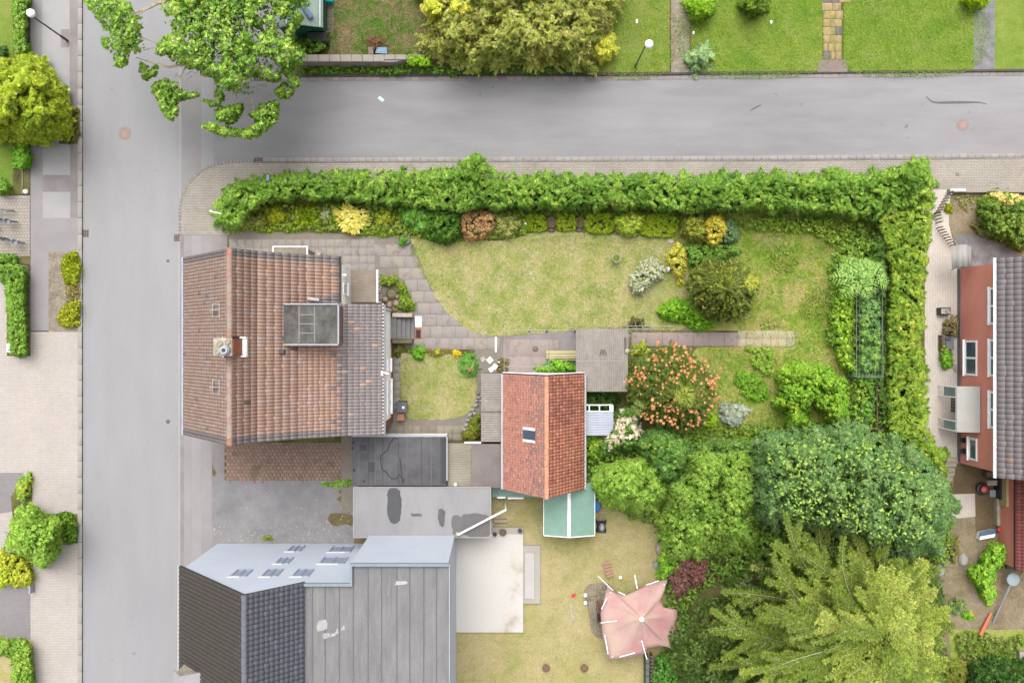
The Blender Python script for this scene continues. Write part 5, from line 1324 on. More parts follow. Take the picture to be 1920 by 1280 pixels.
# urn on the lawn, edge pots, ornaments
x, y, _ = P(1150, 487, .1); t = root('bird_bath', x, y, .15, 'white pedestal bowl planted with moss on the main lawn', 'bird bath')
hx, hy, _ = P(1156, 484, .8)
m = MB(); m.lathe(x + .06, y + .03, [(.16, .15), (.14, .25), (.07, .3), (.06, .6), (.1, .68)], 14); m.build('pedestal', CREAMP, t)
m = MB(); m.lathe(hx, hy, [(.1, .66), (.21, .72), (.26, .82), (.235, .82), (.2, .78)], 20); m.build('bowl', plain('bowl_stone', g(196, 196, 190, K), .8), t)
m = MB(); m.lathe(hx, hy, [(.225, .79), (.15, .8), (.03, .81)], 14); m.build('moss', pmat('moss', [g(140, 150, 50, K), g(110, 130, 40, K)], 5, fine=.3, rough=1), t)
for px, py, lb in ((1034.5, 417, 'stone planter with earth set in the low hedge, left one of the pair'), (1087.5, 417, 'stone planter with earth set in the low hedge, right one of the pair')):
    x, y, _ = P(px, py, .5); t = root('stone_planter', x, y, .12, lb, 'planter', 'stone planters in the low hedge')
    m = MB(); m.lathe(x, y, [(.2, .12), (.23, .5), (.26, .56), (.22, .56), (.2, .48)], 16, sy=1.25); m.build('pot', plain('old_stone', g(150, 138, 112, K), .9), t)
    m = MB(); m.lathe(x, y, [(.2, .5), (.12, .53), (.02, .54)], 12, sy=1.2); m.build('soil', SOIL, t)
    m = MB(); m.lathe(x, y - .42, [(.13, .12), (.15, .2), (.1, .26), (.02, .27)], 9); m.build('base_stone', plain('old_stone', (0, 0, 0)), t)
for px, py, r, sx, lb in ((1253, 505, .13, .6, 'white garden figure beside the variegated shrub'), (985, 420, .1, 1, 'small pale globe in the west end of the low hedge')):
    x, y, _ = P(px, py, .4); m = MB(); m.lathe(x, y, [(r, .14), (r * 1.2, .3), (r * .8, .5), (r * .9, .6), (r * .3, .72)], 12, sx=sx, sy=1.3); thing('garden_ornament', m, WHITEP, lb, 'ornament')
for px, py, lb in ((1136, 436, 'flat pale stone in the bed edge east of the planters'), (1257, 452, 'flat grey stone at the east end of the low hedge')):
    x, y, _ = P(px, py, .2); m = MB(); m.prism([(x - .18, y - .08), (x, y - .14), (x + .2, y - .06), (x + .15, y + .1), (x - .1, y + .12)], .14, .2); thing('flat_stone', m, CREAMP, lb, 'stone')
x, y, _ = P(760, 449, .3); t = root('potted_plant', x, y, .14, 'light green plant in a round grey pot on the patio edge', 'potted plant')
m = MB(); m.lathe(x, y, [(.2, .14), (.27, .42), (.29, .44), (.26, .44), (.24, .36)], 18); m.build('pot', plain('pot_grey', g(170, 176, 170, .5), .7), t)
canopy('foliage', t, circ(758, 450, 9), .42, .75, 260, .16, [g(110, 170, 50, .5), g(140, 195, 70, .5)], lobe=8, amp=.1, edge=5)
x, y, _ = P(597, 475, .3); m = MB(); m.lathe(x, y, [(.12, .14), (.17, .36), (.18, .38), (.14, .37), (.12, .3)], 14); thing('flower_pot', m, CREAMP, 'small empty cream pot beside the stairwell cover', 'pot')
x, y, _ = P(580, 474, .3); m = MB(); m.tube([(x - .25, y + .2, .18), (x + .25, y - .15, .2)], .06, 6); m.tube([(x - .1, y + .22, .2), (x + .3, y - .02, .22)], .04, 6); thing('tools', m, WOODB, 'jumble of brown garden tools beside the stairwell cover', 'tools')
x, y, _ = P(1004, 654, .2); m = MB(); m.lathe(x, y, [(.14, .13), (.17, .19), (.12, .27), (.04, .3)], 8); thing('rock', m, plain('rock_grey', g(150, 138, 126, K), .9), 'lone grey rock on the paving under the pipe pergola', 'rock')
x, y, _ = P(544, 408, .3); m = MB(); m.add([(x - .22, y - .12, .14), (x + .22, y - .1, .14), (x + .18, y + .14, .14), (x - .14, y + .16, .14), (x, y, .5)], [(0, 1, 4), (1, 2, 4), (2, 3, 4), (3, 0, 4)]); thing('rock', m, plain('rock_pale', g(176, 172, 164, K), .9), 'pointed grey rock between shrubs in the front bed', 'rock')
# rockery stones by the porch
rr = random.Random(8)
for i, (px, py, r, lb) in enumerate(((743, 569, .2, 'largest pink grey boulder in the small rockery'), (730, 571, .17, 'buff boulder in the middle of the small rockery'), (722, 561, .19, 'tan boulder at the west side of the small rockery'), (745, 556, .11, 'small round stone at the edge of the rockery'))):
    x, y, _ = P(px, py, .3); m = MB(); n = 9
    pts = [(r * (1 + rr.uniform(-.15, .15)), 0) for _ in range(n)]
    for k, (s, z) in enumerate(((1., .14), (1.05, .26), (.75, .42), (.3, .48))): pass
    m.lathe(x, y, [(r, .14), (r * 1.08, .26), (r * .75, .4), (r * .25, .45)], 9, sy=1.25 if i % 2 else .95, col=g(196, 172, 150, K)); thing('boulder', m, STONE, lb, 'boulder', smooth=False)
m = MB(); x, y, _ = P(734, 550, .3); m.lathe(x, y, [(.28, .14), (.31, .34), (.34, .36), (.29, .36), (.27, .28)], 20); tt = thing('planter_bowl', m, plain('bowl_dark', g(110, 104, 92, K), .9), 'round dark rimmed bowl planted in the rockery', 'planter')
m = MB(); m.lathe(x, y, [(.27, .3), (.1, .33), (.02, .33)], 14); o = m.build('plant_bed', pmat('bowl_moss', [g(120, 118, 70, K), g(160, 150, 110, K)], 8, fine=.3)); o.parent = tt; o.location = -tt.location
m = MB()
for k in range(90):
    px, py = rr.uniform(710, 716), rr.uniform(520, 585); q = P(px, py, .15); s = rr.uniform(.03, .07); m.lathe(q[0], q[1], [(s, .13), (s * .8, .16 + s * .5), (s * .2, .17 + s * .6)], 6, col=g(200, 196, 190, K) if k % 3 else g(150, 130, 110, K))
for k in range(70):
    px, py = rr.uniform(714, 752), rr.uniform(550, 584); q = P(px, py, .15); s = rr.uniform(.03, .08); m.lathe(q[0], q[1], [(s, .13), (s * .8, .16 + s * .5), (s * .2, .17 + s * .6)], 6, col=g(170, 150, 130, K) if k % 3 else g(130, 104, 84, K))
o = m.build('rockery_gravel', STONE); o['kind'] = 'stuff'
# white diamond stepping tiles, border cobbles
for i, (px, py, rz, w_) in enumerate(((905.5, 673, .7, .3), (918.5, 675, .75, .33), (921, 692.5, .55, .27), (928, 687, .9, .3), (935, 679, 0, .14))):
    x, y, _ = P(px, py, .16); m = MB(); m.bbox(-w_ / 2, w_ / 2, -w_ / 2, w_ / 2, 0, .03, .006)
    ob = thing('stepping_tile', m, WHITEP if i != 0 else CREAMP, ('cream diamond tile nearest the round spiky bush', 'white square tile turned like a diamond on the path', 'white patterned tile nearest the long corrugated roof', 'white tile beside the tile nearest the corrugated roof', 'tiny round white disc near the pergola corner post')[i], 'tile', 'pale loose tiles on the path')
    ob.location = (x, y, .14); ob.rotation_euler = (0, 0, rz)
pc = vary(g(196, 192, 184, K), .08, 5, 91)
ins = []
for (px, py, s, rz) in ((893, 752, 5, .3), (898, 745, 6, .1), (892, 760, 6, .5), (886, 768, 6, .2), (890, 775, 5, -.5), (881, 778, 6, .9), (877, 788, 5, .2), (874, 797, 6, .4), (871, 806, 5, .1), (902, 751, 5, .2), (884, 784, 4, 0), (896, 738, 4, .3), (900, 690, 4, 0)):
    x, y, _ = P(px, py, .15); ins.append((0, rt.randrange(5), tr(x, y, .13, rz, s * S * 1.5, s * S * 1.1)))
pieces('edging_stone', None, [boxproto(1, 1, .06, .03, pc)], ins, SLABM)
m = MB(); box_px(m, 928, 931.5, 631, 660, .13, .2); thing('white_kerb', m, WHITEP, 'short white painted kerb across the path north of the stepping tiles', 'kerb')
m = MB(); 
for y in (645, 651, 657, 664): box_px(m, 719 + 15, 738 + 16, y, y + .8, .14, .16)

# driveway palisade posts
def posts(name, label, arr, z0, z1, r, mat, group=None):
    t = root(name, *P(arr[0][0], arr[0][1], 0)[:2], .1, label, 'palisade')
    for px, py, hh in arr:
        p = P(px, py, .1); m = MB(); m.tube([(p[0], p[1], z0), (p[0], p[1], hh)], r, 5); m.build('post', mat, t)
PT = plain('pale_post', g(190, 180, 166, .5), .8)
arr = []
for i in range(8): arr.append((1775 - i * 3.2, 362 + i * 5.6, 1.0))
for i in range(4): arr.append((1751.5 + i * 1.2, 400 + i * 6, 1.05))
for i in range(8): arr.append((1756 + i * 3.6, 428 + i * 4.6, 1.0))
posts('palisade_edging', 'curved row of slim pale wooden posts edging the east front bed', arr, .05, 1, .045, PT)
m = MB(); rr2 = random.Random(5)
t = root('low_garden_wall', *P(1830, 358, 0)[:2], .1, 'low pale concrete wall along the pavement in front of the east bed', 'wall')
m = MB(); box_px(m, 1781, 1990, 354.5, 361, .1, .5, bev=.02); m.build('wall_body', plain('low_wall_concrete', g(188, 176, 164, K), .9), t)
for k, (x0, x1) in enumerate(((1783, 1794), (1795, 1811))): m = MB(); box_px(m, x0, x1, 353.5, 359, .5, .62, bev=.03); m.build('white_stone', WHITEP, t)
# planter trough, rack, pots along the red house
x, y, _ = P(1777, 583, .9); t = root('wheelbarrow', x, y, .1, 'dark rimmed tub full of pale bric a brac on the driveway beside the red wall', 'tub')
m = MB(); m.bbox(x - .34, x + .34, y - .22, y + .22, .12, .62, .03); m.build('tub', BLACK, t)
m = MB(); m.box(x - .27, x + .3, y - .16, y + .16, .6, .63); m.build('lining', CREAMP, t)
for k in range(9):
    m = MB(); a, b = x + rr.uniform(-.22, .24), y + rr.uniform(-.12, .12); m.lathe(a, b, [(.05, .62), (.06, .7), (.02, .73)], 7); m.build('bric_a_brac', plain('bric%d' % (k % 3), (g(206, 170, 150, K), g(180, 170, 166, K), g(222, 214, 206, K))[k % 3], .8), t)
t = root('metal_rack', *P(1772, 620, 0)[:2], .1, 'thin black metal trellis rack along the driveway below the tub', 'rack')
for i in range(8): p = P(1765 + i * 1.6, 637 - i * 3.2, .1); m = MB(); m.tube([(p[0], p[1], .1), (p[0], p[1], 1.3)], .018, 5); m.build('bar', DARK, t)
m = MB(); m.tube([P(1765, 637, 1.3), P(1777, 612, 1.3)], .02, 5); m.build('top_rail', DARK, t)
m = MB(); box_px(m, 1774, 1789, 630, 655, .1, .75, bev=.03); thing('grey_box', m, plain('grey_lid', g(120, 124, 132, .5), .6), 'grey lidded storage box against the red wall', 'box')
m = MB(); box_px(m, 1767, 1773, 628, 657, .1, .7, bev=.02); thing('plank_stack', m, WOODB, 'narrow upright timber bundle left of the grey lidded storage box', 'timber')
t = root('trellis', *P(1783, 690, 0)[:2], .1, 'slim dark rods standing along the wall south of the green driveway plant', 'rods')
for i in range(4): p = P(1784 + i * 1.5, 684 + i * 4, .1); m = MB(); m.tube([(p[0], p[1], .1), (p[0], p[1], 1.2)], .02, 5); m.build('rod', DARK, t)
# steps down at the driveway end
t = root('garden_steps', *P(1780, 880, 0)[:2], .1, 'five pale block steps at the south end of the driveway', 'steps')
for i in range(5):
    m = MB(); box_px(m, 1776 - i * 3, 1796 - i * 2.4, 858 + i * 9, 866.5 + i * 9, .0, .34 - i * .05, bev=.015); m.build('step', TAN, t)
# clutter behind the red house
t = root('fire_bowl', *P(1845, 916, .5)[:2], .1, 'red and white round bucket in a black tyre behind the red house', 'bucket')
x, y, _ = P(1845, 917, .5); m = MB(); m.ring((x, y, .3), .27, .13, 'z', 20, 8); m.build('tyre', BLACK, t)
m = MB(); m.lathe(x, y, [(.17, .15), (.22, .6), (.2, .6), (.16, .5)], 16); m.build('bucket', REDP, t)
m = MB(); m.lathe(x, y - .04, [(.13, .52), (.05, .6)], 10); m.build('contents', CREAMP, t)
for i, (x0, x1, y0, y1, z, mt, nm, lb) in enumerate(((1850, 1862, 884, 894, .7, WOODB, 'crate', 'brown crate closest to the south wall of the red house'), (1861, 1872, 888, 896, .6, DARK, 'crate', 'dark crate behind the red house next to the brown one'), (1852, 1872, 900, 910, .5, CREAMP, 'sack', 'pale sack lying right of the red bucket'), (1856, 1868, 918, 932, .4, ZINC, 'canister', 'grey canister lying south of the pale sack'), (1876, 1886, 898, 936, .9, BLACK, 'tarpaulin', 'black upright panel south of the grey tiled roof'), (1892, 1904, 899, 934, 1.0, BLACK, 'tarpaulin', 'black sheet between the board fence and the red tiled wing'), (1872, 1889, 932, 940, .5, WOODB, 'crate', 'low wooden crate south of the black upright panel'))):
    m = MB(); box_px(m, x0, x1, y0, y1, .1, z, bev=.03); thing(nm, m, mt, lb, nm.split('_')[-1])
m = MB(); box_px(m, 1887, 1892, 897, 950, .1, 1.4, bev=.01); thing('board_fence', m, WOODY, 'narrow pale board fence behind the red house', 'fence')
m = MB(); box_px(m, 1870, 1876, 930, 985, .1, .5, bev=.01); thing('kerb_beam', m, CREAMP, 'pale upright kerb along the yard behind the red house', 'kerb')
m = MB(); box_px(m, 1886, 1904, 934, 978, .1, .35, bev=.02); thing('pale_slab', m, plain('pale_blue_slab', g(182, 188, 200, K), .6), 'pale blue grey slab beside the small red tiled roof', 'slab')
m = MB(); box_px(m, 1888, 1905, 1002, 1066, .1, .4, bev=.02); thing('grey_cover', m, plain('slate_grey', g(96, 100, 110, K), .7), 'dark grey sheet running along the small red tiled roof', 'sheet')
wg = root('red_wing', G(1010), G(-330), .1, 'small wing with dark red speckled tiled roof at the east edge', 'building')
a = P(1905, 898, 2.4); b = P(2100, 1070, 2.4)
m = MB(); m.box(a[0] + .1, b[0], b[1] + .1, a[1] - .1, .1, 2.3); m.build('wall', REDW, wg)
m = MB(); m.extr([(a[0], 2.3), (b[0], 4.5), (b[0], 4.3), (a[0], 2.15)], b[1], a[1]); m.build('roof', plain('roof_deck', (0, 0, 0)), wg)
roof_tiles(wg, [(b[0], 4.5), (a[0], 2.3)], b[1], a[1], .2, .3, vary(g(150, 84, 80, K), .16, 8, 93), lambda *a: rt.randrange(8), TILED, cap=0)
# blue box, round table and poles in the south east yard
x, y, _ = P(1850, 1002, .5); t = root('garden_cart', x, y, .1, 'blue lidded white box in the cluttered south east yard', 'box')
m = MB(); m.prism([(x - .48, y - .3), (x + .44, y - .12), (x + .52, y + .3), (x - .4, y + .12)], .1, .6); m.build('body', WHITEP, t)
m = MB(); m.prism([(x - .52, y - .08), (x + .44, y + .1), (x + .54, y + .4), (x - .44, y + .22)], .6, .66); m.build('lid', plain('denim_blue', g(76, 108, 136, .6), .6), t)
m = MB(); x, y, _ = P(1875, 993, .4); m.lathe(x, y, [(.12, .1), (.15, .4), (.05, .45)], 10); thing('red_pot', m, REDP, 'small red pot right of the blue lidded box', 'pot')
m = MB(); x, y, _ = P(1900, 1086, 1.2); hx, hy, _ = P(1861, 1168, .1)
t = root('rotary_post', hx, hy, .1, 'grey pole leading up to a round pale disc in the south east yard', 'pole')
m.tube([(hx, hy, .1), (x - .1, y - .2, 1.15)], .06, 8); m.build('pole', ZINC, t)
m = MB(); m.lathe(x, y, [(.36, 1.1), (.4, 1.16), (.38, 1.22), (.1, 1.26)], 24); m.build('disc', plain('pale_disc', g(170, 182, 190, .5), .5), t)
m = MB(); m.tube([P(1838, 1190, .35), P(1858, 1149, .25)], [.12, .08], 10); thing('traffic_cone', m, ORANGE, 'orange plastic pipe lying on the earth in the south east yard', 'pipe')
m = MB(); m.tube([P(1914, 1082, .5), P(1925, 1062, .5)], .03, 6); thing('yellow_hose', m, plain('yellow', g(214, 190, 60, .6), .5), 'short yellow stick at the east edge by the pale disc', 'stick')
m = MB(); x, y, _ = P(1822, 1152, .3); m.lathe(x, y, [(.1, .1), (.14, .3), (.12, .3)], 10); thing('orange_pot', m, ORANGE, 'tiny orange pot beside the leafy plant in the south east yard', 'pot')
for px, py, lb in ((1808, 1050, 'white rock pile stone beside the blurred green bush'), (1764, 1070, 'pale rock on the earth right of the big spruce')):
    x, y, _ = P(px, py, .3); m = MB(); m.lathe(x, y, [(.26, .1), (.3, .2), (.2, .34), (.05, .38)], 9, sy=1.4, col=g(196, 192, 186, K)); thing('rock', m, STONE, lb, 'rock')
m = MB(); box_px(m, 1912, 1930, 1222, 1236, .1, .5, bev=.02); thing('stone_trough', m, CREAMP, 'pale stone trough at the east edge near the dark bush', 'trough')

# ---------------- south garden
t = root('terrace_slab', *P(915, 1090, 0)[:2], .1, 'raised pale concrete terrace with a stepped east side behind the blue house', 'terrace')
m = MB(); m.prism([P(x, y, .35)[:2] for x, y in ((846, 1003), (981, 990), (981, 1185), (846, 1185))], .1, .35); m.build('terrace_body', SCREED, t)
m = MB(); m.prism([P(x, y, .3)[:2] for x, y in ((981.3, 1022), (1013, 1022), (1013, 1131), (981.3, 1131))], .1, .3); m.build('step', pmat('buff_concrete', [g(206, 198, 188, K), g(216, 208, 198, K)], .8, fine=.06), t)
m = MB(); box_px(m, 984, 1002, 1036, 1123, .3, .36, bev=.01); m.build('top_slab', pmat('pale_concrete', [g(222, 216, 210, K), g(232, 228, 224, K)], .8, fine=.05), t)
m = MB(); box_px(m, 921, 981, 988, 1001, .1, .36); thing('step_slab', m, pmat('buff_concrete', (0,)), 'buff slab strip at the north edge of the pale terrace', 'slab')
for px, py, r, lb in ((928, 1001, .12, 'small dark pot on the north edge of the terrace'), (943, 997, .22, 'round brown planter on the north edge of the terrace'), (975, 994, .14, 'dark purple pot at the north east corner of the terrace')):
    x, y, _ = P(px, py, .5); m = MB(); m.lathe(x, y, [(r * .8, .36), (r, .6), (r * .85, .6), (r * .75, .52)], 14); thing('terrace_pot', m, plain('pot%d' % px, (g(90, 88, 110, K), g(134, 120, 98, K), g(110, 92, 120, K))[(px > 930) + (px > 950)], .8), lb, 'pot')
m = MB(); m.tube([P(859, 1002, 3.1), P(949, 955, 3.1)], .06, 6); t = thing('white_pole', m, WHITEP, 'long white pole lying across the corner of the grey garage roof', 'pole')
m = MB(); x, y, _ = P(858, 1001, 3); m.box(x - .1, x + .1, y - .1, y + .1, .1, 3.04); o = m.build('post', CREAMP, t); o.location = -t.location
m = MB(); x, y, _ = P(948, 956, 3); m.box(x - .04, x + .04, y - .04, y + .04, .1, 3.04); o = m.build('post', WHITEP, t); o.location = -t.location
m = MB(); box_px(m, 925, 951, 973, 980, .1, .35, bev=.02); thing('pink_step', m, plain('pinkish_slab', g(206, 184, 160, K), .9), 'pinkish slab in the grass between garage and terrace', 'slab')
t = root('green_gazebo', *P(1067, 962, 0)[:2], .1, 'green sheeted garden pavilion with a white ridge strip south of the orange shed', 'pavilion')
a = P(1020, 905, 2.2); b = P(1115, 1003, 2.2); cx, cy, _ = P(1067, 905, 2.7)
m = MB(); m.extr([(a[0], 2.1), (cx, 2.7), (b[0], 2.1), (b[0], 2.04), (cx, 2.64), (a[0], 2.04)], b[1], a[1]); m.build('canopy', GREENR, t)
m = MB(); m.extr([(cx - .09, 2.69), (cx, 2.74), (cx + .09, 2.69)], b[1] - .01, a[1]); m.build('ridge_strip', WHITEP, t)
m = MB(); m.box(a[0] - .03, a[0], b[1], a[1], 2.0, 2.14); m.box(b[0], b[0] + .03, b[1], a[1], 2.0, 2.14); m.extr([(a[0], 2.14), (cx, 2.73), (b[0], 2.14), (b[0], 2.0), (cx, 2.6), (a[0], 2.0)], b[1] - .05, b[1] - .002); m.build('edge_trim', WHITEP, t)
for xx in (a[0] + .05, b[0] - .05):
    for yy in (b[1] + .05, a[1] - .05): m = MB(); m.tube([(xx, yy, .1), (xx, yy, 2.05)], .04, 6); m.build('post', WHITEP, t)
t = root('cold_frame', *P(950, 925, 0)[:2], .1, 'low green panelled cold frame with white edges beside the garage', 'cold frame')
m = MB(); box_px(m, 922, 1008, 914, 932, .1, 1.0, bev=.02); m.build('panel', GREENR, t)
m = MB(); box_px(m, 932, 948, 931, 934, .1, 1.08); box_px(m, 952, 982, 932, 935, .1, 1.08); m.build('edge', WHITEP, t)
x, y, _ = P(1119, 947, .9); m = MB(); m.lathe(x, y, [(.24, .13), (.27, .4), (.27, .8), (.22, .98), (.1, 1.0)], 18, sy=1.5); thing('rain_barrel', m, BLUE, 'bright blue rain barrel beside the green pavilion', 'barrel')
t = root('lawn_mower', *P(1127, 980, 0)[:2], .13, 'black and silver mower standing east of the green pavilion', 'mower')
x, y, _ = P(1127, 985, .3); m = MB(); m.bbox(x - .25, x + .25, y - .38, y + .3, .25, .5, .08); m.build('deck', BLACK, t)
m = MB(); m.lathe(x + .03, y - .05, [(.16, .5), (.17, .62), (.08, .7)], 14, sy=1.4); m.build('engine', ZINC, t)
for s, u in ((-.27, .25), (.27, .25), (-.27, -.3), (.27, -.3)): m = MB(); m.ring((x + s, y + u, .27), .11, .04, 'x', 14, 6); m.build('wheel', BLACK, t)
m = MB(); m.tube([(x - .2, y + .3, .45), (x - .18, y + .9, .95), (x + .18, y + .9, .95), (x + .2, y + .3, .45)], .02, 6); m.build('handle', ZINC, t)
m = MB(); x, y, _ = P(1231, 973, .2); m.ring((x, y, .24), .24, .1, 'z', 22, 8); thing('tyre', m, plain('tyre_grey', g(110, 112, 118, K), .9), 'grey tyre under the edge of the bright green tree', 'tyre')
m = MB(); x, y, _ = P(1237, 1030, .3); m.lathe(x, y, [(.2, .13), (.27, .3), (.22, .5), (.08, .58)], 10, sy=1.7); ob = thing('garden_sack', m, CREAMP, 'cream sack at the hedge foot north of the purple shrub', 'sack'); ob.rotation_euler = (0, 0, .3)
m = MB(); x, y, _ = P(1229, 1057, .3); m.lathe(x, y, [(.14, .13), (.18, .45), (.14, .45), (.12, .35)], 14); thing('grey_pot', m, ZINC, 'grey pot at the hedge foot beside the purple shrub', 'pot')
t = root('wooden_lounger', *P(1140, 1067, 0)[:2], .13, 'pinkish wooden lounger lying angled on the straw lawn', 'lounger')
x, y, _ = P(1140, 1067, .35); ca, sa = math.cos(.28), math.sin(.28)
for k in range(5):
    u = -.4 + k * .2; m = MB(); m.prism([(x + a_ * ca - b_ * sa, y + a_ * sa + b_ * ca) for a_, b_ in ((-.22, u - .085), (.22, u - .085), (.22, u + .085), (-.22, u + .085))], .32, .38); m.build('slat', plain('rose_wood', g(206, 164, 136, K), .8), t)
for u in (-.4, .4):
    for v in (-.18, .18): m = MB(); p_ = (x + v * ca - u * sa, y + v * sa + u * ca); m.tube([(p_[0], p_[1], .13), (p_[0], p_[1], .33)], .03, 5); m.build('leg', WOODB, t)
for px, py, lb in ((1163, 1082, 'white globe light on the lawn below the wooden lounger'), (1097.5, 1115, 'white globe light on the gravel, upper one of two'), (1097.5, 1129.5, 'white globe light on the gravel, lower one of two')):
    x, y, _ = P(px, py, .3); m = MB(); m.lathe(x, y, [(.04, .13), (.05, .2), (.1, .24), (.125, .33), (.1, .42), (.03, .46)], 16); thing('garden_light', m, WHITEP, lb, 'garden light', 'white globe lights', smooth=True)
m = MB(); x, y, _ = P(1075.5, 1116, .2)
m.bbox(x - .12, x + .1, y - .1, y + .06, .13, .24, .03); m.tube([(x - .1, y + .05, .22), (x + .14, y + .1, .26)], .04, 6); thing('toy_car', m, REDP, 'small red toy on the straw lawn', 'toy')
m = MB(); a = P(1068, 1128, .2); b = P(1075, 1166, .2); m.prism([(a[0] - .05, a[1]), (a[0] + .1, a[1]), (b[0] + .1, b[1]), (b[0] - .05, b[1])], .13, .19); thing('plank', m, CREAMP, 'pale plank lying on the straw lawn below the red toy', 'plank')
for px, py, lb in ((1024, 1251, 'brown round pot on the straw lawn, left one of two'), (1095.5, 1251, 'brown round pot on the straw lawn, right one of two')):
    x, y, _ = P(px, py, .3); m = MB(); m.lathe(x, y, [(.17, .13), (.24, .4), (.2, .4), (.18, .34)], 14); thing('lawn_pot', m, plain('pot_brown', g(150, 118, 96, K), .9), lb, 'pot', 'brown pots on the straw lawn')
# pink canopy
t = root('pink_canopy', *P(1203, 1160, 0)[:2], .13, 'sagging faded pink garden canopy with white rod ends over the seating', 'garden canopy')
rim = [(1139, 1100), (1152, 1111), (1172, 1116), (1196, 1105), (1222, 1092), (1252, 1085), (1246, 1106), (1238, 1124), (1244, 1138), (1268, 1142), (1272, 1160), (1271, 1190), (1268, 1222), (1252, 1212), (1236, 1210), (1214, 1214), (1208, 1226), (1180, 1232), (1141, 1237), (1136, 1214), (1130, 1190), (1128, 1168), (1126, 1150), (1132, 1124)]
peak = (1203, 1160); V = []; F = []; n = len(rim); RR = 7
cc = P(*peak, 2.9)
for i, (x, y) in enumerate(rim):
    rel = math.hypot(x - peak[0], y - peak[1])
    zr = 2.15 - .15 * (rel > 80)
    for k in range(1, RR + 1):
        u = k / RR; z = 2.9 + (zr - 2.9) * u - .12 * math.sin(math.pi * u) - .11 * math.sin(math.pi * u) * (1 if i % 3 else -1.2)
        q = P(peak[0] + (x - peak[0]) * u, peak[1] + (y - peak[1]) * u, z); V.append(q)
V.append(cc)
for i in range(n):
    j = (i + 1) % n; F.append((i * RR, j * RR, len(V) - 1)[::1])
    for k in range(RR - 1): F.append((i * RR + k, i * RR + k + 1, j * RR + k + 1, j * RR + k))
m = MB(); m.add(V, F); o = m.build('cover', PINKC, t, smooth=True); md = o.modifiers.new('t', 'SOLIDIFY'); md.thickness = .02
for (a, b) in (((1121, 1079), (1149, 1106)), ((1190, 1077), (1195, 1103)), ((1126, 1167), (1175, 1161)), ((1203, 1200), (1213, 1235)), ((1128, 1141), (1138, 1120)), ((1160, 1109), (1172, 1115)), ((1212, 1096), (1235, 1088)), ((1162, 1231), (1190, 1223)), ((1134, 1190), (1140, 1225))):
    m = MB(); m.tube([P(*a, 2.3), P((a[0] + b[0]) / 2, (a[1] + b[1]) / 2, 2.42), P(*b, 2.45)], .032 if a[0] > 1127 else .024, 6); m.build('rod', WHITEP, t)
m = MB(); m.lathe(cc[0], cc[1], [(.15, 2.88), (.14, 3.0), (.05, 3.05)], 14); m.build('finial', WHITEP, t)
for q in ((1145, 1110), (1245, 1095), (1265, 1215), (1148, 1230)): p_ = P(*q, 2.1); m = MB(); m.tube([(p_[0], p_[1], .1), (p_[0], p_[1], 2.2)], .035, 6); m.build('leg', WHITEP, t)
for px, py, lb in ((1126, 1132, 'pinkish brown garden chair, upper one at the canopy edge'), (1127, 1156, 'dark brown garden chair, lower one at the canopy edge')):
    x, y, _ = P(px, py, .5); t = root('garden_chair', x, y, .13, lb, 'chair', 'garden chairs under the pink canopy'); mt = plain('chair%d' % px, g(150, 110, 100, .5) if py < 1140 else g(104, 60, 56, .5), .7)
    m = MB(); m.bbox(x - .22, x + .22, y - .22, y + .22, .5, .55, .02); m.build('seat', mt, t)
    m = MB(); m.bbox(x - .26, x - .2, y - .22, y + .22, .55, .98, .02); m.build('backrest', mt, t)
    for u in (-.19, .19):
        for v in (-.19, .19): m = MB(); m.tube([(x + u, y + v, .13), (x + u, y + v, .5)], .02, 5); m.build('leg', mt, t)
t = root('slatted_fence', *P(1215, 1258, 0)[:2], .1, 'green grey slatted fence with bright cushion behind the pink canopy', 'fence')
for k in range(7):
    m = MB(); box_px(m, 1211, 1217.5, 1232 + k * 12, 1243 + k * 12, .2, 1.1, bev=.01); m.build('panel', plain('fence_green_grey', g(118, 132, 120, K), .8), t)
for k in range(12):
    m = MB(); box_px(m, 1219, 1227, 1229 + k * 6.4, 1233 + k * 6.4, .9, .95, bev=.01); m.build('slat', plain('fence_slat', g(130, 104, 104, K), .8), t)
m = MB(); box_px(m, 1222.6, 1224, 1228, 1306, .1, .9); m.build('post', WOODB, t)

# ---------------- things in the north garden
t = root('greenhouse', *P(560, 20, 0)[:2], .1, 'translucent green sheeted greenhouse roof with dark green base beside the street tree', 'greenhouse')
a = P(519, -70, 2.3); b = P(605, 51, 2.3)
m = MB(); cx = (a[0] + b[0]) / 2; m.extr([(a[0], 2.2), (cx, 2.75), (b[0], 2.2), (b[0], 2.15), (cx, 2.7), (a[0], 2.15)], b[1], a[1]); m.build('roof_sheet', GREENH, t)
m = MB(); m.box(a[0] + .1, b[0] - .1, b[1] + .08, a[1], .1, 2.15); m.build('wall', plain('dark_green_tarp', g(20, 84, 64, .6), .6), t)
for x0, x1 in ((598, 601), (536, 538)): m = MB(); q0 = P(x0, -60, 2.5); q1 = P(x1, 50, 2.5); m.box(q0[0], q1[0], q1[1], q0[1], 2.42 if x0 > 560 else 2.5, 2.46 if x0 > 560 else 2.53); m.build('rib', plain('rib', g(190, 204, 200, .5), .5), t)
m = MB(); m.tube([P(566, 4, 2.74), P(571, 16, 2.72), P(584, 34, 2.6)], [.1, .16, .18], 8); thing('folded_cloth', m, plain('slate_blue_cloth', g(122, 136, 176, .5), .8), 'slate blue rolled cloth lying on the greenhouse roof', 'cloth')
m = MB(); x, y, _ = P(563, 2, 2.8); m.lathe(x, y, [(.12, 2.7), (.16, 2.82), (.06, 2.92)], 10); thing('orange_ball', m, ORANGE, 'orange ball on the greenhouse roof above the blue cloth', 'ball')
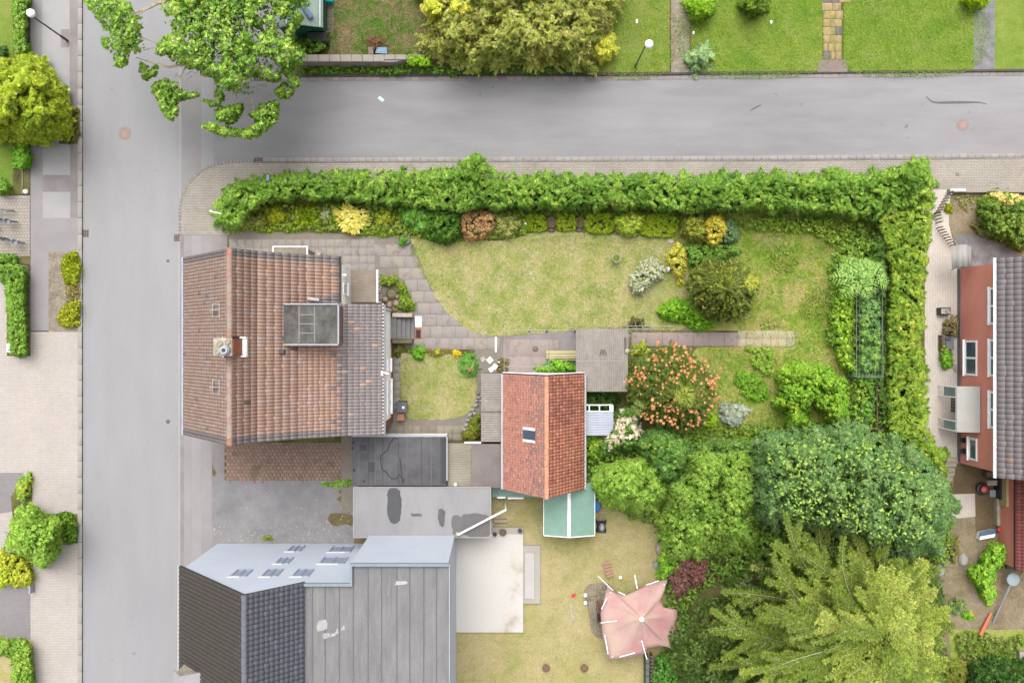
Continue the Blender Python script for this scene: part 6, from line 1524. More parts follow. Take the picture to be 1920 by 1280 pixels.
m = MB(); x, y, _ = P(609, 61, .5); m.lathe(x, y, [(.1, .1), (.17, .35), (.12, .55), (.03, .6)], 12); thing('red_ball', m, plain('dusty_red', g(190, 100, 110, .5), .6), 'dusty red and white pot at the greenhouse corner', 'pot')
m = MB(); x, y, _ = P(616, -1, .6); m.bbox(x - .26, x + .26, y - .15, y + .2, .1, .7, .05); thing('turquoise_tub', m, plain('turquoise', g(20, 190, 204, .6), .5), 'bright turquoise tub at the top edge beside the greenhouse', 'tub')
t = root('garden_wall', *P(690, 108, 0)[:2], .1, 'low concrete garden wall between the north garden and the roadside bed', 'wall')
m = MB(); m.prism([P(x, y, 1.4)[:2] for x, y in ((555, 103.5), (765, 103.5), (765, 110), (740, 116), (560, 116))], .1, 1.35); m.build('wall_body', plain('wall_grey', g(170, 160, 150, K), .9), t)
for k in range(10):
    m = MB(); x0 = 556 + k * 20.6; box_px(m, x0, x0 + 20, 102.6, 115.8 if k < 8 else 112, 1.353, 1.43, bev=.02, zp=1.4); m.build('coping_stone', plain('coping', g(186, 176, 164, K), .9), t)
m = MB(); box_px(m, 766, 808, 102.8, 105, .1, .9); thing('wall_stub', m, plain('wall_grey', (0, 0, 0)), 'thin wall end behind the clipped bright hedge block', 'wall')
t = root('twig_pile', *P(705, 80, 0)[:2], .12, 'tangled pile of reddish brown cut vines by the garden wall', 'twig pile'); rr = random.Random(12)
for k in range(70):
    a = rr.uniform(0, 6.28); x, y, _ = P(703 + rr.uniform(-5, 5), 82 + rr.uniform(-7, 7), .3); l = rr.uniform(.25, .85); b = a + rr.uniform(-1, 1); z = rr.uniform(.15, .6)
    m = MB() if k % 10 == 0 else m
    m.tube([(x, y, z), (x + math.cos(a) * l * .5, y + math.sin(a) * l * .5, z + rr.uniform(0, .3)), (x + math.cos(a) * l * .5 + math.cos(b) * l * .5, y + math.sin(a) * l * .5 + math.sin(b) * l * .5, .2)], rr.uniform(.008, .02), 4)
    if k % 10 == 9: m.build('vine_tangle', plain('red_brown_vine', g(176, 120, 84, K), .9), t)
m = MB(); x, y, _ = P(716, 95, .6); m.prism([(x - .4, y - .16), (x + .34, y - .2), (x + .28, y + .2), (x - .3, y + .2)], .12, .6); thing('blue_tub', m, plain('faded_blue', g(120, 160, 186, .5), .6), 'faded blue plastic sack leaning on the garden wall', 'sack')
m = MB(); box_px(m, 690, 700, 88, 102, .12, .7, bev=.03); thing('timber_box', m, plain('grey_brown_box', g(160, 142, 134, K), .9), 'grey brown box left of the faded blue sack', 'box')
m = MB(); box_px(m, 575, 612, 60, 78, .1, 1.3, bev=.04); thing('compost_box', m, plain('dark_compost', g(60, 62, 56, .5), .9), 'dark box in the shade below the greenhouse', 'box')
for px, py, lb in ((1194, 40, 'white slip of litter on the verge grass above the street lamp'), (1300.5, 62, 'white square cover on the lawn edge beside the gravel path'), (1446, 42, 'small white speck of paper on the middle lawn')):
    m = MB(); x, y, _ = P(px, py, .15); m.bbox(x - .06, x + .06, y - .13 if px < 1200 else y - .08, y + .1, .13, .17, .01); thing('white_litter', m, WHITEP, lb, 'litter')
m = MB(); box_px(m, 1294.5, 1296, 40, 135, .12, .25); thing('timber_edging', m, WOODB, 'thin board edging between the gravel path and the lawn', 'edging')
# rubble dots on the yard and puddle moss
rr = random.Random(31); m = MB()
for k in range(330):
    px = rr.uniform(400, 660); py = 1014 - abs(rr.gauss(0, 16)) if k < 270 else rr.uniform(905, 1014)
    q = P(px, py, .11); s = rr.uniform(.02, .055); c = rr.choice([g(226, 216, 206, K), g(206, 190, 176, K), g(190, 182, 176, K)])
    m.lathe(q[0], q[1], [(s, .105), (s * .7, .115 + s * .4), (s * .2, .12 + s * .4)], 5, col=c)
o = m.build('yard_gravel', STONE); o['kind'] = 'stuff'; o['label'] = 'pale loose stones scattered over the patched yard'
PUD = pmat('mossy_puddle', [g(104, 88, 40, K), g(130, 116, 66, K)], 1.5, fine=.2, rough=.5)
for k, q in enumerate(([(640, 915), (650, 910), (661, 912), (661, 955), (652, 962), (645, 955), (650, 945), (636, 940), (630, 935), (641, 928), (634, 922)], [(618, 964), (640, 961), (661, 966), (661, 984), (646, 983), (630, 986), (617, 978)])):
    sheet('moss_stain', q, .114, PUD, curved=True, wob=1, step=3, seed=k)
sheet('moss_stain', [(398, 868), (402, 880), (406, 885), (402, 893), (398, 890)], .108, PUD)

# ------------------------------------------------------------------ vegetation
KF = .73
def pf(*cs):
    out = []
    for c in cs:
        l = .3 * c[0] + .55 * c[1] + .15 * c[2]
        out.append(g(*[v * .95 + l * .05 + d for v, d in zip(c, (8, 4, -4))], KF))
    return out
GREEN = pf((70, 118, 36), (100, 150, 50), (128, 176, 62), (158, 196, 84))
HEDGE = pf((70, 116, 40), (92, 142, 48), (118, 166, 58), (142, 184, 70), (176, 204, 88))
YG = pf((110, 140, 30), (150, 180, 40), (190, 204, 60), (206, 206, 74))
DG = pf((48, 84, 36), (70, 108, 50), (92, 132, 62))
BRT = pf((84, 146, 30), (112, 178, 44), (140, 196, 60), (170, 210, 80))
# the big hedge: north run and east run
t = root('conifer_hedge', *P(1080, 365, .1), 'long feathery green conifer hedge along the south pavement of the side street', 'hedge')
north1 = [(397, 402), (402, 385), (415, 365), (432, 350), (455, 339), (490, 334), (560, 326), (640, 323), (720, 324), (790, 322), (850, 322), (860, 334), (862, 396), (800, 394), (760, 388), (700, 384), (640, 378), (560, 376), (520, 378), (492, 388), (470, 402), (455, 420), (440, 431), (420, 431), (403, 420)]
north2 = [(845, 318), (862, 303), (885, 300), (912, 310), (925, 322), (1000, 326), (1100, 330), (1200, 330), (1300, 328), (1400, 324), (1500, 324), (1600, 322), (1660, 318), (1700, 310), (1735, 306), (1754, 330), (1750, 358), (1735, 378), (1700, 395), (1660, 408), (1620, 415), (1590, 410), (1540, 404), (1480, 400), (1400, 400), (1300, 398), (1200, 396), (1100, 396), (1000, 394), (900, 394), (850, 392)]
canopy('clipped_end', t, north1, .3, 2.7, 27000, .17, HEDGE, 'spray', lobe=13, amp=.35, edge=12, seed=3, aspect=.55, gap=.1, wob=5, k=3, lobevar=.4)
canopy('clipped_run', t, north2, .3, 3.0, 56000, .185, HEDGE, 'spray', lobe=15, amp=.5, edge=14, seed=4, aspect=.55, gap=.15, wob=7, lobevar=.8, k=3, bun=6)
canopy('tall_shoots', t, [circ(888, 318, 22), circ(1100, 345, 16, 10), circ(1340, 350, 18, 12), circ(1560, 350, 20, 12), circ(1715, 335, 22)], 2.2, 3.9, 5200, .3, HEDGE[:4], 'spray', lobe=9, amp=.4, edge=10, seed=5, wob=5)
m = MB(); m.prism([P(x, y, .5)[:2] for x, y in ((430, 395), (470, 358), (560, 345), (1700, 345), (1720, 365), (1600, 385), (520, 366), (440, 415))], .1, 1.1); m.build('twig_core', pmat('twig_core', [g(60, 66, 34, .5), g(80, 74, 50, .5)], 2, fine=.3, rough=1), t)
t = root('conifer_hedge', *P(1695, 600, .1), 'clipped yellow green conifer hedge running along the west side of the driveway', 'hedge')
east = [(1655, 380), (1690, 392), (1735, 372), (1745, 400), (1742, 440), (1736, 480), (1730, 560), (1730, 640), (1734, 720), (1740, 780), (1745, 815), (1766, 840), (1778, 862), (1776, 885), (1740, 880), (1700, 840), (1668, 820), (1660, 760), (1660, 640), (1662, 520), (1652, 450), (1640, 420)]
EH = pf((84, 130, 44), (108, 152, 50), (138, 178, 60), (168, 194, 72), (196, 206, 86))
canopy('foliage', t, east, .3, 2.5, 44000, .17, EH, 'spray', lobe=11, amp=.35, edge=12, seed=9, aspect=.55, gap=.1, wob=5, lobevar=.4, updir=(.35, .1, 0))
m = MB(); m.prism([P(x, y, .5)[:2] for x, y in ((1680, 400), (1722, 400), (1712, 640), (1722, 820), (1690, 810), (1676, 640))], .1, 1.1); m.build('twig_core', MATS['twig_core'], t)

# street tree top left
t = root('street_tree', *P(420, -120, .1), 'tall street maple leaning over the junction with bright green drooping leaf clusters', 'tree')
gx, gy, _ = P(420, -120, .1)
tops = [[(150, 0), (170, -25), (215, -20), (250, 10), (262, 40), (272, 80), (262, 108), (240, 100), (238, 130), (222, 128), (208, 108), (196, 95), (190, 60), (180, 30)],
        [(262, 118), (280, 128), (294, 120), (290, 142), (270, 148)],
        [(284, 160), (305, 150), (332, 156), (336, 170), (372, 180), (352, 186), (330, 188), (334, 220), (318, 228), (304, 206), (290, 184)],
        [(300, 100), (296, 80), (320, 62), (310, 40), (322, -30), (470, -60), (575, -30), (560, 60), (568, 98), (548, 140), (560, 158), (540, 160), (528, 142), (505, 150), (480, 142), (470, 170), (452, 182), (430, 172), (412, 172), (398, 152), (372, 138), (360, 122), (330, 118)],
        [(402, 190), (376, 186), (392, 200), (408, 204), (418, 188), (416, 168), (404, 170)],
        [(380, 236), (396, 232), (420, 240), (440, 238), (462, 246), (478, 232), (490, 196), (520, 190), (520, 214), (508, 240), (486, 254), (460, 262), (440, 252), (420, 256), (400, 250)],
        [(406, 210), (430, 198), (452, 192), (460, 206), (448, 222), (428, 232), (410, 222)],
        [(514, 170), (530, 158), (552, 166), (540, 180), (520, 188)],
        [(468, 212), (490, 205), (500, 214), (478, 226)],
        [(305, 0), (330, -30), (380, -30), (400, 10), (350, 10), (330, 12)]]
MAPLE = pf((64, 108, 34), (92, 142, 46), (124, 172, 60), (160, 196, 84), (190, 206, 100))
canopy('crown', t, [tops[3], tops[0], tops[9]], 6.0, 9.2, 38000, .18, MAPLE, 'leaf', lobe=12, amp=1.2, edge=20, seed=12, gap=.9, gthr=.35, jit=.6, wob=9, aspect=.6, lobevar=1.0, bun=2.2)
canopy('hanging_clusters', t, [p for i, p in enumerate(tops) if i not in (0, 3, 9)], 5.4, 6.6, 14000, .17, MAPLE, 'leaf', lobe=7, amp=.5, edge=8, seed=13, gap=.7, gthr=.1, jit=.35, wob=4, aspect=.6, bun=2.)
m = MB(); m.tube([(gx, gy, 0), (gx + .1, gy - .1, 2.5), (gx, gy - .8, 5.0), (gx - .1, gy - 2.0, 7.0)], [.38, .3, .24, .16], 10)
def limb(pts, r0, r1, z0, z1, n=5):
    q = [P(x, y, z0 + (z1 - z0) * i / (len(pts) - 1)) for i, (x, y) in enumerate(pts)]
    m.tube(q, [r0 + (r1 - r0) * i / (len(pts) - 1) for i in range(len(pts))], n)
limb([(420, -110), (370, -20), (320, 2), (295, 6), (280, 15), (250, 24), (228, 32)], .16, .03, 5, 7)
limb([(280, 15), (245, 35), (232, 48)], .05, .015, 6.9, 7)
limb([(420, -100), (400, 30), (372, 88), (350, 120), (315, 126), (285, 118), (255, 108)], .15, .02, 6, 6.4)
limb([(372, 88), (366, 102), (372, 118), (380, 124)], .06, .02, 6.6, 6.6)
limb([(350, 120), (338, 145), (334, 170)], .05, .02, 6.4, 6.2)
limb([(430, -80), (470, 20), (500, 70), (515, 110), (525, 130)], .16, .03, 6, 7.6)
limb([(500, 60), (530, 50), (548, 40)], .06, .02, 7.6, 7.8)
limb([(440, 90), (455, 150), (470, 180), (474, 200), (480, 215)], .07, .02, 6.6, 6)
limb([(400, 60), (425, 120), (440, 160), (445, 190), (430, 240)], .07, .02, 6.6, 5.8)
limb([(256, 66), (290, 80), (298, 88)], .03, .015, 6.8, 6.4)
limb([(268, 95), (300, 86), (310, 84)], .025, .012, 6.6, 6.5)
limb([(475, 165), (495, 160), (510, 172)], .035, .015, 6.4, 6.2)
for k in range(16):
    a = random.uniform(0, 6.28); x0 = random.choice([330, 350, 366, 455, 470, 430, 500]); y0 = random.uniform(110, 190); limb([(x0, y0), (x0 + 10 * math.cos(a), y0 + 10 * math.sin(a)), (x0 + 20 * math.cos(a + .5), y0 + 20 * math.sin(a + .5))], .018, .008, 6.2, 5.6, 3)
m.build('trunk', TWIG, t)

# west side plants
def S_(name, label, cat, polys, z0, z1, n, size, pal, group=None, **kw):
    p = polys if isinstance(polys[0][0], (int, float)) else polys[0]
    c = np.array(p).mean(0); return shrub(name, c[0], c[1], label, cat, polys, z0, z1, n, size, pal, group, **kw)
S_('clipped_hedge', 'clipped green hedge beside the street lamp at the north west edge', 'hedge', [(24, -20), (53, -20), (53, 60), (54, 100), (30, 100), (26, 60)], .15, 1.6, 6500, .14, HEDGE, lobe=10, amp=.15, edge=8, wob=3)
S_('conifer_tree', 'large round yellow green cypress overhanging the west pavement', 'tree', [(-40, 130), (5, 112), (52, 102), (80, 118), (96, 140), (118, 165), (126, 200), (132, 235), (118, 258), (80, 268), (40, 262), (0, 258), (-40, 250)], .8, 6.0, 30000, .26, YG[:3] + pf((96, 132, 30)), kind='spray', lobe=15, amp=.9, edge=55, wob=6, gap=.45, lobevar=.9)
S_('round_bush', 'round dark green bush at the pavement edge south of the big cypress', 'bush', circ(41, 294, 20, 25), .15, 1.4, 2600, .17, BRT[:3], lobe=9, amp=.15, edge=14, wob=2)
S_('small_bush', 'small dark bush at the west edge above the cycle stand', 'bush', circ(3, 350, 18, 15), .15, 1.1, 1500, .15, GREEN[:3] + YG[1:2], lobe=8, amp=.15, edge=10, wob=2)
S_('small_bush', 'dark little bush between the big cypress and the clipped hedge at the west edge', 'bush', circ(0, 100, 12, 14), .15, 1.0, 800, .14, DG, lobe=8, amp=.1, edge=8)
S_('verge_shrub', 'yellow green grassy shrub at the north end of the gravel verge', 'shrub', [(122, 478), (134, 471), (148, 474), (150, 520), (140, 536), (120, 530)], .12, .75, 2600, .2, YG, kind='grass', lobe=8, amp=.12, edge=10)
S_('verge_shrub', 'yellow green grassy shrub at the south end of the gravel verge', 'shrub', [(118, 580), (150, 560), (151, 612), (135, 618), (110, 606)], .12, .7, 2400, .2, YG[1:] + pf((176, 176, 110)), kind='grass', lobe=8, amp=.12, edge=10)
S_('dry_grass', 'dry straw coloured grass patch in the middle of the gravel verge', 'grass', [(122, 532), (148, 520), (150, 565), (128, 590)], .12, .3, 900, .16, pf((150, 150, 80), (190, 180, 120), (170, 150, 110)), kind='grass', lobe=8, amp=.05, edge=6, stem=False)
S_('dry_grass', 'ragged olive grass beside the kerb under the big cypress', 'grass', [(118, 215), (146, 200), (147, 268), (112, 268)], .12, .4, 1500, .16, pf((110, 120, 60), (150, 150, 90), (120, 130, 60)), kind='grass', lobe=8, amp=.05, edge=6, stem=False)
S_('low_bush', 'dark low bush on the south side of the cycle stand', 'bush', [(-10, 476), (34, 476), (36, 494), (-10, 496)], .15, .8, 1500, .15, GREEN[:3], lobe=8, amp=.1, edge=7)
S_('clipped_hedge', 'clipped dense green hedge with a wire fence south of the cycle stand', 'hedge', [(-10, 497), (44, 499), (48, 560), (52, 665), (30, 668), (16, 660), (14, 600), (8, 530), (-10, 522)], .15, 1.5, 9000, .15, HEDGE[1:4], lobe=9, amp=.12, edge=7, wob=2)
S_('small_shrub', 'pale topped small shrub at the corner of the upper parking bay', 'shrub', [[(40, 892), (58, 884), (60, 906), (44, 908)], [(27, 908), (52, 900), (58, 922), (50, 935), (32, 934)]], .12, .9, 1800, .17, GREEN[1:] + YG[2:], lobe=8, amp=.15, edge=10)
S_('leafy_tree', 'bright green leafy tree between the two parking bays', 'tree', [(24, 975), (30, 955), (60, 948), (85, 962), (108, 968), (118, 990), (112, 1020), (100, 1052), (75, 1060), (52, 1050), (30, 1035), (15, 1020)], .9, 4.4, 9000, .26, GREEN[1:] + BRT[2:3], lobe=13, amp=.6, edge=30, gap=.3, wob=5, jit=.25)
S_('grassy_shrub', 'fine leaved green shrub by the kerb east of the leafy tree', 'shrub', [(105, 966), (130, 962), (147, 985), (144, 1010), (120, 1020), (104, 1000)], .12, 1.1, 2600, .22, GREEN, kind='grass', lobe=8, amp=.2, edge=12)
S_('golden_bush', 'golden yellow clipped bush beside the lower parking bay', 'bush', [(-10, 1038), (30, 1036), (58, 1060), (60, 1092), (-10, 1096)], .15, 1.2, 3600, .17, YG[1:], lobe=9, amp=.15, edge=12)
S_('clipped_hedge', 'L shaped clipped green hedge round pale grass in the south west corner', 'hedge', [[(-10, 1199), (50, 1199), (60, 1215), (61, 1310), (22, 1310), (20, 1232), (-10, 1230)]], .15, 1.4, 7500, .15, HEDGE[1:], lobe=9, amp=.12, edge=8, wob=2)

# north gardens
S_('clipped_hedge_block', 'bright clipped hedge block at the end of the concrete garden wall', 'hedge', [(762, 104), (806, 105), (810, 124), (766, 126), (758, 116)], .15, 1.3, 2200, .13, pf((112, 168, 20), (140, 190, 30), (150, 200, 40)), lobe=9, amp=.06, edge=5, wob=1)
S_('ground_cover', 'strip of low ivy and leafy ground cover between garden wall and gutter', 'ground cover', [(565, 118), (700, 117), (760, 112), (820, 126), (1090, 124), (1098, 136), (820, 139), (565, 138)], .1, .55, 7500, .17, pf((60, 90, 34), (84, 128, 44), (110, 160, 50), (96, 90, 60)), lobe=9, amp=.25, edge=8, gap=.3, stem=False)
S_('blue_green_shrub', 'small blue green round shrub in the strip beside the bright hedge block', 'shrub', circ(745, 118, 10, 9), .12, .8, 500, .2, pf((80, 140, 80), (110, 160, 100)), lobe=7, amp=.1, edge=7)
S_('conifer_tree', 'huge shaggy tan and olive conifer on the north side of the side street', 'tree', [(800, -60), (790, -10), (806, 30), (800, 60), (790, 92), (812, 98), (830, 118), (860, 128), (900, 132), (960, 128), (1000, 132), (1040, 128), (1080, 130), (1120, 122), (1110, 108), (1130, 90), (1145, 60), (1155, 30), (1165, -10), (1160, -60)], 1.0, 4.4, 48000, .2, pf((120, 130, 60), (170, 160, 96), (140, 164, 66), (176, 188, 84), (200, 192, 124), (178, 202, 86)), kind='spray', lobe=15, amp=1.0, edge=50, wob=11, gap=.35, lobevar=1.0, w=[1.2, 1, 1.3, 1.3, 1, 1], bun=5)
for c, rx, ry, lb in (((815, 14), 20, 15, 'feathery lime green bush at the west side of the shaggy conifer'), ((866, 16), 22, 18, 'golden yellow conifer tip at the top edge above the shaggy conifer'), ((1130, 90), 22, 22, 'pale yellow feathery bush at the east foot of the shaggy conifer')):
    S_('golden_bush', lb, 'bush', circ(*c, rx, ry), 3. if c[1] < 60 else 1.0, 4.8 if c[1] < 60 else 2.4, 1800, .34, pf((170, 190, 50), (204, 210, 70), (214, 206, 90)), kind='spray', lobe=9, amp=.4, edge=14, wob=4)
S_('dwarf_pine', 'silvery green star shaped plant at the lawn corner by the gravel path', 'shrub', [(1278, 108), (1296, 92), (1305, 96), (1326, 76), (1326, 94), (1345, 106), (1330, 112), (1334, 126), (1314, 122), (1306, 136), (1298, 124), (1282, 122)], .12, 1.2, 1500, .3, pf((110, 150, 100), (150, 186, 130), (170, 200, 140)), kind='spray', lobe=11, amp=.3, edge=14)
S_('round_bush', 'bright green round conifer bush at the top between gravel path and lawn', 'bush', circ(1312, 14, 30, 28), .15, 2.0, 3400, .26, pf((90, 140, 20), (120, 170, 24), (150, 190, 40)), kind='spray', lobe=10, amp=.25, edge=20)
S_('dark_bush', 'dark green bush cut by the top edge above the lawn', 'bush', circ(1414, 2, 28, 26), .15, 2.0, 2800, .26, pf((70, 100, 20), (96, 130, 24), (120, 150, 40)), kind='spray', lobe=10, amp=.25, edge=20)
S_('round_bush', 'bright yellow green clipped bush at the head of the grey gravel path', 'bush', circ(1832, -2, 24, 19), .15, 1.6, 2400, .24, pf((120, 170, 10), (160, 200, 20), (180, 206, 50)), kind='spray', lobe=9, amp=.2, edge=16)
S_('bush', 'dark leafy bush between the greenhouse and the concrete garden wall', 'bush', [(566, 70), (612, 62), (616, 98), (598, 104), (560, 102)], .12, 1.2, 1800, .2, pf((50, 70, 24), (80, 120, 24), (96, 150, 30)), lobe=9, amp=.3, edge=10)

# front bed of the tiled house's garden
S_('bed_shrub', 'yellow green shrub with tan tips at the west end of the front bed', 'shrub', [(452, 400), (475, 398), (500, 404), (498, 428), (470, 432), (448, 430)], .14, .9, 2600, .17, pf((110, 130, 44), (140, 150, 70), (160, 160, 90)), lobe=8, amp=.2, edge=10)
S_('bed_shrub', 'olive yellow shrub left of the pointed rock in the front bed', 'shrub', circ(518, 405, 21, 20), .14, 1.0, 1900, .19, pf((130, 150, 20), (160, 176, 30), (182, 180, 50)), kind='spray', lobe=8, amp=.2, edge=12)
S_('grass_mound', 'bright green grassy mound right of the pointed rock in the front bed', 'plant', [(548, 388), (590, 384), (602, 400), (600, 425), (575, 430), (550, 426)], .14, .6, 3000, .2, pf((130, 160, 30), (150, 180, 40), (170, 190, 60)), kind='grass', lobe=10, amp=.12, edge=14)
S_('ground_cover', 'band of low green ground cover along the patio edge of the front bed', 'ground cover', [(440, 418), (600, 424), (640, 428), (700, 432), (760, 436), (776, 444), (700, 442), (600, 434), (440, 434)], .13, .35, 4200, .13, pf((110, 140, 40), (130, 160, 60), (90, 120, 40)), lobe=8, amp=.08, edge=5, stem=False)
S_('ball_shrub', 'silvery clipped ball shrub touching the yellow large leaved plant', 'shrub', circ(612, 402, 13, 14), .14, .95, 1100, .12, pf((150, 160, 120), (190, 200, 160), (120, 140, 90)), lobe=6, amp=.08, edge=10, wob=1)
# yellow plant with big single leaves
x, y, _ = P(656, 408, .1); t = root('hosta', x, y, .13, 'pale yellow large leaved plant in the middle of the front bed', 'plant')
rs = np.random.RandomState(5); pts = smooth_poly([(620, 392), (640, 390), (650, 376), (662, 388), (690, 396), (698, 408), (690, 424), (670, 436), (652, 436), (634, 424), (628, 406)], 6, 1.5); q = rand_in(pts, 260, rs); d = np.hypot(q[:, 0] - 657, q[:, 1] - 408)
zz = .95 - (d / 40) ** 2 * .6 + rs.uniform(-.05, .1, 260); kk = S * (1 - zz / H); C = np.stack([(q[:, 0] - VX) * kk, (VY - q[:, 1]) * kk, zz], 1)
D = np.stack([q[:, 0] - 657, -(q[:, 1] - 408), -8 * np.ones(260)], 1) + rs.normal(0, 10, (260, 3)) * [1, 1, .4]
N = np.stack([rs.normal(0, .25, 260), rs.normal(0, .25, 260), np.ones(260)], 1)
YL = pf((214, 200, 84), (228, 214, 110), (196, 196, 70), (236, 224, 140))
big = np.argsort(-zz)[:70]; rest = np.argsort(-zz)[70:]
V, F, Cc = leaf_geo(C[rest] - np.array(org(t)), D[rest], N[rest], .3, .14, pick(YL, len(rest), rs)); me = np_mesh('leaves', V, F, Cc); me.materials.append(LEAF); link('leaves', me, t)['kind'] = 'stuff'
prot = []
for c in YL:
    V, F, Cc = leaf_geo(np.zeros((1, 3)), np.array([[1., 0, 0]]), np.array([[0, 0, 1.]]), .34, .17, np.array([c]), False); me = np_mesh('leaf', V, F, Cc); me.materials.append(LEAF); prot.append(me)
for i in big:
    ob = bpy.data.objects.new('leaf', prot[rs.randint(4)]); COL.objects.link(ob); ob.parent = t; ob.location = Vector(C[i]) - Vector(org(t)); ob.rotation_euler = (rs.normal(0, .2), rs.normal(.15, .15), math.atan2(D[i, 1], D[i, 0]))
trunk(t, x, y, .5, .02, .3, 6, 1, 'stem')
S_('bed_shrub', 'small yellow green shrub right of the yellow large leaved plant', 'shrub', circ(722, 410, 20, 16), .14, .8, 1500, .18, pf((150, 170, 40), (180, 190, 60), (110, 150, 40)), lobe=7, amp=.2, edge=10)
S_('fern_shrub', 'blue green feathery fern like shrub west of the dark bush', 'shrub', [(745, 392), (775, 386), (800, 396), (812, 420), (806, 446), (790, 442), (770, 424), (748, 412)], .14, 1.5, 3000, .28, pf((80, 138, 44), (106, 164, 62), (134, 186, 80)), kind='spray', lobe=9, amp=.3, edge=14)
S_('dark_bush', 'deep green dense bush between hedge and main lawn', 'bush', [(795, 395), (830, 388), (862, 396), (866, 430), (856, 452), (830, 458), (800, 450), (788, 430)], .14, 1.9, 4600, .17, pf((56, 96, 24), (76, 124, 34), (100, 146, 44)), lobe=9, amp=.35, edge=18)
S_('flowering_shrub', 'tan shrub flushed with orange flowers beside the deep green bush', 'shrub', [(862, 398), (890, 392), (930, 400), (932, 425), (915, 446), (886, 454), (864, 440)], .14, 1.5, 3800, .15, pf((140, 146, 80), (186, 172, 116), (200, 156, 116), (204, 150, 112), (120, 140, 56)), lobe=8, amp=.25, edge=16)
S_('flowering_shrub', 'olive cream shrub right of the orange flushed shrub', 'shrub', [(928, 402), (960, 398), (980, 410), (976, 434), (955, 448), (930, 440)], .14, 1.3, 2900, .15, pf((120, 140, 60), (160, 170, 90), (184, 184, 116)), lobe=8, amp=.2, edge=14)
low = pf((126, 156, 20), (142, 172, 26), (156, 186, 36), (150, 160, 50))
S_('low_hedge', 'low clipped yellow green hedge around the two stone planters', 'hedge', [[(984, 404), (1022, 402), (1026, 418), (1026, 432), (1000, 436), (984, 430)], [(1044, 402), (1078, 402), (1080, 432), (1046, 432)], [(1097, 402), (1150, 402), (1150, 436), (1100, 434)]], .14, .6, 15000, .09, low, lobe=9, amp=.02, edge=4, wob=1)
S_('low_hedge', 'low clipped yellow green hedge right of the lobed yellow shrub', 'hedge', [(1198, 402), (1268, 404), (1274, 430), (1262, 446), (1230, 446), (1200, 440)], .14, .6, 10000, .09, low, lobe=9, amp=.02, edge=4, wob=1)
S_('ground_cover', 'dark low growth at the foot of the hedge behind the low clipped hedges', 'ground cover', [(984, 392), (1280, 394), (1280, 406), (984, 404)], .13, .4, 2600, .16, pf((90, 116, 30), (110, 140, 30)), lobe=9, amp=.1, edge=5, stem=False)
S_('lobed_shrub', 'pale yellow green large leaved shrub between the two low hedges', 'shrub', [(1146, 410), (1165, 404), (1186, 398), (1206, 402), (1204, 424), (1190, 440), (1176, 444), (1160, 436), (1148, 424)], .14, 1.4, 2300, .22, pf((130, 160, 40), (160, 186, 60), (186, 204, 84)), lobe=8, amp=.3, edge=12, aspect=.7)
S_('fern', 'small star shaped fern at the lawn edge below the second stone planter', 'fern', [(1100, 440), (1112, 430), (1122, 442), (1112, 446), (1106, 438)], .13, .4, 160, .3, pf((110, 160, 50), (140, 180, 70)), kind='spray', lobe=8, amp=.1, edge=8)
S_('mixed_shrub', 'large mixed shrub with golden leaves on its east side', 'shrub', [(1282, 410), (1300, 400), (1318, 404), (1330, 420), (1334, 446), (1318, 462), (1296, 456), (1278, 440)], .14, 1.8, 3600, .18, pf((90, 130, 30), (120, 150, 50), (170, 160, 60), (60, 120, 30)), lobe=8, amp=.35, edge=14)
S_('golden_shrub', 'orange yellow shrub beside the mixed shrub under the hedge', 'shrub', [(1322, 406), (1352, 404), (1364, 430), (1358, 452), (1334, 466), (1320, 440)], .14, 2.0, 3000, .17, pf((186, 176, 50), (206, 190, 70), (150, 160, 50)), lobe=8, amp=.3, edge=12)
S_('blue_green_shrub', 'blue green bush at the east side of the orange yellow shrub', 'shrub', [(1358, 412), (1385, 418), (1384, 434), (1376, 460), (1360, 466), (1352, 440)], .14, 1.3, 1900, .18, pf((90, 130, 84), (120, 154, 104)), lobe=8, amp=.2, edge=12)
S_('golden_shrub', 'bright yellow shrub on the east edge of the main lawn', 'shrub', [(1248, 464), (1270, 456), (1288, 468), (1290, 495), (1278, 515), (1284, 532), (1270, 530), (1256, 500), (1246, 482)], .14, 1.2, 3000, .15, pf((190, 190, 60), (214, 206, 90), (150, 170, 50)), lobe=7, amp=.2, edge=12)
S_('green_shrub', 'light green leafy shrub north west of the dark monkey puzzle tree', 'shrub', [(1285, 460), (1320, 456), (1380, 456), (1392, 474), (1370, 486), (1320, 498), (1290, 500)], .14, 1.2, 3400, .17, pf((90, 140, 50), (120, 166, 70), (100, 150, 40)), lobe=8, amp=.2, edge=14)
S_('variegated_shrub', 'white variegated rounded shrub on the east part of the main lawn', 'shrub', [(1176, 520), (1192, 510), (1200, 492), (1215, 486), (1240, 488), (1250, 505), (1240, 525), (1220, 540), (1205, 555), (1188, 550), (1176, 538)], .14, 1.3, 4200, .14, pf((120, 150, 90), (180, 190, 160), (210, 214, 190), (150, 170, 130), (196, 170, 130)), lobe=7, amp=.2, edge=14)
S_('green_mound', 'bright green mounded shrub spreading below the monkey puzzle tree', 'shrub', [(1232, 572), (1250, 560), (1280, 562), (1310, 570), (1340, 590), (1345, 612), (1320, 620), (1296, 612), (1262, 605), (1236, 598), (1226, 584)], .14, 1.1, 5200, .2, pf((90, 150, 26), (120, 180, 36), (140, 190, 50)), lobe=9, amp=.25, edge=16)
S_('dark_shrub', 'small dark shrub at the north end of the pipe pergola', 'shrub', circ(1192, 604, 13, 12), .14, .9, 900, .15, pf((80, 80, 44), (110, 104, 60), (90, 110, 50)), lobe=6, amp=.15, edge=10)
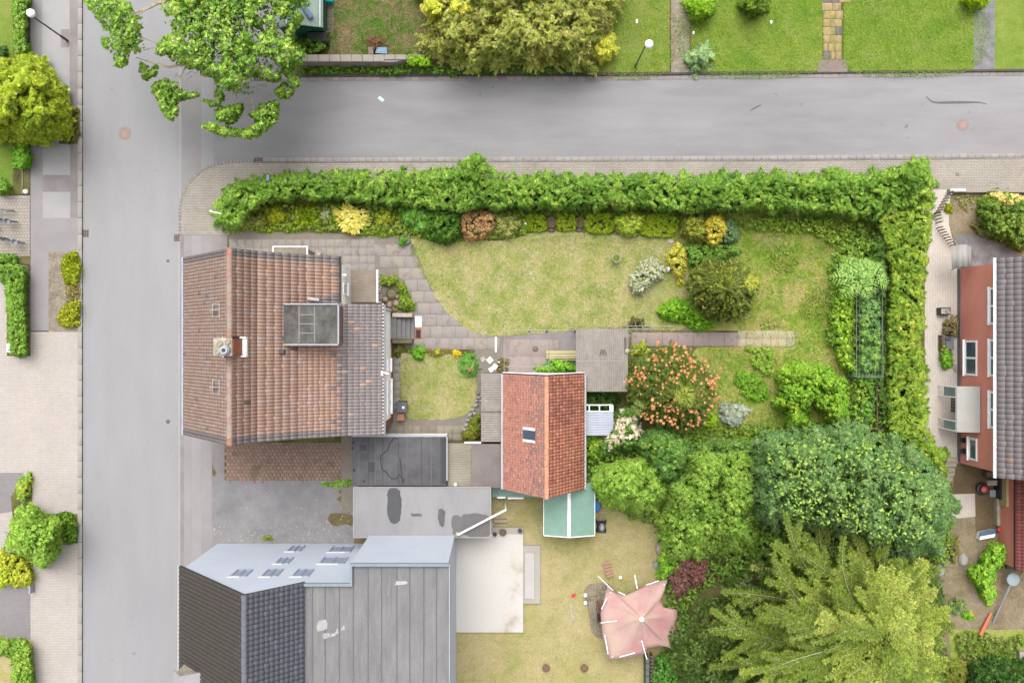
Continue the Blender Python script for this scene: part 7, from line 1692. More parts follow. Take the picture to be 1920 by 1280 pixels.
S_('yellow_plant', 'tiny yellow plant between the golden and the mounded shrub', 'plant', circ(1276, 532, 8, 7), .14, .5, 260, .14, pf((220, 200, 50), (190, 190, 50)), lobe=5, amp=.05, edge=6)

S_('ground_cover', 'continuous low leafy growth filling the front bed between the single shrubs', 'ground cover', [(440, 396), (500, 384), (640, 384), (780, 390), (860, 394), (980, 396), (984, 440), (900, 446), (800, 446), (700, 438), (600, 432), (450, 430)], .13, .55, 13000, .15, pf((96, 130, 36), (124, 158, 46), (150, 178, 56), (110, 140, 50)), lobe=9, amp=.25, edge=7, gap=.2, stem=False)
# wild east part
S_('undergrowth', 'loose green growth around the netted fruit cage and the brown timber frame', 'undergrowth', [(1560, 470), (1640, 440), (1668, 470), (1668, 810), (1600, 812), (1590, 700), (1548, 640), (1552, 560)], .14, 1.0, 15000, .19, pf((88, 134, 44), (116, 162, 54), (146, 184, 70), (100, 146, 76)), lobe=11, amp=.45, edge=14, gap=.3, stem=False)
WILD = pf((94, 140, 36), (124, 164, 50), (154, 184, 68), (116, 150, 70))
S_('ground_cover', 'weedy undergrowth below the north hedge in the wild east garden', 'undergrowth', [(1480, 402), (1600, 412), (1640, 430), (1650, 520), (1630, 540), (1600, 500), (1570, 470), (1520, 440), (1400, 430), (1390, 408)], .14, .7, 7500, .17, WILD, lobe=9, amp=.35, edge=10, gap=.8, stem=False)
S_('leafy_shrub', 'yellow green leafy shrubbery along the west side of the fruit cage', 'shrub', [(1575, 530), (1600, 500), (1625, 480), (1650, 475), (1655, 500), (1640, 510), (1606, 560), (1604, 640), (1600, 700), (1570, 690), (1560, 640), (1556, 590)], .14, 1.5, 8500, .2, pf((96, 150, 30), (130, 180, 44), (160, 196, 60), (110, 150, 60)), lobe=9, amp=.35, edge=14, gap=.2)
# tree of heaven rosettes
def rosette(px, py, z, R, n, pal, root_, rs, name='foliage'):
    Vs = []; Fs = []; Cs = []; b = 0; c0 = np.array(P(px, py, z)) - np.array(org(root_))
    for i in range(n):
        a = 2 * math.pi * i / n + rs.uniform(-.2, .2); L = R * rs.uniform(.75, 1.1); d = np.array([math.cos(a), math.sin(a), -.12]); m = 8
        tt = np.linspace(.15, 1, m); C = c0 + d * (tt * L)[:, None] - np.array([0, 0, 1]) * (tt ** 2 * L * .25)[:, None]
        for sgn in (-1, 1):
            s2 = np.array([-d[1], d[0], 0]) * sgn; D = np.tile(s2 + d * .55, (m, 1)); ll = .36 * R * np.sin(np.pi * np.clip(tt, .18, .92)) + .03
            V, F, Cc = leaf_geo(C + nrm(D) * ll[:, None] * .5 + rs.normal(0, .02, C.shape), D, np.tile([0, 0, 1.], (m, 1)) + rs.normal(0, .15, (m, 3)), ll, ll * .22, pick(pal, m, rs)); Vs.append(V); Fs.append(F + b); Cs.append(Cc); b += len(V)
    me = np_mesh(name, np.vstack(Vs), np.vstack(Fs), np.vstack(Cs)); me.materials.append(LEAF); return link(name, me, root_)
t = root('sumac_tree', *P(1612, 525, .1), 'small tree with pale green palm like rosettes beside the fruit cage', 'tree'); rs = np.random.RandomState(3)
SUM = pf((110, 160, 74), (136, 180, 90), (154, 192, 104))
for px, py, z, R in ((1608, 522, 3.0, 1.05), (1640, 518, 2.8, .85), (1600, 505, 2.6, .7), (1625, 505, 2.9, .7)): rosette(px, py, z, R * 1.25, 8, SUM, t, rs)
x, y, _ = P(1612, 525, .1); trunk(t, x, y, 2.7, .04, .6, 4, 3)
S_('climbing_plant', 'blue green foliage growing inside the netted fruit cage', 'plants', [(1610, 552), (1640, 548), (1652, 570), (1652, 690), (1640, 698), (1612, 696), (1608, 620)], .14, 2.15, 11000, .17, pf((96, 146, 84), (120, 166, 100), (110, 160, 70), (160, 190, 90)), lobe=9, amp=.3, edge=10, gap=.25)
S_('dark_shrub', 'darker conifer foliage between the wild garden and the east hedge', 'shrub', [(1640, 440), (1660, 430), (1665, 520), (1664, 640), (1662, 720), (1668, 800), (1655, 800), (1648, 700), (1652, 560), (1638, 500)], .14, 1.9, 6000, .24, pf((70, 110, 44), (90, 130, 56), (110, 146, 64)), kind='spray', lobe=9, amp=.3, edge=8)
S_('leafy_bush', 'big rounded bright green bush in the middle of the wild east garden', 'bush', [(1455, 720), (1462, 695), (1490, 682), (1515, 678), (1540, 685), (1570, 702), (1590, 725), (1598, 755), (1590, 790), (1570, 800), (1548, 790), (1530, 768), (1518, 775), (1520, 795), (1495, 810), (1470, 800), (1475, 780), (1452, 765)], .2, 2.8, 22000, .15, pf((90, 150, 30), (118, 176, 40), (144, 192, 60), (180, 204, 70)), lobe=11, amp=.7, edge=22, gap=.35, wob=7, lobevar=.8)
S_('leafy_shrub', 'leafy shrubs south of the fruit cage', 'shrub', [(1595, 660), (1620, 690), (1655, 690), (1662, 712), (1640, 730), (1648, 750), (1636, 790), (1615, 792), (1606, 770), (1625, 740), (1600, 715), (1580, 690)], .14, 1.3, 5200, .19, pf((90, 150, 36), (120, 176, 50), (70, 120, 60), (100, 150, 100)), lobe=9, amp=.3, edge=12, gap=.2)
S_('climbing_plant', 'blue green vine shrub by the brown timber frame', 'plant', [(1606, 770), (1630, 745), (1640, 770), (1636, 792), (1612, 795)], .14, 1.1, 1500, .2, pf((80, 140, 84), (110, 160, 100)), lobe=8, amp=.2, edge=10)
S_('low_plants', 'loose low bright weeds left of the big rounded bush', 'weeds', [(1378, 700), (1400, 692), (1425, 706), (1445, 730), (1432, 752), (1400, 745), (1380, 730)], .14, .6, 2600, .2, pf((100, 160, 40), (130, 180, 50)), lobe=8, amp=.15, edge=12, gap=.3)
S_('silver_shrub', 'silvery grey shrub with bare white twigs right of the orange flowered tree', 'shrub', [(1348, 764), (1370, 754), (1392, 756), (1408, 768), (1396, 782), (1388, 800), (1370, 802), (1352, 790)], .14, 1.0, 1500, .22, pf((160, 176, 160), (190, 200, 190), (130, 150, 120)), kind='spray', lobe=8, amp=.2, edge=14, gap=.3)
S_('lime_bush', 'small lime green bush tucked under the orange flowered tree', 'bush', circ(1330, 788, 16, 18), .14, .9, 1300, .16, pf((130, 180, 20), (160, 200, 40)), lobe=7, amp=.15, edge=10)
for i, (q, n) in enumerate((([(1185, 648), (1210, 640), (1216, 660), (1190, 668)], 900), ([(1025, 680), (1042, 672), (1062, 676), (1080, 690), (1080, 700), (1012, 700), (1004, 692)], 1900), ([(1094, 736), (1155, 736), (1160, 762), (1150, 772), (1096, 758)], 2400), ([(1096, 812), (1128, 806), (1134, 836), (1120, 860), (1098, 856)], 2300))):
    S_('leafy_shrub', ('yellow green ground shrub between canopy and orange flowered tree', 'low green shrub against the north wall of the orange shed', 'dark leafy shrub south of the corrugated canopy', 'bright yellow green shrub south of the clear lean to roof')[i], 'shrub', q, .14, 1.0, n, .2, (YG[1:3] + GREEN[1:2], BRT[:3], pf((50, 90, 30), (76, 120, 36)), BRT[1:] + YG[2:3])[i], lobe=8, amp=.2, edge=12)

# south and small plants around the little lawn
S_('box_bush', 'round green bush on the path edge, west one above the little lawn', 'bush', circ(784, 660, 14, 14), .14, .9, 1300, .15, BRT[:3], lobe=7, amp=.1, edge=10)
S_('low_plants', 'loose olive green plants beside the grey steps', 'plants', [(736, 642), (756, 640), (758, 655), (744, 668), (736, 664)], .14, .6, 900, .16, pf((100, 110, 40), (130, 130, 70), (80, 110, 50)), lobe=6, amp=.15, edge=8)
S_('ball_plant', 'small lime yellow ball plant between the two bushes of the little lawn', 'plant', circ(820.5, 661, 6.2, 6.2, wob=.02), .14, .5, 500, .09, pf((170, 190, 10), (190, 206, 30)), lobe=6, amp=.03, edge=5, wob=.3)
S_('yellow_flowers', 'clump of bright yellow flowers beside the large spiky bush', 'flowers', circ(857, 663, 8.5, 8), .14, .6, 600, .1, pf((230, 200, 10), (240, 214, 40), (200, 190, 30)), lobe=5, amp=.06, edge=6, wob=1)
S_('spiky_bush', 'round green grassy bush with pinkish centre on the little lawn corner', 'bush', [(860, 676), (872, 660), (886, 660), (896, 676), (897, 694), (888, 708), (874, 708), (862, 694)], .14, 1.0, 3400, .3, pf((96, 160, 60), (120, 180, 84), (140, 190, 100)), kind='leaf', aspect=.1, lobe=18, amp=.2, edge=16, wob=1.5)
S_('flower_tuft', 'pinkish dry flower heads in the centre of the round grassy bush', 'flowers', circ(880, 689, 5, 4), .9, 1.15, 90, .14, pf((206, 150, 110), (210, 170, 130)), lobe=5, amp=.05, edge=4, stem=False)
S_('cushion_plants', 'row of low brownish cushion plants along the north edge of the little lawn', 'plants', [(798, 656), (845, 656), (848, 666), (830, 668), (800, 667)], .14, .3, 900, .12, pf((140, 150, 60), (150, 120, 80), (120, 140, 50)), lobe=6, amp=.08, edge=5, stem=False)
S_('bronze_bush', 'bronze green bush against the long corrugated roof', 'bush', [(866, 822), (876, 800), (892, 782), (901, 778), (902, 826), (885, 828)], .14, 1.2, 3000, .18, pf((110, 110, 40), (130, 140, 40), (90, 100, 36), (130, 180, 50)), lobe=8, amp=.2, edge=12)
S_('rockery_shrub', 'mossy green shrub covering the north east of the rockery', 'shrub', [(710, 516), (738, 514), (752, 526), (764, 546), (774, 570), (774, 584), (758, 586), (740, 582), (744, 566), (752, 552), (742, 535), (726, 536), (712, 530)], .14, .75, 4600, .15, pf((90, 110, 40), (110, 150, 40), (140, 170, 50), (140, 120, 80)), lobe=8, amp=.2, edge=8)
S_('weeds', 'weeds at the edge between the hexagonal drive and the yard', 'weeds', [(590, 902), (630, 903), (640, 904), (660, 900), (660, 910), (640, 914), (600, 906)], .11, .35, 900, .14, GREEN[1:], lobe=6, amp=.08, edge=4, stem=False)
S_('weeds', 'dry weeds under the pergola corner north of the orange shed', 'weeds', [(934, 668), (955, 672), (954, 698), (934, 700)], .13, .4, 500, .16, pf((150, 150, 100), (176, 160, 130), (110, 140, 60)), kind='grass', lobe=6, amp=.1, edge=6, stem=False)
S_('weeds', 'tuft of weeds at the foot of the pale blue gable wall', 'weeds', circ(503, 1009, 9, 5), .11, .4, 260, .15, pf((150, 160, 80), (110, 140, 60)), lobe=6, amp=.05, edge=4, stem=False)
S_('white_flower_shrub', 'large shrub covered in creamy white flowers between lean to and trees', 'shrub', [(1122, 830), (1135, 815), (1150, 790), (1160, 768), (1190, 762), (1200, 785), (1205, 810), (1210, 830), (1190, 845), (1160, 850), (1140, 862), (1124, 868)], .3, 3.0, 5200, .2, pf((70, 120, 40), (100, 150, 56), (84, 130, 50)), lobe=8, amp=.4, edge=18)
ft = SC.objects.get('white_flower_shrub')
canopy('blossoms', ft, [(1124, 832), (1138, 815), (1152, 788), (1162, 768), (1188, 766), (1200, 790), (1206, 822), (1180, 838), (1158, 846), (1134, 850)], .6, 3.3, 2100, .17, pf((216, 206, 180), (230, 222, 206), (206, 190, 150)), lobe=7, amp=.4, edge=16, clump=1.3, seed=50, aspect=.8)

# monkey puzzle trees -------------------------------------------------
def whorl_tree(name, label, px, py, ztop, zbot, outline, nb, pal, seedpal, cat='tree', twig=.14, dens=30, seed=1, tip=None, width=.09):
    rs = np.random.RandomState(seed); bx, by, _ = P(px, py, ztop); gx, gy = bx, by
    t = root(name, gx, gy, .1, label, cat)
    trunk(t, gx, gy, ztop - .1, .14, .1, 0, seed)
    out = np.array(smooth_poly(outline, 8)); ang = np.arctan2(-(out[:, 1] - py), out[:, 0] - px); rad = np.hypot(out[:, 0] - px, out[:, 1] - py)
    o = np.argsort(ang); ang = ang[o]; rad = rad[o]
    Vs = []; Fs = []; Cs = []; b = 0; mb = MB()
    for i in range(nb):
        a = rs.uniform(-math.pi, math.pi); u = (i + .5) / nb; u2 = u ** .75
        R = np.interp(a, ang, rad, period=2 * math.pi) * (.25 + .75 * u2) * rs.uniform(.82, 1.03)
        z0 = ztop + (zbot - ztop) * u2; nn = int(dens * (.4 + u)); tt = np.linspace(.05, 1, nn)
        zz = z0 + .35 * np.sin(np.pi * tt) * (R * S) * .25 - (tt ** 2) * R * S * .22 * (u + .3); w_ = rs.uniform(-.3, .3)
        aa = a + w_ * (tt - .3) ** 2
        qx = px + np.cos(aa) * R * tt; qy = py - np.sin(aa) * R * tt; kk = S * (1 - zz / H)
        C = np.stack([(qx - VX) * kk, (VY - qy) * kk, zz], 1)
        T = nrm(np.gradient(C, axis=0)); nl = 8
        CC = np.repeat(C, nl, 0); TT = np.repeat(T, nl, 0); ph = rs.uniform(0, 2 * math.pi, len(CC))
        A = nrm(np.cross(TT, [0, 0, 1.])); B = np.cross(TT, A); Rd = A * np.cos(ph)[:, None] + B * np.sin(ph)[:, None]
        D = TT * .8 + Rd * .9; cpal = pal if rs.rand() > .12 else seedpal
        col = pick(cpal, len(CC), rs) * rs.uniform(.8, 1.2, (len(CC), 1))
        V, F, Cc = leaf_geo(CC + Rd * width * .4 + rs.normal(0, .012, CC.shape), D, np.abs(Rd) + [0, 0, .6], twig * rs.uniform(.7, 1.2, len(CC)), .045, col)
        Vs.append(V); Fs.append(F + b); Cs.append(Cc); b += len(V)
        if i % 3 == 0: mb.tube([tuple(c) for c in C[::max(1, nn // 5)]], .022, 4)
    me = np_mesh('crown', np.vstack(Vs) - np.array(org(t)), np.vstack(Fs), np.vstack(Cs)); me.materials.append(LEAF); link('crown', me, t)
    mb.build('limbs', BARK, t)
    return t
whorl_tree('monkey_puzzle_tree', 'dark olive monkey puzzle tree with rope like branches and a yellow green tip', 1362, 542, 6.2, 2.6, [(1290, 500), (1310, 485), (1350, 478), (1390, 486), (1415, 505), (1428, 530), (1420, 560), (1405, 585), (1385, 605), (1350, 608), (1315, 590), (1290, 570), (1278, 545), (1280, 520)], 430, pf((76, 96, 36), (98, 116, 46), (122, 138, 56)), pf((130, 150, 50), (150, 160, 60)), seed=2, dens=30, twig=.17)
mp = [o for o in SC.objects if o.name.startswith('monkey_puzzle_tree')][0]
rs = np.random.RandomState(8); rosette(1410, 530, 5.2, .5, 7, pf((160, 170, 50), (186, 188, 60)), mp, rs, 'young_shoots')
canopy('shoot_tips', mp, [(1300, 495), (1350, 484), (1395, 492), (1420, 530), (1400, 580), (1350, 600), (1300, 570), (1288, 530)], 3.2, 6.2, 230, .10, pf((150, 162, 64), (166, 176, 80)), lobe=10, amp=.2, edge=40, clump=.6, seed=4)
of = whorl_tree('orange_flowered_tree', 'large dark green tree studded with orange star shaped flower clusters', 1284, 742, 7.2, 2.8, [(1156, 720), (1175, 680), (1200, 656), (1235, 642), (1270, 644), (1300, 655), (1325, 680), (1345, 700), (1348, 740), (1335, 775), (1318, 800), (1290, 812), (1262, 815), (1230, 800), (1200, 785), (1170, 755)], 620, pf((74, 100, 40), (96, 120, 46), (120, 142, 54)), pf((140, 160, 60), (130, 140, 60)), seed=5, dens=32, twig=.19)
rosette(1285, 742, 7.3, .7, 7, pf((150, 162, 64), (130, 150, 54)), of, rs, 'young_shoots')
rosette(1198, 764, 4.2, .5, 6, pf((110, 130, 60), (130, 150, 70)), of, rs, 'young_shoots')
canopy('inner_foliage', of, [(1166, 720), (1185, 685), (1208, 664), (1240, 652), (1272, 654), (1300, 666), (1322, 690), (1336, 720), (1334, 750), (1322, 775), (1300, 796), (1262, 802), (1230, 790), (1205, 778), (1180, 752)], 1.6, 5.9, 9000, .2, pf((70, 96, 38), (92, 116, 46), (118, 140, 56)), lobe=13, amp=.5, edge=60, seed=80)
canopy('inner_foliage', mp, [(1296, 505), (1318, 492), (1352, 486), (1386, 494), (1408, 512), (1418, 535), (1410, 562), (1394, 586), (1372, 600), (1346, 600), (1316, 584), (1296, 560), (1288, 530)], 1.4, 4.9, 6000, .2, pf((70, 88, 34), (92, 110, 44), (110, 128, 50)), lobe=12, amp=.5, edge=50, seed=81)
# flowers: five stubby petals each, single parts
OP = pf((208, 136, 92), (192, 118, 78), (216, 156, 112))
def star(pal_c, R=.17):
    a = np.arange(5) * 2 * math.pi / 5; D = np.stack([np.cos(a), np.sin(a), -.15 + 0 * a], 1)
    V, F, Cc = leaf_geo(D * R * .5, D, np.tile([0, 0, 1.], (5, 1)), R, R * .62, np.tile(pal_c, (5, 1)), False)
    V2, F2, C2 = leaf_geo(np.array([[0, 0, .03]]), np.array([[1., 0, 0]]), np.array([[0, 0, 1.]]), R * .5, R * .5, np.array([g(240, 190, 130, KF)]), False)
    me = np_mesh('flower', np.vstack([V, V2]), np.vstack([F, F2 + len(V)]), np.vstack([Cc, C2])); me.materials.append(LEAF); return me
stars = [star(c, r) for c in OP for r in (.075, .095, .125)]
oc = [(1236, 650), (1268, 650), (1285, 660), (1305, 672), (1318, 690), (1338, 720), (1343, 742), (1330, 762), (1318, 785), (1290, 795), (1262, 790), (1232, 788), (1218, 780), (1228, 755), (1236, 728), (1208, 720), (1184, 712), (1190, 695), (1204, 703), (1230, 668), (1255, 684), (1280, 690), (1262, 715), (1240, 700), (1300, 715), (1322, 722), (1308, 740), (1266, 748), (1252, 764), (1275, 768), (1300, 770), (1338, 706), (1295, 685), (1266, 672)]
rs = np.random.RandomState(14); k = 0
for (cx, cy) in oc:
    for j in range(rs.randint(6, 12)):
        px, py = cx + rs.normal(0, 7), cy + rs.normal(0, 6.5); 
        if math.hypot(px - 1284, py - 742) < 14: continue
        d = math.hypot(px - 1275, py - 735) / 90.; z = 7.2 - 2.9 * d ** 1.4 + rs.uniform(-.25, .2)
        ob = bpy.data.objects.new('flower', stars[rs.randint(9)]); COL.objects.link(ob); ob.parent = of
        ob.location = Vector(P(px, py, z)) - Vector(org(of)); ob.rotation_euler = (rs.normal(0, .35), rs.normal(0, .35), rs.uniform(0, 6.28)); k += 1

# tall trees of the south east ------------------------------------------
S_('maple_tree', 'wide bluish green maple with yellow green shoot tips in the south east', 'tree', [(1405, 850), (1425, 815), (1460, 800), (1500, 806), (1540, 800), (1575, 792), (1605, 796), (1640, 812), (1680, 820), (1720, 824), (1745, 850), (1765, 875), (1775, 905), (1790, 930), (1800, 955), (1790, 980), (1770, 1010), (1775, 1040), (1740, 1045), (1700, 1050), (1650, 1050), (1600, 1040), (1560, 1010), (1500, 1000), (1450, 990), (1405, 960), (1395, 900)], 2.0, 9.0, 90000, .19, pf((70, 112, 60), (94, 138, 78), (116, 158, 92), (146, 178, 114)), lobe=19, amp=1.3, edge=60, gap=.3, wob=11, jit=.35, lobevar=1.1, aspect=.6, bun=3.4)
mt_ = [o for o in SC.objects if o.name.startswith('maple_tree')][0]
canopy('shoot_tips', mt_, [(1430, 840), (1500, 815), (1600, 815), (1700, 850), (1760, 920), (1760, 1000), (1700, 1035), (1600, 1020), (1500, 985), (1430, 950)], 3.2, 9.7, 1500, .18, pf((140, 184, 76), (168, 200, 88)), lobe=19, amp=1., edge=34, bun=1.6, seed=61)
S_('leafy_tree', 'bright green broad tree beside the orange shed with soft pale leaves', 'tree', [(1112, 900), (1120, 880), (1150, 866), (1180, 862), (1210, 860), (1240, 872), (1250, 900), (1245, 940), (1236, 968), (1212, 966), (1180, 962), (1150, 955), (1120, 940), (1108, 920)], 1.5, 5.6, 28000, .17, pf((96, 144, 46), (124, 172, 58), (150, 192, 76), (172, 204, 96)), lobe=14, amp=.95, edge=32, gap=.25, wob=9, lobevar=.9)
S_('leafy_tree', 'mid green tree with yellow shoot tips south of the orange flowered tree', 'tree', [(1196, 822), (1230, 806), (1262, 812), (1295, 818), (1300, 850), (1285, 880), (1272, 905), (1240, 915), (1215, 890), (1200, 860)], 1.5, 5.2, 16000, .2, pf((70, 120, 50), (96, 146, 64), (120, 168, 76), (176, 196, 80)), lobe=12, amp=.9, edge=26, gap=.35, wob=8, lobevar=.9, w=[1, 1.2, 1, .35])
S_('leafy_tree', 'large fresh green tree filling the middle of the southern tree group', 'tree', [(1290, 850), (1320, 838), (1360, 840), (1400, 845), (1425, 870), (1430, 930), (1425, 990), (1400, 1030), (1340, 1040), (1290, 1060), (1250, 1050), (1240, 1010), (1236, 960), (1250, 910), (1280, 880)], 1.5, 7.0, 50000, .165, pf((88, 134, 44), (116, 160, 58), (144, 184, 74), (168, 204, 90)), lobe=15, amp=1.1, edge=44, gap=.3, wob=9, lobevar=1.0)
S_('leafy_bush', 'shrubs with pale tips between the wild garden and the bluish maple', 'bush', [(1300, 836), (1330, 826), (1380, 822), (1420, 828), (1440, 850), (1400, 870), (1340, 866), (1305, 856)], .2, 2.4, 5200, .2, pf((80, 126, 50), (104, 150, 64), (130, 170, 84)), lobe=10, amp=.4, edge=16, gap=.2)
S_('bright_shrub', 'bright green shrub edge between straw lawn and fresh green tree', 'shrub', [(1240, 990), (1262, 990), (1290, 1010), (1290, 1050), (1270, 1080), (1240, 1090), (1232, 1060), (1238, 1020)], .2, 2.2, 4600, .19, BRT, lobe=10, amp=.4, edge=14, gap=.2)
S_('purple_shrub', 'dusky purple leaved shrub touching the pink canopy', 'shrub', [(1245, 1065), (1262, 1058), (1270, 1040), (1288, 1030), (1310, 1040), (1330, 1045), (1332, 1075), (1312, 1100), (1286, 1120), (1262, 1112), (1255, 1090)], .3, 3.2, 6500, .15, pf((104, 66, 66), (134, 88, 88), (150, 108, 104), (80, 60, 50)), lobe=9, amp=.5, edge=22, gap=.3, wob=5)
S_('leafy_bush', 'dark green mound in the corner between slatted fence and spruce', 'bush', [(1228, 1230), (1262, 1222), (1300, 1230), (1320, 1310), (1225, 1310)], .2, 1.8, 5200, .2, pf((60, 120, 50), (84, 146, 60), (110, 170, 60)), lobe=10, amp=.35, edge=14)
S_('leafy_bush', 'bright bush right of the pink canopy corner', 'bush', [(1250, 1195), (1275, 1190), (1290, 1215), (1285, 1232), (1255, 1226)], .2, 1.5, 2200, .19, BRT, lobe=9, amp=.3, edge=12)

S_('undergrowth', 'mid green undergrowth filling the gaps between the southern trees', 'undergrowth', [(1100, 860), (1130, 830), (1200, 810), (1300, 815), (1400, 820), (1440, 800), (1600, 790), (1740, 830), (1780, 900), (1775, 1060), (1700, 1080), (1500, 1060), (1400, 1080), (1300, 1130), (1290, 1290), (1240, 1290), (1245, 1100), (1230, 1000), (1160, 960), (1105, 930)], .14, 1.5, 22000, .22, pf((80, 120, 40), (104, 150, 50), (126, 170, 60), (110, 150, 80)), lobe=14, amp=.5, edge=14, gap=.2, stem=False)
S_('weeds', 'leafy weeds spreading over the south part of the wild east garden', 'weeds', [(1300, 800), (1400, 790), (1450, 800), (1440, 830), (1310, 835)], .14, .6, 4200, .18, pf((100, 140, 44), (130, 160, 60), (84, 120, 40)), lobe=9, amp=.2, edge=12, gap=.3, stem=False)
S_('weeds', 'tall bright weeds between the rounded bush and the path slabs', 'weeds', [(1395, 650), (1440, 655), (1460, 680), (1440, 710), (1410, 690)], .14, .5, 2600, .2, pf((110, 164, 44), (140, 180, 60), (160, 180, 90)), lobe=9, amp=.2, edge=12, gap=.4, stem=False)
S_('weeds', 'patches of tall grass beside the monkey puzzle tree', 'weeds', [[(1430, 470), (1480, 460), (1500, 500), (1460, 520)], [(1500, 560), (1550, 540), (1560, 590), (1510, 600)], [(1420, 600), (1460, 595), (1470, 615), (1425, 620)]], .14, .35, 1500, .18, pf((120, 166, 56), (150, 184, 70), (130, 166, 80)), kind='grass', lobe=9, amp=.1, edge=14, stem=False)

# spruce with long arching boughs
def spruce():
    t = root('spruce_tree', *P(1668, 1180, 12)[:2], .1, 'huge yellow olive spruce with long arching boughs at the bottom right', 'tree'); rs = np.random.RandomState(21)
    px, py = 1668, 1200; ztop, zbot = 12.8, 3.4
    out = np.array(smooth_poly([(1245, 1240), (1252, 1150), (1290, 1110), (1330, 1095), (1350, 1040), (1420, 1015), (1470, 985), (1500, 965), (1560, 975), (1620, 962), (1660, 990), (1720, 1030), (1760, 1060), (1785, 1090), (1790, 1150), (1770, 1200), (1775, 1260), (1790, 1330), (1700, 1420), (1500, 1430), (1320, 1400), (1260, 1330)], 14, 5, 3))
    ang = np.arctan2(-(out[:, 1] - py), out[:, 0] - px); rad = np.hypot(out[:, 0] - px, out[:, 1] - py); o = np.argsort(ang); ang = ang[o]; rad = rad[o]
    gx, gy = org(t)[:2]; m = MB(); m.tube([(gx, gy, .05), (gx, gy, 6), P(px, py, 11.), P(px, py, 12.2)], [.35, .25, .12, .03], 10); m.build('trunk', BARK, t)
    Vs = []; Fs = []; Cs = []; b = [0]; mb = MB()
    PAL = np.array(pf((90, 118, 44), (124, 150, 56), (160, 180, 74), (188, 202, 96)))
    def bough(C, T, tt, base, wl, bare):
        """sprigs along a curved axis, both sides, drooping a little"""
        n = len(C)
        for sgn in (-1, 1, -1, 1, 0):
            idx = np.arange(int(n * bare), n); side = nrm(np.cross(T[idx], [0, 0, 1.])) * (sgn if sgn else .01)
            Lt = wl * (1.1 - .75 * tt[idx]) * rs.uniform(.35, 1.25, len(idx))
            Dt = nrm(side * rs.uniform(.6, 1.1, (len(idx), 1)) + T[idx] * rs.uniform(.5, .9, (len(idx), 1)) + np.array([0, 0, 1.]) * rs.uniform(-.6, .25, (len(idx), 1)))
            for s in (.25, .6, .95):
                Pn = C[idx] + Dt * (Lt * s)[:, None] + rs.normal(0, .02, (len(idx), 3))
                for f in (-1, 1):
                    Dl = nrm(Dt + np.cross(Dt, [0, 0, 1.]) * f * .75 + rs.normal(0, .25, Dt.shape)); L = .15 * rs.uniform(.6, 1.3, len(idx))
                    col = base * (.75 + .45 * s) * rs.uniform(.65, 1.25, (len(idx), 1))
                    V, F, Cc = leaf_geo(Pn + Dl * L[:, None] * .35, Dl, np.tile([0, 0, 1.], (len(idx), 1)) + rs.normal(0, .5, (len(idx), 3)), L, L * .32, np.clip(col, 0, 1)); Vs.append(V); Fs.append(F + b[0]); Cs.append(Cc); b[0] += len(V)
    nb = 116
    for i in range(nb):
        u = ((i + .5) / nb); a = i * 2.39996 + rs.uniform(-.3, .3); a = (a + math.pi) % (2 * math.pi) - math.pi
        R = np.interp(a, ang, rad, period=2 * math.pi) * (.14 + .86 * u ** .42) * rs.uniform(.84, 1.03)
        z0 = ztop + (zbot - ztop) * u ** 1.05 + rs.normal(0, .4); Lm = R * S * .85; nn = max(8, int(Lm / .10)); tt = np.linspace(.04, 1, nn)
        zz = z0 - Lm * .18 * tt + Lm * .22 * tt ** 2.2; bend = rs.uniform(-.55, .55); aa = a + bend * tt ** 1.5
        qx = px + np.cos(aa) * R * tt; qy = py - np.sin(aa) * R * tt; kk = S * (1 - zz / H)
        C = np.stack([(qx - VX) * kk, (VY - qy) * kk, zz], 1); T = nrm(np.gradient(C, axis=0))
        st = max(1, nn // 8); pale = math.cos(a - 2.8) > .2 and rs.rand() < .7
        if u > .16: mb.tube([tuple(c + [0, 0, .06 if pale else -.04]) for c in C[::st]], [max(.01, (.06 if pale else .035) * (1 - k / 9.)) for k in range(len(C[::st]))], 4)
        base = PAL[0] * .35 + PAL[rs.randint(1, 4)] * .65
        bough(C, T, tt, base, .42, .1 if u < .3 else (.3 if not pale else .5))
        for k in range(int(2 + Lm * 1.5)):
            j = int(nn * rs.uniform(.2, .85)); sgn = rs.choice([-1, 1]); sd_ = np.cross(T[j], [0, 0, 1.]) * sgn; L2 = Lm * rs.uniform(.16, .34) * (1.15 - tt[j]) + .3; n2 = max(5, int(L2 / .09)); t2 = np.linspace(0.02, 1, n2)
            d2 = T[j] * .85 + sd_ * rs.uniform(.5, .8); up = rs.uniform(-.15, .2)
            C2 = C[j] + d2 * (t2 * L2)[:, None] + T[j] * (t2 ** 2 * L2 * .25)[:, None] + np.array([0, 0, 1.]) * (t2 ** 2 * L2 * up)[:, None]; T2 = nrm(np.gradient(C2, axis=0))
            bough(C2, T2, t2, base * rs.uniform(.85, 1.15), .3, 0)
            if pale or k % 3 == 0: mb.tube([tuple(c) for c in C2[::max(1, n2 // 3)]], .016, 3)
    me = np_mesh('crown', np.vstack(Vs) - np.array(org(t)), np.vstack(Fs), np.vstack(Cs)); me.materials.append(LEAF); link('crown', me, t)
    mb.build('boughs', TWIG, t)
    canopy('top_sprays', t, circ(px, py, 22), 10.4, 12.6, 2000, .24, list(PAL), 'spray', lobe=9, amp=.5, edge=26, seed=33, bun=5)
    # dense lower interior foliage
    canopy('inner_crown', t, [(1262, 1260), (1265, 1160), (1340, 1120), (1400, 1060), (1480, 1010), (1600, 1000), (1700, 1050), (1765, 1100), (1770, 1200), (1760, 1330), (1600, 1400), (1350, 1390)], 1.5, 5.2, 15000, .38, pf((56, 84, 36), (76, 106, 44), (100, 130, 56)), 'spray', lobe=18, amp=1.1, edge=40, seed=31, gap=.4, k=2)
spruce()

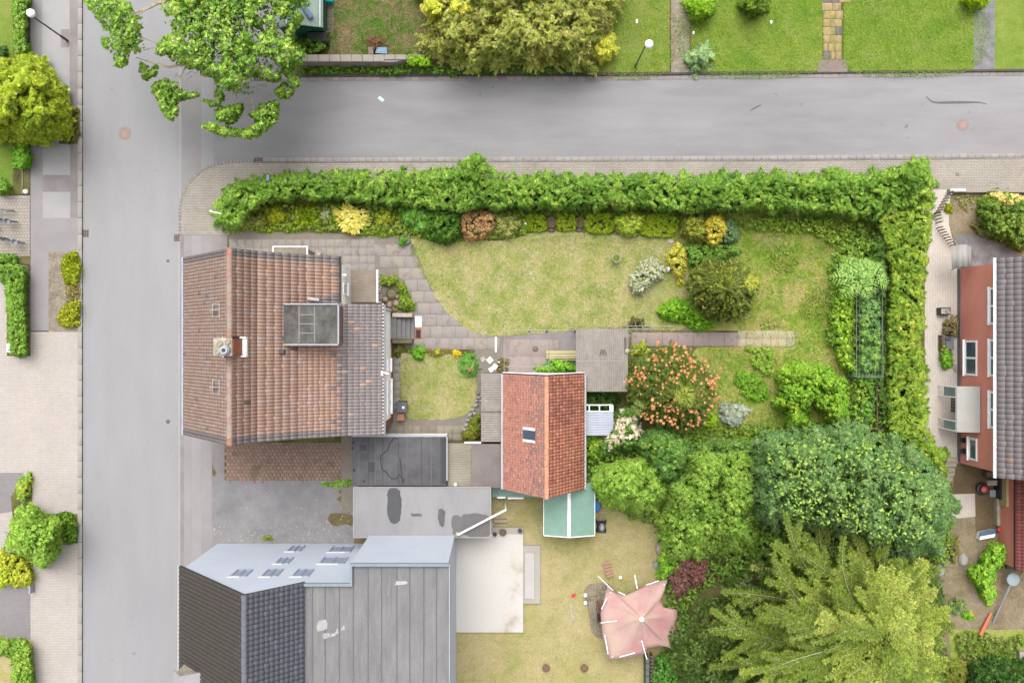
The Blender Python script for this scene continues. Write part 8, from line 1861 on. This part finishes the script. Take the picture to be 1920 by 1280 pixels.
# east and south east plants
S_('flowering_bush', 'large mixed bush with yellow flowers in the bed in front of the red house', 'bush', [(1830, 385), (1848, 362), (1880, 358), (1910, 366), (1940, 380), (1940, 460), (1900, 464), (1868, 450), (1845, 435), (1835, 410)], .15, 2.0, 8500, .2, pf((70, 110, 36), (96, 136, 50), (120, 156, 60), (150, 170, 70)), lobe=11, amp=.4, edge=22, gap=.25)
fb = [o for o in SC.objects if o.name.startswith('flowering_bush')][0]
canopy('blossoms', fb, [(1850, 366), (1880, 360), (1920, 370), (1915, 382), (1890, 386), (1862, 380)], 1.2, 2.3, 420, .17, pf((214, 200, 110), (224, 206, 130)), lobe=8, amp=.3, edge=10, clump=1.2, seed=71)
S_('grass_tuft', 'small yellow green tuft at the west end of the east bed', 'plant', circ(1778, 392, 9, 9), .13, .45, 500, .17, YG[1:], kind='grass', lobe=6, amp=.05, edge=6)
S_('grass_tuft', 'olive grass tuft right behind the low concrete wall of the east bed', 'plant', circ(1862, 360, 12, 8), .13, .7, 600, .18, pf((150, 150, 60), (170, 170, 80)), kind='grass', lobe=6, amp=.05, edge=6)
S_('low_plants', 'grey green low plants in the middle of the east bed', 'plants', [(1815, 420), (1840, 415), (1850, 440), (1860, 452), (1830, 440)], .13, .5, 900, .16, pf((110, 120, 70), (140, 140, 90), (90, 110, 60)), lobe=7, amp=.1, edge=8, gap=.3)
S_('moss_patch', 'thin weeds along the north part of the east bed', 'weeds', [(1790, 368), (1830, 366), (1828, 392), (1800, 395)], .12, .25, 900, .12, pf((130, 140, 80), (160, 150, 100)), lobe=7, amp=.05, edge=6, gap=.3, stem=False)
S_('wall_plant', 'bright green trailing plant on the driveway at the foot of the red wall', 'plant', [(1762, 648), (1772, 640), (1782, 662), (1784, 690), (1772, 692), (1764, 672)], .14, .9, 1300, .18, BRT[:3] + pf((110, 110, 70)), lobe=6, amp=.2, edge=8, gap=.2)
S_('dry_plant', 'dry buff plant heap between the rimmed tub and the grey lidded box', 'plant', [(1768, 600), (1796, 594), (1800, 610), (1790, 630), (1770, 632)], .14, .9, 1300, .16, pf((170, 156, 110), (150, 140, 96), (120, 110, 80)), lobe=6, amp=.2, edge=8)
S_('blurry_bush', 'bright green leafy bush in the cluttered south east yard', 'bush', [(1850, 1030), (1875, 1012), (1895, 1022), (1890, 1055), (1872, 1065), (1860, 1090), (1868, 1120), (1855, 1135), (1838, 1115), (1822, 1095), (1815, 1070), (1835, 1050)], .14, 1.4, 5200, .22, BRT + YG[1:2], lobe=10, amp=.3, edge=14)
S_('leafy_plant', 'bright small plant left of the orange pipe', 'plant', circ(1814, 1152, 11, 10), .13, .5, 600, .17, BRT, lobe=6, amp=.1, edge=7)
S_('leafy_plant', 'small grey green plant between spruce and orange pipe', 'plant', circ(1796, 1138, 14, 14), .13, .5, 800, .16, pf((110, 150, 84), (130, 160, 96)), lobe=6, amp=.1, edge=7)
S_('undergrowth', 'weedy growth on the earth below the orange pipe', 'undergrowth', [(1790, 1190), (1840, 1185), (1870, 1195), (1915, 1190), (1915, 1220), (1870, 1240), (1830, 1250), (1800, 1230)], .12, .5, 3600, .17, pf((90, 130, 40), (120, 150, 60), (150, 150, 90)), lobe=8, amp=.15, edge=8, gap=.5, stem=False)
S_('round_bush', 'dark green dense round bush cut by the bottom right corner', 'bush', [(1812, 1262), (1830, 1240), (1870, 1228), (1910, 1232), (1950, 1240), (1960, 1330), (1820, 1330)], .2, 2.6, 8500, .2, pf((44, 84, 30), (60, 106, 40), (84, 130, 54)), lobe=11, amp=.4, edge=26)
S_('olive_bush', 'olive green bush between the spruce and the dark corner bush', 'bush', [(1740, 1240), (1775, 1232), (1808, 1248), (1815, 1280), (1810, 1320), (1740, 1320)], .2, 1.8, 4200, .22, pf((110, 120, 40), (140, 150, 56), (120, 150, 60)), kind='spray', lobe=10, amp=.3, edge=14)
S_('ragged_shrub', 'ragged tan and green weeds between maple and south east yard', 'weeds', [(1775, 1000), (1795, 1005), (1802, 1030), (1790, 1060), (1778, 1050)], .12, .6, 900, .17, pf((160, 110, 80), (110, 140, 60), (150, 140, 90)), lobe=7, amp=.15, edge=8, gap=.4)

# grass blades as countless stuff over the lawns
def turf(name, poly, n, h, pal, z, seed, L=.13, label=None):
    rs = np.random.RandomState(seed); q = rand_in(smooth_poly(poly, 14), n, rs); k_ = S * (1 - z / H)
    C = np.stack([(q[:, 0] - VX) * k_, (VY - q[:, 1]) * k_, z + h * .4 + 0 * q[:, 0]], 1)
    D = np.stack([rs.normal(0, .8, n), rs.normal(0, .8, n), np.full(n, .5)], 1); N = rs.normal(0, 1, (n, 3))
    # clumpy colour: low-frequency field decides green or straw
    fx = .55 * vnoise(q, 26, seed) + .45 * vnoise(q, 9, seed + 50) + rs.normal(0, .09, n)
    pl = np.array(pal); t_ = np.clip((fx - .26) / .48, 0, .999) * len(pl); i0 = t_.astype(int); col = pl[i0] * rs.uniform(.8, 1.15, (n, 1))
    V, F, Cc = leaf_geo(C, D, N, L * rs.uniform(.6, 1.3, n), .022, col); me = np_mesh(name, V, F, Cc); me.materials.append(LEAF); o = link(name, me); o['kind'] = 'stuff'; o['label'] = label or name; return o
turf('lawn_grass', [(775, 452), (950, 452), (1100, 438), (1270, 450), (1290, 610), (1080, 618), (900, 624), (808, 540)], 52000, .04, pf((134, 162, 66), (160, 178, 86), (190, 188, 118), (208, 196, 148)), .152, 1, .09, 'short dry grass of the main lawn')
turf('lawn_grass', [(754, 670), (850, 667), (890, 700), (890, 750), (860, 780), (770, 783), (754, 765)], 7000, .04, pf((130, 156, 66), (156, 172, 80), (194, 184, 126)), .152, 2, .09, 'short grass of the little lawn')
turf('wild_grass', [(1290, 410), (1640, 410), (1655, 790), (1500, 830), (1310, 830), (1320, 660), (1400, 640), (1300, 520)], 60000, .1, pf((110, 156, 44), (140, 176, 58), (172, 186, 84), (206, 186, 136)), .15, 3, .17, 'rough uneven grass of the wild east garden')
turf('north_grass', [(612, -10), (800, -10), (795, 104), (612, 104)], 16000, .08, pf((84, 140, 40), (110, 150, 50), (150, 136, 100), (176, 156, 128)), .12, 4, .13, 'patchy grass of the north garden')
turf('north_grass', [(1150, -10), (1252, -10), (1254, 132), (1110, 132)], 9000, .06, pf((120, 160, 44), (150, 172, 70), (176, 170, 110)), .13, 5, .11, 'grass verge around the street lamp')
turf('north_grass', [(1298, 0), (1540, 0), (1540, 131), (1298, 132)], 22000, .05, pf((104, 156, 30), (122, 170, 36), (150, 180, 66)), .13, 6, .1, 'lush grass of the middle north lawn')
turf('north_grass', [(1586, 0), (1825, 0), (1825, 129), (1586, 130)], 22000, .05, pf((104, 156, 30), (122, 170, 36), (150, 180, 66)), .13, 7, .1, 'lush grass of the east north lawn')
turf('straw_grass', [(925, 935), (1230, 935), (1225, 1290), (850, 1290), (850, 1190), (1015, 1180), (1015, 1010), (925, 985)], 24000, .04, pf((156, 160, 88), (196, 182, 124), (210, 192, 146)), .13, 8, .1, 'straw coloured grass of the south garden')

tot = 0
for me in bpy.data.meshes: tot += sum(len(p.vertices) - 2 for p in me.polygons) if len(me.polygons) < 2000 else 2 * len(me.polygons)
print('TRIS', tot, 'OBJECTS', len(bpy.data.objects))
